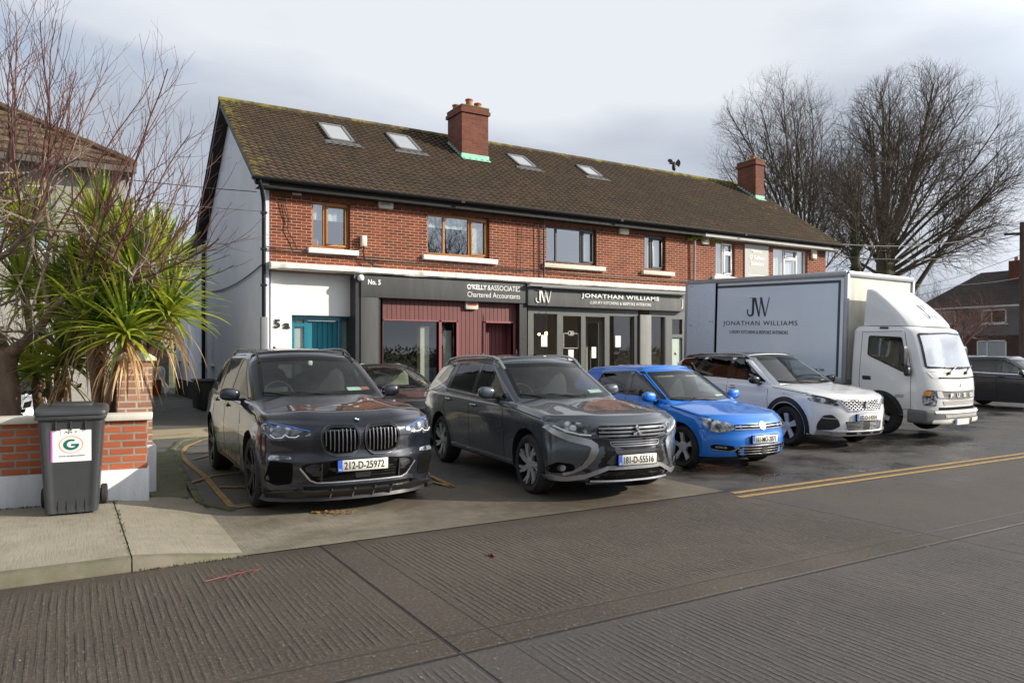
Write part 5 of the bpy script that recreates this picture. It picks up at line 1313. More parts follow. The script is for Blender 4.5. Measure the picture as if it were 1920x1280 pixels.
X5 = dict(name='parked_suv', L=4.92, hw=.97, paint=paint('dark_graphite_paint', (.014,.017,.026), metal=.4, rough=.22, dirt=.08),
  top=[(0,.895),(.12,.955),(.5,1.03),(1.0,1.09),(1.45,1.13),(1.7,1.12),(4.5,1.12),(4.92,1.05)], shoulder=[(0,.86),(.15,.915),(.6,.985),(1.3,1.05),(2.5,1.09),(4.4,1.14),(4.92,1.08)],
  bottom=[(0,.20),(.4,.19),(1.4,.24),(3.9,.26),(4.92,.35)], side=[(.2,.945),(.35,.965),(.5,.985),(.66,.995),(.78,1.0),(.84,.985),(.95,.98),(1.05,.955),(1.15,.91)],
  fprof=[(.18,.10),(.26,.02),(.36,.03),(.5,.0),(.58,.005),(.62,.03),(.72,.02),(.86,.035),(.93,.09),(1.0,.22)], rprof=[(.3,.06),(.6,0),(.9,.04),(1.1,.10)],
  sweep=.34, spow=2.7, round=(.07,.17,.09), wf=.90, wr=3.84, rw=.375, flare=.035, arch=.425, archz=.385, bulge=.014,
  cowl=(1.42,1.10), wtop=(2.28,1.595), roof=[(1.4,1.60),(2.3,1.655),(2.9,1.685),(3.7,1.68),(4.5,1.62)], gw=(.845,.68), belt=[(1.4,1.06),(2.5,1.10),(4.5,1.16)], rear=(4.80,1.14,4.42,1.60), crown=.055,
  sidewin=[([(1.78,1.115),(2.72,1.125),(2.72,1.555),(2.46,1.545)],'s'), ([(2.80,1.125),(3.55,1.145),(3.62,1.55),(2.80,1.56)],'p'), ([(3.62,1.15),(4.18,1.20),(4.02,1.46),(3.72,1.545)],'p')],
  pillars=[[(2.715,1.12),(2.805,1.12),(2.805,1.56),(2.715,1.56)], [(3.545,1.14),(3.63,1.14),(3.73,1.55),(3.615,1.55)]],
  beltline=(M_gloss,.02,[(1.74,1.10),(2.7,1.11),(3.6,1.13),(4.22,1.19)],False),
  rwin=[(-.60,1.18),(.60,1.18),(.52,1.50),(-.52,1.50)], rpriv=1, wheel=st_x5, tw=.29, mirror=(1.90,1.13), handles=[(2.55,.98),(3.50,1.0)],
  seams=[[(1.62,.30),(1.60,.70),(1.66,1.06)],[(2.74,.30),(2.76,1.1)],[(3.30,.34),(3.42,.60),(3.66,.86),(3.68,1.12)],[(1.64,.31),(3.3,.34)],[(.42,.88),(.8,.97),(1.5,1.03)]],
  rails=(M_gloss,2.25,4.25,.035,.86), tail=(.93,1.05), plate=(.50,'212-D-25972',.52,.112), antenna=4.1, front=front_x5)
X5['wscreen'] = [(-.70,1.125),(0,1.115),(.70,1.125),(.60,1.555),(0,1.575),(-.60,1.555)]
car(X5, (2.58,7.25,0), radians(-1.6), "dark graphite suv with twin kidney grilles and plate 212-D-25972, nearest the bin", 'car', 'cars parked nose out in front of the shops')

# ---- mid grey suv with chrome shield front
def front_out(root, B, G, b_, S):
    UG = [(-.42,.835),(.42,.835),(.46,.78),(.42,.72),(.30,.695),(-.30,.695),(-.42,.72),(-.46,.78)]
    ug = b_('upper_grille', B.patch(UG, 'front', .004, rnd=.02), M_slotm)
    mb = MB()
    for z in (.805,.765,.725): B.strip([(-.43,z),(.43,z)], 'front', .020, .02, mb=mb)
    b_('grille_bars', mb, M('grey_chrome', (.22,.23,.24), .3, metal=.8), ug)
    FM = [(-.50,.70),(-.30,.69),(.30,.69),(.50,.70),(.50,.60),(.56,.47),(.62,.38),(.50,.30),(-.50,.30),(-.62,.38),(-.56,.47),(-.50,.60)]
    fm = b_('black_mask', B.patch(FM, 'front', .005, rnd=.02), M_gloss)
    b_('lower_grille_frame', B.ringp([(-.33,.665),(.33,.665),(.30,.605),(-.30,.605)], 'front', .010, .02, rnd=.03), M('dim_chrome', (.16,.16,.17), .35, metal=.6), fm)
    mb = MB(); B.strip([(-.29,.635),(.29,.635)], 'front', .010, .018, mb=mb); b_('lower_grille_bar', mb, M('dim_chrome', (.16,.16,.17), .35, metal=.6), fm)
    b_('bumper_slot', B.patch([(-.27,.575),(.27,.575),(.25,.53),(-.25,.53)], 'front', .009), M_mesh, fm)
    for sx in (-1, 1):
        H = [(sx*x, z) for x, z in [(.44,.755),(.44,.83),(.60,.865),(.80,.895),(.865,.885),(.855,.83),(.76,.765),(.60,.725),(.50,.715)]]
        hl = b_('headlight', B.patch(H, 'front', .006, rnd=.02, step=.03), M_lampd if sx < 0 else M_lamp)
        b_('daytime_strip', B.strip([(sx*x, z) for x, z in [(.50,.735),(.60,.742),(.72,.775),(.82,.83)]], 'front', .014, .012, step=.02), M_logo, hl)
        b_('projector_lens', B.patch([(sx*.66+.03*cos(a), .81+.03*sin(a)) for a in [2*pi*i/14 for i in range(14)]], 'front', .014, rnd=0, step=.02), M_chr, hl)
        ch = [(sx*x, z) for x, z in [(.868,.82),(.80,.755),(.70,.705),(.60,.675),(.52,.655),(.475,.62),(.475,.575),(.51,.49),(.57,.40),(.66,.335),(.74,.31)]]
        b_('chrome_shield', B.strip(ch, 'front', lambda t_: .03+.045*sin(pi*min(1,t_*1.15))**.8, .022, step=.03), M_chr)
        fg = b_('fog_lamp_housing', B.patch([(sx*x, z) for x, z in [(.66,.42),(.80,.44),(.86,.38),(.84,.31),(.70,.325),(.64,.36)]], 'front', .006, rnd=.03, step=.03), M_slotm)
        b_('fog_lamp', B.patch([(sx*.755+.036*cos(a), .375+.036*sin(a)) for a in [2*pi*i/14 for i in range(14)]], 'front', .014, rnd=0, step=.02), M_lamp, fg)
    b_('lower_intake', B.patch([(-.55,.29),(-.34,.365),(.34,.365),(.55,.29),(.50,.25),(-.50,.25)], 'front', .006), M_slotm)
    b_('silver_skid_trim', B.strip([(-.88,.265),(-.72,.262),(-.56,.29),(-.34,.385),(.34,.385),(.56,.29),(.72,.262),(.88,.265)], 'front', .042, .022, step=.03), M_sil)
    b_('skid_plate', B.strip([(-.50,.232),(.50,.232)], 'front', .038, .028), M_sil)
    bd = None
    for k in range(3):
        a = pi/2+2*pi*k/3; h, n = B.hit(0, .765, 'front'); c = (.036*cos(a), .765+.036*sin(a)); pts = []
        for q_, rr_ in ((a,.036),(a+pi/2,.0215),(a+pi,.036),(a-pi/2,.0215)): pts.append((c[0]+rr_*cos(q_), c[1]+rr_*sin(q_)))
        mb = MB().poly([(p_[0],p_[1]) for p_ in pts], 'y', h.y-.05, h.y-.02)
        bd = b_('badge', mb, M_chr, bd or root, smooth=20) if bd is None else (b_('badge_diamond', mb, M_chr, bd, smooth=20), bd)[1]
    wipers(b_, G, S)
    b_('parking_permit', G.patch([(.36,1.10),(.60,1.10),(.57,1.155),(.35,1.155)], 'front', -.012, rnd=.004, skirt=0), M_permit)
    b_('roof_glass', G.patch([(-.45,2.5),(.45,2.5),(.45,4.1),(-.45,4.1)], 'top', .002, rnd=.05, skirt=0, step=.1), M_gloss)
st_out = dict(n=7, twin=.13, w=(.05,.030), mat=M('machined_alloy', (.46,.47,.48), .4, metal=.5), rim=.255, twist=.25)
OUT = dict(name='parked_suv', L=4.85, hw=.905, paint=paint('titanium_grey_paint', (.075,.088,.105), metal=.5, rough=.25, dirt=.12),
  top=[(0,.86),(.1,.905),(.5,.975),(1.40,1.065),(1.7,1.06),(4.4,1.06),(4.85,1.0)], shoulder=[(0,.845),(.12,.87),(.6,.93),(1.3,1.0),(2.5,1.03),(4.3,1.08),(4.85,1.02)],
  bottom=[(0,.22),(.4,.21),(1.4,.26),(3.9,.27),(4.85,.36)], side=[(.2,.95),(.35,.965),(.5,.985),(.7,.995),(.84,1.0),(.90,.985),(1.0,.965),(1.1,.93)],
  fprof=[(.2,.09),(.28,.02),(.4,.01),(.55,.0),(.66,.02),(.78,.03),(.86,.05),(.92,.12)], rprof=[(.3,.06),(.6,0),(.9,.04),(1.1,.12)],
  sweep=.42, spow=2.5, round=(.07,.09,.06), wf=.93, wr=3.75, rw=.345, flare=.025, arch=.40, archz=.36, bulge=.010,
  cowl=(1.36,1.045), wtop=(2.14,1.51), roof=[(1.3,1.53),(2.2,1.575),(2.9,1.60),(3.7,1.585),(4.5,1.51)], gw=(.80,.65), belt=[(1.3,1.0),(2.5,1.04),(4.5,1.14)], rear=(4.66,1.10,4.30,1.52), crown=.05,
  sidewin=[([(1.72,1.055),(2.62,1.075),(2.64,1.475),(2.32,1.46)],'s'), ([(2.73,1.08),(3.55,1.115),(3.48,1.47),(2.72,1.48)],'p'), ([(3.65,1.12),(4.22,1.22),(3.95,1.42),(3.58,1.465)],'p')],
  pillars=[[(2.625,1.07),(2.73,1.07),(2.72,1.48),(2.645,1.48)], [(3.545,1.11),(3.655,1.11),(3.585,1.47),(3.475,1.475)]],
  beltline=(M_chr,.014,[(1.66,1.035),(2.7,1.057),(3.6,1.095),(4.26,1.195)],False),
  rwin=[(-.58,1.16),(.58,1.16),(.50,1.42),(-.50,1.42)], rpriv=1, wheel=st_out, tw=.23, mirror=(1.92,1.11), handles=[(2.52,.93),(3.45,.96)], handlemat=M_chr,
  seams=[[(1.58,.32),(1.55,.65),(1.62,1.0)],[(2.66,.32),(2.68,1.04)],[(3.26,.34),(3.36,.58),(3.60,.82),(3.62,1.08)],[(1.6,.33),(3.26,.35)],[(.40,.87),(.8,.91),(1.4,.97)]],
  rails=(M_sil,2.12,4.25,.05,.90), tail=(.95,1.10), plate=(.465,'181-D-55516',.50,.112), antenna=4.05, sill=(M_chr,.325,.022), front=front_out)
OUT['wscreen'] = [(-.68,1.065),(0,1.055),(.68,1.065),(.57,1.475),(0,1.49),(-.57,1.475)]
car(OUT, (5.36,6.30,0), radians(-4.8), 'mid grey suv with chrome shield front, roof rails and plate 181-D-55516', 'car', 'cars parked nose out in front of the shops')

# ---- blue hatchback
def front_polo(root, B, G, b_, S):
    g_ = b_('upper_grille', B.patch([(-.46,.645),(.46,.645),(.44,.585),(-.44,.585)], 'front', .004, rnd=.01), M_slotm)
    mb = MB(); B.strip([(-.45,.618),(.45,.618)], 'front', .010, .014, mb=mb); B.strip([(-.46,.582),(.46,.582)], 'front', .012, .014, mb=mb); b_('grille_trim', mb, M_chr, g_)
    for sx in (-1, 1):
        H = [(sx*x, z) for x, z in [(.46,.60),(.47,.655),(.60,.695),(.74,.735),(.79,.73),(.785,.65),(.74,.575),(.66,.545),(.54,.56)]]
        hl = b_('headlight', B.patch(H, 'front', .006, rnd=.03, step=.03), M_lamp); b_('lamp_edge', B.strip([(sx*x, z) for x, z in [(.46,.60),(.54,.56),(.66,.545),(.74,.575)]], 'front', .010, .010, step=.02), M_chr, hl)
        b_('projector_lens', B.patch([(sx*.64+.034*cos(a), .63+.034*sin(a)) for a in [2*pi*i/14 for i in range(14)]], 'front', .012, rnd=0, step=.02), M_lampd, hl)
        fg = b_('fog_lamp_housing', B.patch([(sx*x, z) for x, z in [(.46,.31),(.48,.36),(.70,.385),(.74,.36),(.72,.325),(.56,.295)]], 'front', .005, rnd=.02, step=.03), M_slotm)
        b_('fog_lamp', B.patch([(sx*x, z) for x, z in [(.56,.325),(.57,.355),(.68,.365),(.69,.34)]], 'front', .01, rnd=.01, step=.02), M_lamp, fg)
        b_('fog_trim', B.strip([(sx*x, z) for x, z in [(.72,.315),(.54,.288),(.46,.31),(.40,.36)]], 'front', .012, .012, step=.02), M_chr, fg)
    li = b_('lower_intake', B.patch([(-.44,.345),(.44,.345),(.46,.28),(.42,.215),(-.42,.215),(-.46,.28)], 'front', .004, rnd=.02), M_slotm)
    mb = MB(); B.strip([(-.40,.36),(.40,.36)], 'front', .014, .014, mb=mb)
    for z in (.32,.285,.25): B.strip([(-.43,z),(.43,z)], 'front', .008, .012, mb=mb)
    b_('intake_bars', mb, M_chr, li)
    b_('radar_cover', B.patch([(-.05,.24),(.06,.24),(.06,.335),(-.05,.335)], 'front', .016), M_gloss, li)
    roundel(b_, B, (0, .622), .062, 'vw'); wipers(b_, G, S)
    b_('parking_permit', G.patch([(.30,.955),(.52,.955),(.50,1.0),(.29,1.0)], 'front', -.012, rnd=.004, skirt=0), M_permit)
    b_('sun_visor', G.patch([(-.42,1.28),(-.14,1.285),(-.14,1.33),(-.40,1.325)], 'front', -.03, rnd=.01, skirt=0), M_cream); b_('sun_visor', G.patch([(.12,1.285),(.42,1.28),(.40,1.325),(.12,1.33)], 'front', -.03, rnd=.01, skirt=0), M_cream)
st_polo = dict(n=5, twin=.11, w=(.045,.022), mat=M_rims, rim=.225)
POLO = dict(name='parked_hatchback', L=3.95, hw=.84, paint=paint('bright_blue_paint', (.0,.155,.62), metal=.1, rough=.3, dirt=.12),
  top=[(0,.68),(.08,.735),(.5,.83),(1.0,.905),(1.3,.90),(3.6,.92),(3.95,.88)], shoulder=[(0,.66),(.1,.70),(.5,.77),(1.0,.85),(2.2,.91),(3.4,.95),(3.95,.90)],
  bottom=[(0,.19),(.3,.17),(1.2,.19),(3.0,.20),(3.95,.30)], side=[(.15,.95),(.3,.965),(.45,.985),(.60,1.0),(.70,.995),(.76,.98),(.88,.965),(.96,.93)],
  fprof=[(.17,.07),(.24,.01),(.38,.0),(.46,.005),(.50,.02),(.60,.03),(.66,.05),(.74,.12)], rprof=[(.3,.05),(.6,0),(.9,.06)],
  sweep=.34, spow=2.6, round=(.06,.08,.05), wf=.78, wr=3.22, rw=.30, flare=.02, arch=.345, archz=.31,
  cowl=(.98,.885), wtop=(1.72,1.355), roof=[(.9,1.38),(1.8,1.425),(2.4,1.44),(3.2,1.405),(3.8,1.34)], gw=(.755,.60), belt=[(1,.85),(2.2,.92),(3.6,1.0)], rear=(3.80,.96,3.42,1.36), crown=.045,
  sidewin=[([(1.22,.945),(2.00,.975),(2.02,1.335),(1.86,1.335)],'s'), ([(2.10,.98),(2.80,1.02),(2.86,1.16),(2.78,1.315),(2.11,1.34)],'p')],
  pillars=[[(2.0,.97),(2.10,.97),(2.11,1.34),(2.02,1.34)]], rwin=[(-.55,1.02),(.55,1.02),(.47,1.28),(-.47,1.28)], wheel=st_polo, tw=.20, mirror=(1.36,.965), handles=[(1.93,.86),(2.75,.885)],
  seams=[[(1.18,.26),(1.15,.55),(1.18,.90)],[(2.05,.26),(2.06,.94)],[(2.72,.28),(2.82,.5),(2.98,.70),(2.95,.95)],[(1.2,.27),(2.72,.29)],[(.36,.74),(.7,.80),(1.05,.86)]],
  tail=(.78,.95), plate=(.44,'161-MO-2071',.50,.105), front=front_polo)
POLO['wscreen'] = [(-.64,.925),(0,.915),(.64,.925),(.53,1.325),(0,1.345),(-.53,1.325)]
car(POLO, (8.27,7.05,0), 0, 'bright blue small hatchback with round badge and plate 161-MO-2071', 'car', 'cars parked nose out in front of the shops')

# ---- white seven seater
def front_5008(root, B, G, b_, S):
    g_ = b_('grille', B.patch([(-.50,.85),(0,.825),(.50,.85),(.42,.74),(.34,.655),(0,.645),(-.34,.655),(-.42,.74)], 'front', .004, rnd=.02), M_dots)
    b_('grille_edge', B.strip([(-.53,.845),(-.44,.735),(-.36,.645),(0,.632),(.36,.645),(.44,.735),(.53,.845)], 'front', .014, .014, step=.03), M_chr, g_)
    h, n = B.hit(0, .74, 'front')
    b_('badge', MB().poly([(-.012,.69),(-.03,.70),(-.022,.73),(-.045,.75),(-.03,.765),(-.012,.76),(-.02,.79),(.0,.805),(.02,.79),(.018,.765),(.035,.76),(.04,.74),(.02,.735),(.022,.71),(.035,.695),(.015,.69),(.005,.72)], 'y', h.y-.03, h.y), M_chr, g_)
    for sx in (-1, 1):
        H = [(sx*x, z) for x, z in [(.88,.925),(.80,.90),(.66,.85),(.55,.79),(.50,.745),(.56,.735),(.66,.765),(.78,.785),(.87,.83)]]
        hl = b_('headlight', B.patch(H, 'front', .006, rnd=.02, step=.03), M_lampd)
        b_('lamp_eyelid', B.strip([(sx*x, z) for x, z in [(.80,.905),(.66,.862),(.54,.808)]], 'front', .022, .010, step=.03), M_gloss, hl)
        b_('projector_lens', B.patch([(sx*.72+.03*cos(a), .825+.03*sin(a)) for a in [2*pi*i/14 for i in range(14)]], 'front', .014, rnd=0, step=.02), M_chr, hl)
        fg = b_('fog_housing', B.patch([(sx*x, z) for x, z in [(.62,.595),(.73,.58),(.80,.44),(.80,.33),(.60,.335),(.50,.40),(.53,.50)]], 'front', .006, rnd=.03, step=.03), M_trim)
        b_('fog_strip', B.strip([(sx*x, z) for x, z in [(.55,.52),(.66,.525),(.76,.54)]], 'front', .016, .012, step=.03), M_sil, fg)
    lg = b_('lower_grille', B.patch([(-.42,.475),(.42,.475),(.38,.33),(-.38,.33)], 'front', .004), M_slotm)
    mb = MB()
    for i in range(6): z = .35+i*.022; B.strip([(-.40,z),(.40,z)], 'front', .008, .012, mb=mb)
    b_('lower_grille_bars', mb, M_sil, lg); b_('radar_cover', B.patch([(-.08,.335),(.07,.335),(.07,.47),(-.08,.47)], 'front', .014), M_trim, lg)
    sk = b_('skid_trim', B.strip([(-.80,.30),(-.55,.275),(.55,.275),(.80,.30)], 'front', .065, .022), M_sil)
    for x in (-.30, 0, .30): b_('skid_slot', B.patch([(x-.10,.288),(x+.10,.288),(x+.09,.268),(x-.09,.268)], 'front', .026, rnd=.008), M_slotm, sk)
    wipers(b_, G, S)
    b_('parking_permit', G.patch([(.45,1.095),(.60,1.10),(.57,1.145),(.44,1.14)], 'front', -.012, rnd=.004, skirt=0), M_permit)
    for sd_ in ('left',):
        h, n = G.hit(4.12, 1.30, sd_); jw(root, (h.x-.012, 4.20, 1.30), (0,-1,0), .12, M_logo, local=True)
st_5008 = dict(n=5, w=(.075,.11), mat=M_rims, rim=.245)
C58 = dict(name='parked_mpv', L=4.65, hw=.92, paint=paint('pearl_white_paint', (.74,.75,.76), metal=.0, rough=.3, dirt=.10), roofmat=M_gloss,
  top=[(0,.86),(.10,.90),(.5,.985),(1.25,1.07),(1.6,1.07),(4.2,1.08),(4.65,1.0)], shoulder=[(0,.84),(.12,.885),(.5,.945),(1.2,1.03),(2.4,1.08),(4.2,1.12),(4.65,1.05)],
  bottom=[(0,.24),(.3,.22),(1.3,.24),(3.7,.25),(4.65,.35)], side=[(.2,.945),(.35,.965),(.55,.985),(.72,1.0),(.84,.995),(.90,.975),(1.02,.96),(1.12,.93)],
  fprof=[(.2,.08),(.3,.02),(.45,.0),(.6,.0),(.72,.02),(.84,.03),(.90,.07),(.96,.16)], rprof=[(.3,.05),(.6,0),(1,.07)],
  sweep=.38, spow=2.6, round=(.07,.09,.06), wf=.93, wr=3.75, rw=.35, flare=.03, arch=.40, archz=.36, bulge=.008,
  cowl=(1.18,1.05), wtop=(2.02,1.565), roof=[(1.1,1.58),(2.1,1.625),(2.8,1.645),(3.7,1.635),(4.4,1.58)], rooflim=1.50, gw=(.815,.66), belt=[(1.2,1.03),(2.4,1.10),(4.4,1.18)], rear=(4.50,1.14,4.22,1.58), crown=.05,
  sidewin=[([(1.52,1.095),(2.42,1.135),(2.42,1.545),(2.22,1.545)],'s'), ([(2.53,1.14),(3.42,1.165),(3.22,1.555),(2.53,1.555)],'p'), ([(3.54,1.17),(4.25,1.22),(4.05,1.50),(3.34,1.55)],'p')],
  pillars=[[(2.42,1.13),(2.53,1.13),(2.53,1.555),(2.42,1.555)], [(3.42,1.16),(3.54,1.17),(3.34,1.55),(3.22,1.555)]],
  beltline=(M_chr,.020,[(1.30,1.045),(1.72,1.30),(2.08,1.52),(2.3,1.578),(3.0,1.592),(3.8,1.57),(4.15,1.53)],False),
  rwin=[(-.6,1.2),(.6,1.2),(.52,1.5),(-.52,1.5)], rpriv=1, wheel=st_5008, tw=.23, mirror=(1.62,1.12), mirmat=M_gloss, handles=[(2.32,.98),(3.25,1.0)],
  seams=[[(1.38,.36),(1.36,.7),(1.40,1.04)],[(2.46,.36),(2.48,1.08)],[(3.2,.38),(3.32,.6),(3.52,.85),(3.52,1.12)],[(.5,.93),(.9,.97),(1.3,1.01)]],
  cladding=1, rails=(M_sil,2.05,4.15,.04,.90), tail=(.95,1.08), plate=(.54,'182-D-14354',.50,.11), front=front_5008)
C58['wscreen'] = [(-.70,1.075),(0,1.065),(.70,1.075),(.58,1.53),(0,1.545),(-.58,1.53)]
car(C58, (11.62,7.75,0), radians(-6), 'white seven seat car with black roof and dotted chrome grille beside the box lorry', 'car', 'cars parked nose out in front of the shops')

# ---- low dark saloon behind the two suvs, another dark car at the far right, a silver car in the garden
import copy
def front_plain(root, B, G, b_, S):
    for sx in (-1, 1):
        H = [(sx*x, z) for x, z in [(.42,.60),(.44,.66),(.66,.70),(.78,.70),(.78,.62),(.62,.575)]]
        b_('headlight', B.patch(H, 'front', .006, rnd=.02), M_lampd)
    b_('upper_grille', B.patch([(-.36,.66),(.36,.66),(.33,.54),(-.33,.54)], 'front', .005), M_slotm); b_('lower_intake', B.patch([(-.5,.36),(.5,.36),(.45,.26),(-.45,.26)], 'front', .005), M_slotm)
    wipers(b_, G, S)
SAL = dict(POLO); SAL.update(name='parked_saloon', L=4.7, hw=.90, paint=paint('black_metallic_paint', (.012,.013,.016), metal=.5, rough=.28, dirt=.1), wf=.88, wr=3.70, rw=.33, arch=.37, archz=.34,
  top=[(0,.70),(.1,.76),(.6,.86),(1.45,.96),(1.8,.96),(3.9,1.0),(4.6,1.0),(4.7,.96)], shoulder=[(0,.67),(.1,.71),(.6,.80),(1.4,.91),(2.4,.94),(4.0,.97),(4.7,.93)], bottom=[(0,.2),(.4,.19),(3.8,.2),(4.7,.32)],
  rprof=[(.3,.05),(.6,0),(1.0,.05)], cowl=(1.45,.94), wtop=(2.30,1.355), roof=[(1.4,1.36),(2.4,1.405),(2.9,1.42),(3.3,1.40),(3.6,1.36)], gw=(.78,.60), belt=[(1.4,.92),(4.2,.98)], rear=(4.35,.98,3.55,1.37), wcurve=.26,
  sidewin=[([(1.78,.985),(2.72,1.0),(2.72,1.345),(2.42,1.335)],'s'), ([(2.82,1.0),(3.62,1.02),(3.42,1.32),(2.82,1.345)],'p')], pillars=[[(2.72,.99),(2.82,.99),(2.82,1.345),(2.72,1.345)]], rwin=[(-.55,1.02),(.55,1.02),(.46,1.32),(-.46,1.32)],
  mirror=(1.92,1.0), handles=[(2.6,.86),(3.5,.88)], seams=[[(1.6,.28),(1.6,.92)],[(2.77,.28),(2.78,.95)],[(.4,.76),(1.4,.90)]], tail=(.75,.90), plate=None, seat=M_seatc, front=front_plain,
  wscreen=[(-.68,.98),(0,.97),(.68,.98),(.53,1.325),(0,1.34),(-.53,1.325)])
car(SAL, (5.55,11.75,0), 0, 'low black saloon with cream seats parked behind the two suvs by the maroon window', 'car')
HB = dict(POLO); HB.update(name='parked_hatchback', paint=paint('dark_grey_blue_paint', (.035,.038,.048), metal=.5, rough=.3, dirt=.1), plate=None, front=front_plain, hw=.88, seat=M_seat,
  top=[(0,.74),(.08,.80),(.5,.90),(1.0,.98),(1.3,.97),(3.6,1.0),(3.95,.95)], shoulder=[(0,.72),(.1,.77),(.5,.84),(1.0,.93),(2.2,.99),(3.4,1.03),(3.95,.98)], cowl=(.98,.96), wtop=(1.72,1.45), roof=[(.9,1.48),(1.8,1.52),(2.4,1.54),(3.2,1.52),(3.8,1.45)], belt=[(1,.93),(2.2,1.0),(3.6,1.06)], rear=(3.80,1.05,3.5,1.47),
  side=[(.15,.95),(.3,.965),(.45,.985),(.60,1.0),(.80,.995),(.84,.98),(.95,.965),(1.05,.93)],
  sidewin=[([(1.22,1.02),(2.00,1.05),(2.02,1.44),(1.86,1.44)],'s'), ([(2.10,1.055),(2.85,1.08),(2.80,1.42),(2.11,1.44)],'p'), ([(2.98,1.09),(3.42,1.12),(3.34,1.36),(2.92,1.41)],'p')], pillars=[[(2.0,1.05),(2.10,1.05),(2.11,1.44),(2.02,1.44)],[(2.85,1.08),(2.98,1.08),(2.92,1.41),(2.80,1.42)]],
  rwin=[(-.55,1.1),(.55,1.1),(.47,1.38),(-.47,1.38)], wscreen=[(-.64,1.0),(0,.99),(.64,1.0),(.53,1.42),(0,1.435),(-.53,1.42)], beltline=(M_chr,.015,[(1.2,1.0),(2.2,1.03),(3.4,1.09)],False), mirror=(1.36,1.06), handles=[(1.93,.93),(2.75,.95)], rw=.33, arch=.37, archz=.34)
car(HB, (24.3,9.45,0), 0, 'dark blue grey hatchback half hidden behind the lorry cab at the right edge', 'car')
HB2 = dict(HB); HB2.update(name='parked_hatchback', paint=paint('silver_paint', (.42,.45,.48), metal=.5, rough=.35, dirt=.1))
car(HB2, (31.5,14.0,0), 0, 'silver car of which only the roof shows behind the dark car at the right edge', 'car')
HB3 = dict(HB); HB3.update(name='parked_hatchback', paint=paint('pale_silver_paint', (.58,.62,.68), metal=.3, rough=.35, dirt=.1))
car(HB3, (-1.0,12.6,0), radians(0), 'pale silver car half hidden behind the garden plants and bare tree', 'car')

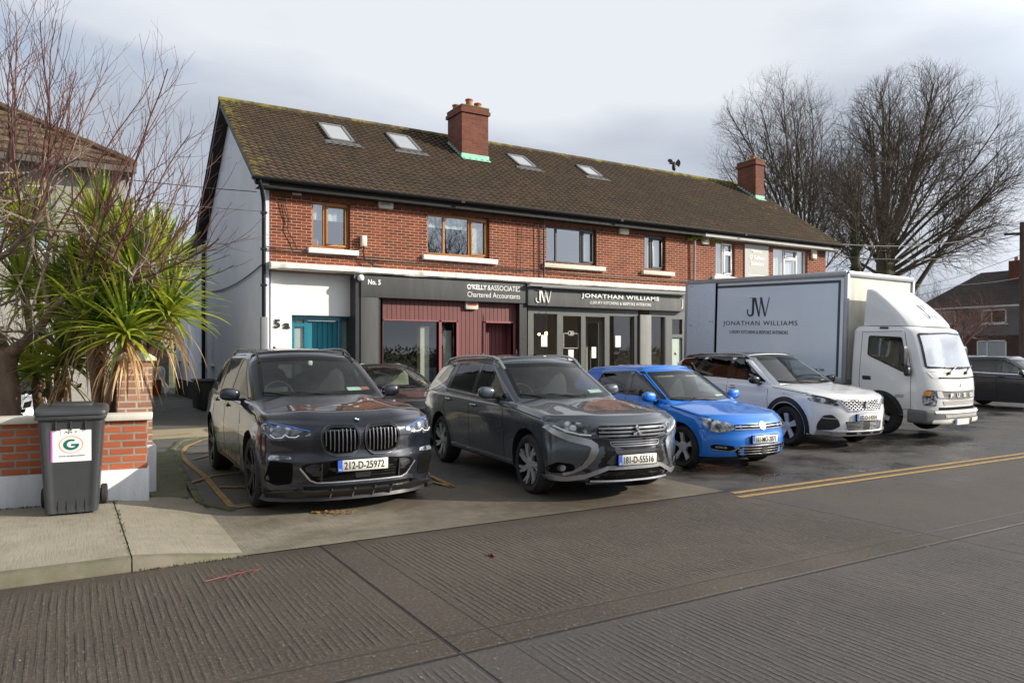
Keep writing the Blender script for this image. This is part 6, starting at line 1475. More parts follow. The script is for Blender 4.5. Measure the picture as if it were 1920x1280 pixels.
# ---- box lorry
def lorry():
    root = thing('box_lorry', (14.72,7.90,.0), 'white box lorry with roof deflector and pale blue JW panel on its side', 'lorry', rz=radians(3), rx=radians(2))
    P_ = paint('lorry_white_paint', (.66,.67,.68), rough=.4, dirt=.85); M_box = rendermat('box_panel_cream', (.64,.63,.57), dirt=.55, bs=20, bump=.002, stain=(.36,.30,.20)); M_pan = M('pale_blue_panel', (.66,.74,.86), .22, var=.03, coat=.3)
    M_fr = M('alloy_edge_profile', (.36,.37,.40), .4, metal=.5); M_navy = M('navy_border', (.05,.055,.075), .4)
    b_ = lambda name, mb, mat, par=root, **kw: mb.build(name, mat, par, local=True, **{'smooth': 40, **kw})
    hw = .98; L = 1.66
    F = cub([(.45,.0),(.9,.0),(1.2,.03),(1.32,.07),(2.02,.32),(2.12,.42)]); SDE = cub([(.4,.97),(.9,1.0),(1.3,.99),(2.1,.93)])
    def cab(b, a, c):
        z = .42+c*(2.13-.42); zt = 2.13-.02*abs(b)**3
        y = 0
        yf = F(z)+.27*abs(b)**4; yr = L; y = yf+a*(yr-yf); h = hw*SDE(z); x = b*h; z = min(z, zt)
        e = rnd3(None, h-abs(x), min(y-yf, yr-y), zt-z, (.09,.10,.09))
        if zt-z > .09: e = rnd3(None, h-abs(x), min(y-yf, yr-y), 9, (.06,.07,.1))
        return (x-e[0]*(1 if x > 0 else -1), y+e[1]*(1 if y-yf < yr-y else -1), z-e[2])
    g = cuboid(44, 40, 44, cab, .5, .6, .3); G = Body(g.v, g.f)
    WS = [(-.86,1.33),(0,1.30),(.86,1.33),(.80,1.99),(0,2.02),(-.80,1.99)]; SW = [(1.33,1.93),(.66,1.91),(.50,1.30),(.56,1.22),(1.33,1.54)]
    wi = inset(densify(WS, .05, rnd=.06), .02); si = inset(densify(SW, .05, rnd=.05), .015); k_ = MB(); k_.v = g.v
    ra = .41; wy, wz = 1.04, .39
    for f in g.f:
        vs = [Vector(g.v[i]) for i in f]; c = sum(vs, Vector())/4; n = (vs[2]-vs[0]).cross(vs[3]-vs[1]); n = n.normalized() if n.length else n
        if abs(n.y) > .3 and c.y < .8 and inpoly(c.x, c.z, wi): continue
        if abs(n.x) > .6 and inpoly(c.y, c.z, si): continue
        k_.f.append(f); k_.m.append(1 if (abs(c.x) > .9*hw and hypot(c.y-wy, c.z-wz) < ra) or (abs(n.z) > .7 and c.z < .5) else 0)
    b_('cab', k_, [P_, M_well])
    w = b_('windscreen', G.patch(inset(densify(WS, .06, rnd=.06), .03), 'front', .002, skirt=0, rnd=0, rings=(0,.2,.4,.6,.8)), glassmat('lorry_screen_glare', (.62,.72,.66), refl=11, dust=.2)); b_('glass_border', G.ringp(WS, 'front', .04, .004, rnd=.06), M_frit, w)  # strong dust film paints bright sky glare onto the windscreen
    for sd_ in ('left', 'right'):
        w = b_('side_window', G.patch(inset(densify(SW, .05, rnd=.05), .02), sd_, .001, skirt=0, rnd=0), M_side); b_('glass_border', G.ringp(SW, sd_, .035, .003, rnd=.05), M_frit, w)
        mb = MB(); 
        for P in ([(1.42,.56),(1.47,1.0),(1.46,2.0),(.62,2.02),(.44,1.30),(.43,.55),(.62,.52)],): G.strip(P, sd_, .009, .001, skirt=0, mb=mb)
        b_('door_seams', mb, M_slotm, smooth=0)
        b_('door_handle', G.patch([(1.41,1.13),(1.24,1.13),(1.22,1.05),(1.40,1.05)], sd_, .006, rnd=.02, step=.02), M_trim)
        sx = -1 if sd_ == 'left' else 1
        b_('wheel_arch', G.strip([(wy+(ra+.03)*cos(a), wz+(ra+.03)*sin(a)) for a in [pi*(.02)+pi*.95*i/16 for i in range(17)]], sd_, .07, .02, .02), M_trim)
        m_ = b_('mirror', MB().blob((sx*(hw+.16), .50, 1.56), (.09,.05,.19), 4), M_trim); b_('mirror_arm', MB().tube([(sx*(hw-.03),.52,1.36),(sx*(hw+.15),.50,1.34),(sx*(hw+.16),.50,1.5)], .018, 6).blob((sx*(hw+.08),.46,1.26), (.08,.05,.09), 3), M_trim, m_)
        b_('side_repeater', G.patch([(.56,.76),(.74,.75),(.74,.81),(.57,.82)], sd_, .012, rnd=.03, step=.02), M_sil)
        b_('headlight', G.patch([(sx*x, z) for x, z in [(.72,.92),(.90,.93),(.94,.80),(.92,.64),(.72,.62),(.70,.78)]], 'front', .008, rnd=.03, step=.04), M_lamp)
        b_('indicator', G.patch([(sx*x, z) for x, z in [(.82,.91),(.92,.91),(.93,.83),(.84,.81)]], 'front', .012, rnd=.02, step=.02), M_amber)
        b_('roof_marker', G.patch([(.95,2.06),(1.12,2.06),(1.12,2.09),(.95,2.09)], sd_, .02, rnd=.01, step=.02), M_trim)
    pan = b_('cowl_panel', G.patch([(-.86,1.27),(0,1.25),(.86,1.27),(.78,1.15),(0,1.12),(-.78,1.15)], 'front', .006, rnd=.03), M('cowl_grey', (.50,.49,.44), .5))
    b_('cowl_slot', G.strip([(-.66,1.155),(0,1.14),(.66,1.155)], 'front', .022, .01), M_slotm, pan)
    bd = b_('front_band', G.patch([(-.88,.93),(-.5,.905),(0,.90),(.5,.905),(.88,.93),(.72,.78),(.4,.742),(0,.735),(-.4,.742),(-.72,.78)], 'front', .008, rnd=.02), M('band_grey', (.15,.15,.14), .45))
    h, n = G.hit(0, .80, 'front')
    for i, ch in enumerate('FUSO'): text(ch, .1, (-.40+i*.24,h.y-.02,.785), M_signw, 'maker_letter', bd, width=.10, height=.075, bold=.003, local=True)
    b_('checker_grille', G.patch([(-.58,.72),(.58,.72),(.54,.635),(-.54,.635)], 'front', .007), meshmat('checker_mesh', .055, (.03,.03,.03), (.60,.59,.55), 'diamond', .1))
    b_('grille_gap', G.strip([(-.66,.575),(.66,.575)], 'front', .05, .004), M_slotm)
    for k in range(3):
        a = pi/2+2*pi*k/3; c = (.02*cos(a), 1.0+.02*sin(a)); pts = [(c[0]+rr_*cos(q_), c[1]+rr_*sin(q_)) for q_, rr_ in ((a,.02),(a+pi/2,.012),(a+pi,.02),(a-pi/2,.012))]; hh, _ = G.hit(0, 1.0, 'front'); b_('badge_diamond', MB().poly(pts, 'y', hh.y-.008, hh.y-.001), M_sil)
    # bumper
    def bump(b, a, c):
        y = -.07+.24*abs(b)**3.2+a*.30; x = b*1.0; z = .29+c*.26
        e = rnd3(None, 1.0-abs(x), a*.3, min(c, 1-c)*.26, (.05,.05,.05)); return (x-e[0]*(1 if x > 0 else -1), y+e[1], z+(e[2] if c < .5 else -e[2]))
    bm_ = cuboid(10, 30, 8, bump); BB = Body(bm_.v, bm_.f); bp = b_('bumper', bm_, M('bumper_grey', (.10,.105,.11), .6, var=.3))
    b_('bumper_top', BB.strip([(-.80,.515),(.80,.515)], 'front', .045, .01), M('light_bumper_trim', (.62,.61,.55), .5), bp)
    for s_ in (-1, 1): b_('bumper_corner', BB.patch([(s_*.34,.385),(s_*.84,.37),(s_*.86,.31),(s_*.34,.30)], 'front', .012, rnd=.03), M('light_bumper_trim', (.62,.61,.55), .5), bp)
    b_('bumper_mesh', BB.patch([(-.58,.475),(.58,.475),(.58,.415),(-.58,.415)], 'front', .007), meshmat('checker_mesh2', .045, (.03,.03,.03), (.60,.59,.55), 'diamond', .1), bp)
    pl = b_('number_plate', MB().box(-.35,.15,-.11,-.10,.275,.385), M_plate); text('191-D-1742', .1, (-.19,-.112,.30), M_plt, 'plate_number', pl, width=.40, height=.065, local=True) if False else None
    b_('country_band', MB().box(-.35,-.31,-.113,-.11,.275,.385), M_plb, pl)
    text('IRL', .03, (-.345,-.115,.285), M_signw, 'country_letters', pl, width=.028, height=.016, local=True, ext=.0005)
    # wipers
    mb = MB()
    for x in (-.40, .22):
        a, _ = G.hit(x, 1.24, 'front'); b, _ = G.hit(x+.32, 1.36, 'front'); c, _ = G.hit(x-.08, 1.345, 'front'); d_, _ = G.hit(x+.55, 1.365, 'front'); o = Vector((0,-.03,0))
        mb.tube([a+o, b+o], .012, 5).tube([c+o, d_+o], .009, 5).tube([a, a+o*1.4], .03, 8)
    b_('wipers', mb, M_trim)
    b_('seat', MB().blob((-.42,1.25,1.45), (.24,.09,.40), 3.5), M_seat); b_('seat', MB().blob((.42,1.25,1.45), (.24,.09,.40), 3.5), M_seat)
    b_('dashboard', MB().box(-.88,.88,.25,.55,.9,1.27), M_dash, bevel=.05)
    mb = MB().tube([(-.42+.2*cos(a), .72+.08*sin(a), 1.30+.17*sin(a)) for a in [2*pi*i/18 for i in range(19)]], .015, 6); b_('steering_wheel', mb, M_dash)
    b_('cab_back_wall', MB().box(-.88,.88,1.56,1.58,.8,2.05), M_well)
    # air deflector: smooth shell
    def dfl(b, a, c):
        zt = 2.125+c*.735; yf = .42+.85*c**1.25; yf += .25*abs(b)**3*(1-c*.5); y = yf+a*(1.50-yf); wd = .80+.02*(1-c)-.05*c
        z = zt; x = b*wd; e = rnd3(None, wd-abs(x), y-yf, (1-c)*.735, (.045,.05,.05)); return (x-e[0]*(1 if x > 0 else -1), y+e[1], z-e[2])
    dm = cuboid(16, 30, 24, dfl, .4, .6, .3); DD = Body(dm.v, dm.f); df = b_('air_deflector', dm, P_)
    mbj = jw(df, (0,0,0), (1,0,0), .30, M_logod, local=True, name='monogram')
    for v in mbj.data.vertices:
        x = v.co.x-.22; z = 2.28+v.co.z*.9; h, n = DD.hit(x, z, 'front'); v.co = h+n*(.004-v.co.y*.3)
    # box body
    x0, x1, y0, y1, z0, z1 = -.97, 1.52, 1.80, 6.12, .95, 3.20
    bx_ = b_('box_body', MB().box(x0,x1,y0,y1,z0,z1), M_box, bevel=.01)
    mb = MB()
    for (a, b) in (((x0,y0),(x0,y1)),((x1,y0),(x1,y1)),((x0,y0),(x1,y0)),((x0,y1),(x1,y1))):
        mb.bar((a[0],a[1],z1-.02), (b[0],b[1],z1-.02), .09, .10); mb.bar((a[0],a[1],z0+.03), (b[0],b[1],z0+.03), .07, .10)
    for x in (x0, x1):
        for y in (y0, y1): mb.box(x-.04,x+.04,y-.04,y+.04,z0,z1-.03)
    b_('edge_profile', mb, M_fr, bx_, bevel=.008)
    pn = b_('side_panel', MB().box(x0-.012,x0-.003,y0+.06,5.14,z0+.10,z1-.10), M_pan, bx_)
    b_('panel_border', MB().box(x0-.022,x0-.010,y0+.13,5.14,z1-.20,z1-.145).box(x0-.022,x0-.010,y0+.13,y0+.18,z0+.12,z1-.20), M_navy, bx_)
    b_('door_gap', MB().box(x0-.02,x0-.008,5.14,5.20,z0+.08,z1-.08), M_slotm, bx_)
    sdr = b_('side_door', MB().box(x0-.03,x0-.006,5.20,y1-.03,z0+.06,z1-.06), M('door_panel_blue', (.58,.65,.78), .3, var=.03), bx_, bevel=.004)
    mb = MB()
    for y in (5.27,5.34,5.92,5.99):
        for z in (3.17,2.2): mb.blob((x0-.032,y,z-(.1 if y > 5.5 else 0)), (.006,.014,.014), 2, 8, 5)
    b_('door_rivets', mb, M_slotm, sdr)
    jw(pn, (x0-.014,4.28,2.32), (0,-1,0), .43, M_logod, local=True)
    text('JONATHAN WILLIAMS', .3, (x0-.014,4.95,2.085), M_logod, 'panel_lettering', pn, width=2.03, height=.135, face='-x', local=True, spacing=1.2)
    text('LUXURY KITCHENS & BESPOKE INTERIORS', .1, (x0-.014,4.75,1.925), M_logod, 'panel_lettering', pn, width=1.6, height=.075, face='-x', local=True)
    text('jonathanwilliams.ie', .1, (x0-.014,3.5,1.14), M_logod, 'panel_lettering', pn, width=1.25, height=.10, face='-x', local=True)
    b_('chassis', MB().box(-.45,-.35,1.0,5.7,.62,.80).box(.35,.45,1.0,5.7,.62,.80).box(-.95,.95,1.95,5.7,.90,1.0).box(-.9,-.4,2.2,3.0,.45,.85).box(-.8,.8,.9,1.1,.42,.6), M_well)
    b_('side_guard', MB().box(-.99,-.95,2.1,4.2,.55,.62).box(-.99,-.95,2.1,4.2,.75,.82), M_sil)
    st = dict(n=6, w=(.10,.09), mat=M('steel_wheel', (.42,.43,.44), .5), rim=.21)
    for sx in (-1, 1):
        wheel(root, sx, sx*.93, wy, .37, .22, st); wheel(root, sx, sx*.95, 4.4, .37, .42, st)
        b_('mud_guard', MB().box(sx*.70-.22,sx*.70+.22,wy+.46,wy+.50,.3,.8), M_well)
    return root
lorry()
# ------------------------------------------------------------------ trees
def barkmat(name, a, b, sc_=14, bump=.02, moss=0.0):
    t = NT(name); X = t.sep(); n = t.noise(1.0, 5, .7, t.comb(t.math('MULTIPLY', X[0], sc_), t.math('MULTIPLY', X[1], sc_), t.math('MULTIPLY', X[2], sc_*.3)))
    c = t.mix(t.rng(n, .3, .7), a, b)
    if moss: c = t.mix(t.math('MULTIPLY', t.rng(t.noise(1.2, 4, .6), .4, .6), moss), c, (.10,.11,.03))
    return t.fin(c, .85, t.bump(n, .8, bump))
M_bark = barkmat('grey_green_bark', (.040,.032,.024), (.115,.095,.070), moss=.5)
M_twig = M('dark_twigs', (.105,.078,.058), .8, var=.35, vs=2)
M_cbark = barkmat('peeling_red_bark', (.10,.055,.035), (.30,.21,.15), sc_=9)
M_ctwig = M('purple_red_twigs', (.13,.052,.042), .6, var=.4, vs=5); M_cold = M('pale_grey_twigs', (.21,.165,.13), .7, var=.35, vs=5)

def grow(out, rnd, p, d, L, r, lv, C):
    """recursive branch; out = list of MB per level"""
    c = C[lv]; n = c['seg']; pts = [p.copy()]; rad = [r]; P = p.copy(); D = d.copy()
    for i in range(n):
        D = (D + Vector((rnd.gauss(0,1), rnd.gauss(0,1), rnd.gauss(0,1)))*c['wig'] + Vector((0,0,1))*c['up']).normalized()
        P = P + D*(L/n); pts.append(P.copy()); rad.append(r*(1-(1-c['tip'])*(i+1)/n))
    out[lv].tube(pts, rad, c['sides'], cap=False)
    if lv+1 >= len(C): return
    k = C[lv+1]; N = max(1, int(round(k['n']*rnd.uniform(.8,1.2))))
    az = rnd.random()*6.28
    for j in range(N):
        t = c['from'] + (1-c['from'])*(j+rnd.random())/N; f = t*n; i = min(int(f), n-1); q = pts[i].lerp(pts[i+1], f-i); dd = (pts[i+1]-pts[i]).normalized()
        az += 2.4+rnd.uniform(-.5,.5); a = dd.orthogonal().normalized(); a.rotate(Matrix.Rotation(az, 3, dd)); an = k['ang']*rnd.uniform(.6,1.3)
        nd = (dd*cos(an)+a*sin(an)).normalized(); ll = k['len']*rnd.uniform(.7,1.25)*(1.15-.45*t)
        bd = C[0].get('bound')
        if bd:
            e = q+nd*ll*.9; v = Vector(((e.x-bd[0][0])/bd[1][0], (e.y-bd[0][1])/bd[1][1], (e.z-bd[0][2])/bd[1][2])).length
            if v > 1.0: ll *= max(.12, 1-(v-1)*3.5)
        grow(out, rnd, q, nd, ll, min(rad[i]*k['rr'], k.get('rmax', 9)), lv+1, C)
def bare_tree(seed, base, trunk_h, trunk_r, limbs, C, label, stems=1, group='bare trees beyond the terrace', parts=('trunk','crown'), mats=None, split=1):
    rnd = random.Random(seed); t = thing('bare_tree', base, label, 'tree', group)
    out = [MB() for _ in C]; B0 = Vector(base)
    tr = MB(); top = B0+Vector((0,0,trunk_h))
    for s_ in range(stems):
        o = Vector((rnd.uniform(-1,1), rnd.uniform(-1,1), 0))*trunk_r*(.7 if stems > 1 else 0); rs = trunk_r/(stems**.5)*1.15
        tr.tube([B0+o*1.1, B0+o+Vector((0,0,trunk_h*.12)), B0+o*.9+Vector((0,0,trunk_h*.5)), B0+o*1.3+Vector((rnd.uniform(-.2,.2),0,trunk_h))], [rs*1.5, rs*1.12, rs, rs*.85], 10)
    out[0] = tr
    for lb in limbs(rnd):
        p, d, L, r = lb; grow(out, rnd, Vector(p), Vector(d).normalized(), L, r, 1, C)
    m = mats or (M_bark, M_twig)
    low = MB()
    for i in range(0, split+1): low.merge(out[i])
    hi = MB()
    for i in range(split+1, len(C)): hi.merge(out[i])
    low.build('trunk', m[0], t, smooth=60, weld=False); hi.build('crown', m[1], t, weld=False)
    return t
CB = lambda bound, dens=1.0, s=1.0: [dict(bound=bound), dict(seg=8, wig=.055, up=.0, tip=.22, sides=6, **{'from': .30}), dict(n=12*dens, ang=.62, len=3.0*s, rr=.5, rmax=.048, seg=6, wig=.09, up=.02, tip=.25, sides=4, **{'from': .10}),
    dict(n=6, ang=.62, len=1.8*s, rr=.6, rmax=.020, seg=5, wig=.10, up=.03, tip=.4, sides=3, **{'from': .1}), dict(n=5, ang=.55, len=.95*s, rr=.8, rmax=.0125, seg=3, wig=.13, up=.04, tip=.7, sides=3, **{'from': 0})]
# large multi-limbed tree on the right
b1 = Vector(atZ(1664, 560, 45)); b1.z = 0
def fan(rnd, B, c, rad, n, zs, rr):
    """limbs reaching from the fork of the trunk to points just inside a domed crown"""
    R = []
    for i in range(n):
        f = (i+.5)/n; el = pi/2*(1-f**.75*1.22); az = i*2.39996+rnd.uniform(-.2,.2)
        T = Vector((c[0]+rad[0]*.86*cos(az)*cos(el), c[1]+rad[1]*.86*sin(az)*cos(el), c[2]+rad[2]*.86*sin(el)))
        s_ = Vector((B.x+cos(az)*.3, B.y+sin(az)*.3, zs[0]+(zs[1]-zs[0])*(1-f)*rnd.uniform(.7,1))); d = T-s_
        R.append((s_, d.normalized()+Vector((0,0,.05)), d.length, rr*rnd.uniform(.65,1.1)*(1.15-.4*f)))
    return R
r_ = Vector((.858,-.513,0))
c1 = b1+r_*1.9+Vector((0,0,10.4)); R1 = (6.3,6.3,8.0)
def limbs1(rnd):
    R = fan(rnd, b1, c1, R1, 30, (6.0,9.4), .15)
    R.append((b1+r_*.3+Vector((0,0,3.4)), r_*.55+Vector((0,0,1.0)), 11, .19))
    return R
bare_tree(11, tuple(b1), 8.2, .72, limbs1, CB((tuple(c1),R1)), 'large bare tree with thick mossy trunk and wide domed crown right of the terrace', stems=3)
b2 = Vector(atZ(1500, 560, 52)); b2.z = 0
c2 = b2-r_*.9+Vector((0,0,12.4)); R2 = (5.9,5.9,9.0)
def limbs2(rnd): return fan(rnd, b2, c2, R2, 26, (5.5,9), .12)
bare_tree(23, tuple(b2), 7, .5, limbs2, CB((tuple(c2),R2)), 'tall bare tree with many upright limbs rising behind the end of the brick terrace', stems=3)
b3 = Vector(atZ(1605, 560, 41)); b3.z = 0
def limbs3(rnd):
    R = []
    for i in range(9):
        a = 2*pi*i/9; R.append(((b3.x, b3.y, rnd.uniform(5.5,9)), (cos(a)*.5, sin(a)*.5, 1), rnd.uniform(2.5,4), .08))
    return R
C3 = CB(((b3.x,b3.y,8.5),(3.6,3.6,4.6)), .7, .7)
t3 = bare_tree(31, tuple(b3), 9.5, .20, limbs3, C3, 'slim bare tree with an ivy clad trunk between the two large trees')
mb = MB(); rnd = random.Random(6)
for k in range(26): z = 3+k*.22; leafblob(mb, rnd, (b3.x+rnd.uniform(-.1,.1), b3.y, z), (.30+.12*sin(k),.30+.12*sin(k),.24), 150, .13)
mb.build('ivy', M('dark_ivy', (.030,.058,.018), .6, var=.5, vs=6), t3, weld=False)
for k, (px, Z, seed, lab) in enumerate(((1560, 62, 41, 'small bare scrub tree seen under the big crowns beside the end wall'), (1740, 66, 42, 'small bare scrub tree behind the lorry roof'))):
    bb = Vector(atZ(px, 600, Z)); bb.z = 0
    def lm(rnd): return [((bb.x, bb.y, rnd.uniform(1.5,3)), (cos(i)*.8, sin(i)*.8, 1), rnd.uniform(3.5,5), .08) for i in range(12)]
    bare_tree(seed, tuple(bb), 3, .15, lm, CB(((bb.x,bb.y,4.5),(5,5,4)), .7, .9), lab)
# thin crooked tree in front of the grey house
bb = Vector(atZ(1800, 640, 40)); bb.z = 0
def lm(rnd): return [((bb.x, bb.y, rnd.uniform(.8,2)), (cos(i)*.9, sin(i)*.9, 1), rnd.uniform(2.0,2.9), .05) for i in range(8)]
bare_tree(77, tuple(bb), 2, .09, lm, CB(((bb.x,bb.y,3.2),(3,3,2.3)), .6, .6), 'reddish bare shrub in front of the grey house behind the lorry cab', mats=(M('russet_stem', (.13,.06,.045), .8), M('russet_twig', (.17,.085,.065), .8)))

# ------------------------------------------------------------------ grey house at the right
gh_ = thing('house', (57,30,0), 'grey rendered house with brown hipped roof and brick chimney behind the lorry', 'house')
M_ggrey = rendermat('grey_house_render', (.17,.175,.185), dirt=.2); M_gbrick = brickmat('dull_brown_brick', (.07,.035,.028), (.13,.065,.05), (.11,.09,.08))
mb = MB(); 
def wallX(mb, X, y0, y1, z0, z1, holes):
    ys = sorted({y0,y1}|{h[0] for h in holes}|{h[1] for h in holes}); zs = sorted({z0,z1}|{h[2] for h in holes}|{h[3] for h in holes})
    for i in range(len(ys)-1):
        for j in range(len(zs)-1):
            cy, cz = (ys[i]+ys[i+1])/2, (zs[j]+zs[j+1])/2
            if not any(h[0] < cy < h[1] and h[2] < cz < h[3] for h in holes): mb.face([(X,ys[i+1],zs[j]),(X,ys[i],zs[j]),(X,ys[i],zs[j+1]),(X,ys[i+1],zs[j+1])])
H1 = [(27.3,29.0,3.75,4.75),(30.8,32.6,3.85,4.78)]; H2 = [(27.3,29.3,1.0,2.55),(30.6,32.4,1.0,2.4)]
wallX(mb, 57, 22, 33.6, 2.9, 5.05, H1); mb.face([(57,33.6,0),(66,33.6,0),(66,33.6,5.05),(57,33.6,5.05)]); mb.build('wall', M_ggrey, gh_, weld=False)
mb = MB(); wallX(mb, 57, 22, 33.6, 0, 2.9, H2); mb.build('ground_wall', M_gbrick, gh_, weld=False)
for a, b, c_, d_ in H1+H2:
    w = MB().box(57.0,57.08,a,b,c_,c_+.09).box(57.0,57.08,a,b,d_-.09,d_).box(57.0,57.08,a,a+.09,c_,d_).box(57.0,57.08,b-.09,b,c_,d_).box(57.0,57.08,b-.75,b-.66,c_,d_).box(56.92,57.08,a-.1,b+.1,c_-.1,c_).build('window', M_whitep, gh_)
    MB().face([(57.05,b,c_),(57.05,a,c_),(57.05,a,d_),(57.05,b,d_)]).build('pane', M('far_window_glass', (.045,.035,.03) if c_ > 3 else (.42,.46,.50), .08, spec=1.0, var=.5, vs=1.5) if c_ > 3 else M('net_curtain_glass', (.40,.44,.48), .15, spec=.9), w)
rf = MB().face([(56.7,34.0,5.0),(56.7,20,5.0),(61.5,20,7.9),(61.5,31.3,7.9)]).face([(56.7,34,5.0),(61.5,31.3,7.9),(66.3,34,5.0)]).build('roof', brickmat('brown_house_tiles', (.040,.028,.026), (.070,.050,.045), (.018,.014,.012), bw=.33, bh=.19, ms=.03, dirt=.3), gh_)
MB().box(56.6,56.72,20,34.1,4.9,5.02).build('gutter', M_whitep, rf)
MB().box(60.0,61.0,27.1,28.6,6.8,8.45).build('chimney', M_brickdark, rf)
for y in (27.4,27.85,28.3): MB().lathe([(.12,0),(.14,.02),(.12,.1),(.13,.3),(.10,.3)], (60.5,y,8.45), n=12).build('chimney_pot', M_terra, rf, smooth=40)
# more houses further off so the street closes behind the cars
for (x, y, w, lab, wal) in ((74,52,14,'distant brown roofed house beyond the big bare tree', M_ggrey),(95,18,16,'distant pale house at the end of the road behind the parked cars', rendermat('far_cream_render', (.42,.40,.35), dirt=.2))):
    h_ = thing('house', (x,y,0), lab, 'house')
    MB().box(x,x+9,y-w/2,y+w/2,0,5).build('wall', wal, h_); 
    MB().face([(x-.4,y-w/2-.4,4.95),(x+4.5,y-w/2+2,7.9),(x+4.5,y+w/2-2,7.9),(x-.4,y+w/2+.4,4.95)]).face([(x+9.4,y-w/2-.4,4.95),(x+4.5,y-w/2+2,7.9),(x+4.5,y+w/2-2,7.9),(x+9.4,y+w/2+.4,4.95)]).face([(x-.4,y+w/2+.4,4.95),(x+4.5,y+w/2-2,7.9),(x+9.4,y+w/2+.4,4.95)]).face([(x-.4,y-w/2-.4,4.95),(x+4.5,y-w/2+2,7.9),(x+9.4,y-w/2-.4,4.95)]).build('roof', M_tile, h_)
    for k in (-.3, .25):
        for z in (.9, 3.2):
            wq = MB().box(x-.05,x+.02,y+k*w-.8,y+k*w+.8,z,z+1.3).build('window', M_whitep, h_); MB().box(x-.07,x-.055,y+k*w-.7,y+k*w+.7,z+.1,z+1.2).build('pane', M('far_window_glass', (.045,.035,.03), .08), wq)
# hedge that closes the view behind
def hedge(name, pts, h, mat, seed, label, n=900, s=.16, w=.7, cat='hedge'):
    rnd = random.Random(seed); mb = MB()
    for a, b in zip(pts, pts[1:]):
        a = Vector((*a,0)); b = Vector((*b,0)); L = (b-a).length
        for i in range(int(n*L/10)):
            p = a.lerp(b, rnd.random())+Vector((rnd.uniform(-w,w), rnd.uniform(-w,w), h*(1-rnd.random()**1.6*.98)+rnd.gauss(0,.12)))
            q = Vector((rnd.gauss(0,1),rnd.gauss(0,1),rnd.gauss(0,.6))).normalized(); o = q.orthogonal().normalized(); c = q.cross(o); k = s*rnd.uniform(.6,1.5); mb.face([p-o*k*.5, p+c*k*.35, p+o*k*.5, p-c*k*.35])
    return mb.build(name, mat, label=label, cat=cat, weld=False)
M_hedge = M('hedge_leaf', (.065,.085,.022), .7, var=.6, vs=1.5); M_autumn = M('autumn_leaf', (.22,.17,.04), .8, var=.6, vs=1.2)
hedge('hedge', [(30,40),(80,58)], 3.2, M_hedge, 1, 'dark evergreen hedge beyond the forecourt under the bare trees', n=700, s=.3, w=1.2)
hedge('hedge', [(66,16),(66,24)], 2.2, M_hedge, 5, 'low hedge at the far right behind the parked cars', n=700, s=.25)

# pole and wires on the right
pb = Vector(atZ(1917, 700, 33)); pb.z = 0
t_ = thing('utility_pole', tuple(pb), 'brown wooden utility pole at the right edge of the picture', 'pole')
MB().tube([pb, pb+Vector((0,0,7.4))], [.14,.10], 10).build('pole', barkmat('creosote_pole', (.05,.035,.028), (.10,.07,.055), 6, .006), t_, smooth=40)
MB().bar(pb+Vector((-.5,.5,6.9)), pb+Vector((.5,-.5,6.9)), .1, .1).build('crossarm', M('creosote_arm', (.05,.035,.028), .8), t_)
W_ = [(atZ(1912,428,33), (23.5,16.8,5.5), .35, .02), (atZ(1914,468,33), (23.4,17.5,5.2), .3, .012), (atZ(1914,478,33), (60,40,7), .5, .012), (atZ(1914,500,33), (64,45,6.4), .5, .012), (atZ(1914,520,33), (23.3,17.1,4.5), .4, .010), (atZ(1912,440,33), (70,60,9.5), .5, .015), (atZ(1990,400,33), atZ(1912,430,33), .2, .02)]
labs = ['thick black wire from the pole to the eaves at the end of the terrace', 'thin wire crossing in front of the big tree trunk to the terrace roof', 'thin wire running from the pole towards the bare trees', 'lowest thin wire running away above the grey house', 'slack grey wire from the pole to the brick end wall', 'upper thin wire rising away behind the big bare tree', 'short black wire leaving the pole out of the right edge']
for (a, b, s_, r_), lb in zip(W_, labs): MB().tube(sag(a, b, s_, 14), r_, 4).build('overhead_wire', M_cable, label=lb, cat='wire', group='overhead wires')
for (a, b, s_, lb) in ((( -6,19,6.2),(3.6,16.9,5.15),.25,'upper overhead wire from the left meeting the gutter corner'),((-6,15.5,5.0),(3.7,17.0,4.75),.2,'lower overhead wire from the left meeting the downpipe')):
    MB().tube(sag(a, b, s_, 14), .010, 4).build('overhead_wire', M_cable, label=lb, cat='wire', group='overhead wires')
q = onY(1552, 479, 17.3); q2 = onY(1585, 481, 16.6)
MB().poly([(q[0],q[2]),(q2[0],q2[2]-.03),(q2[0],q2[2]+.03),(q[0],q[2]+.06)], 'y', 17.0, 17.04).build('red_awning', M('red_plastic', (.45,.05,.03), .4), label='thin red awning edge jutting out at the right end of the brick wall', cat='awning')

# crow on the ridge
cp = Vector((19.7,21.04,8.50))
t_ = thing('crow', tuple(cp), 'black crow landing on the roof ridge with its wings raised', 'bird')
M_crow = M('black_feathers', (.012,.012,.016), .6)
r_ = Vector((.858,-.513,0))
bm_ = MB().blob((0,0,.17), (.07,.07,.17), 2, rot=Matrix.Rotation(.12, 3, 'Y')).blob((-.09,0,.28), (.05,.045,.045), 2).tube([(-.12,0,.27),(-.2,0,.25)], [.02,.003], 6).tube([(.03,0,.08),(.02,0,-.02)], [.05,.02], 6)
Mx = Matrix.Translation(cp) @ Matrix.Rotation(atan2(r_.y, r_.x), 4, 'Z')
bm_.xf(Mx).build('body', M_crow, t_, smooth=60)
for s_, P in ((-1, [(-.02,.30),(-.08,.42),(-.20,.44),(-.24,.36),(-.18,.30),(-.08,.24)]), (1, [(.04,.24),(.10,.36),(.18,.44),(.25,.36),(.26,.26),(.20,.13),(.12,.20)])):
    MB().poly(P, 'y', s_*.02-.008, s_*.02+.008).xf(Mx).build('wing', M_crow, t_)

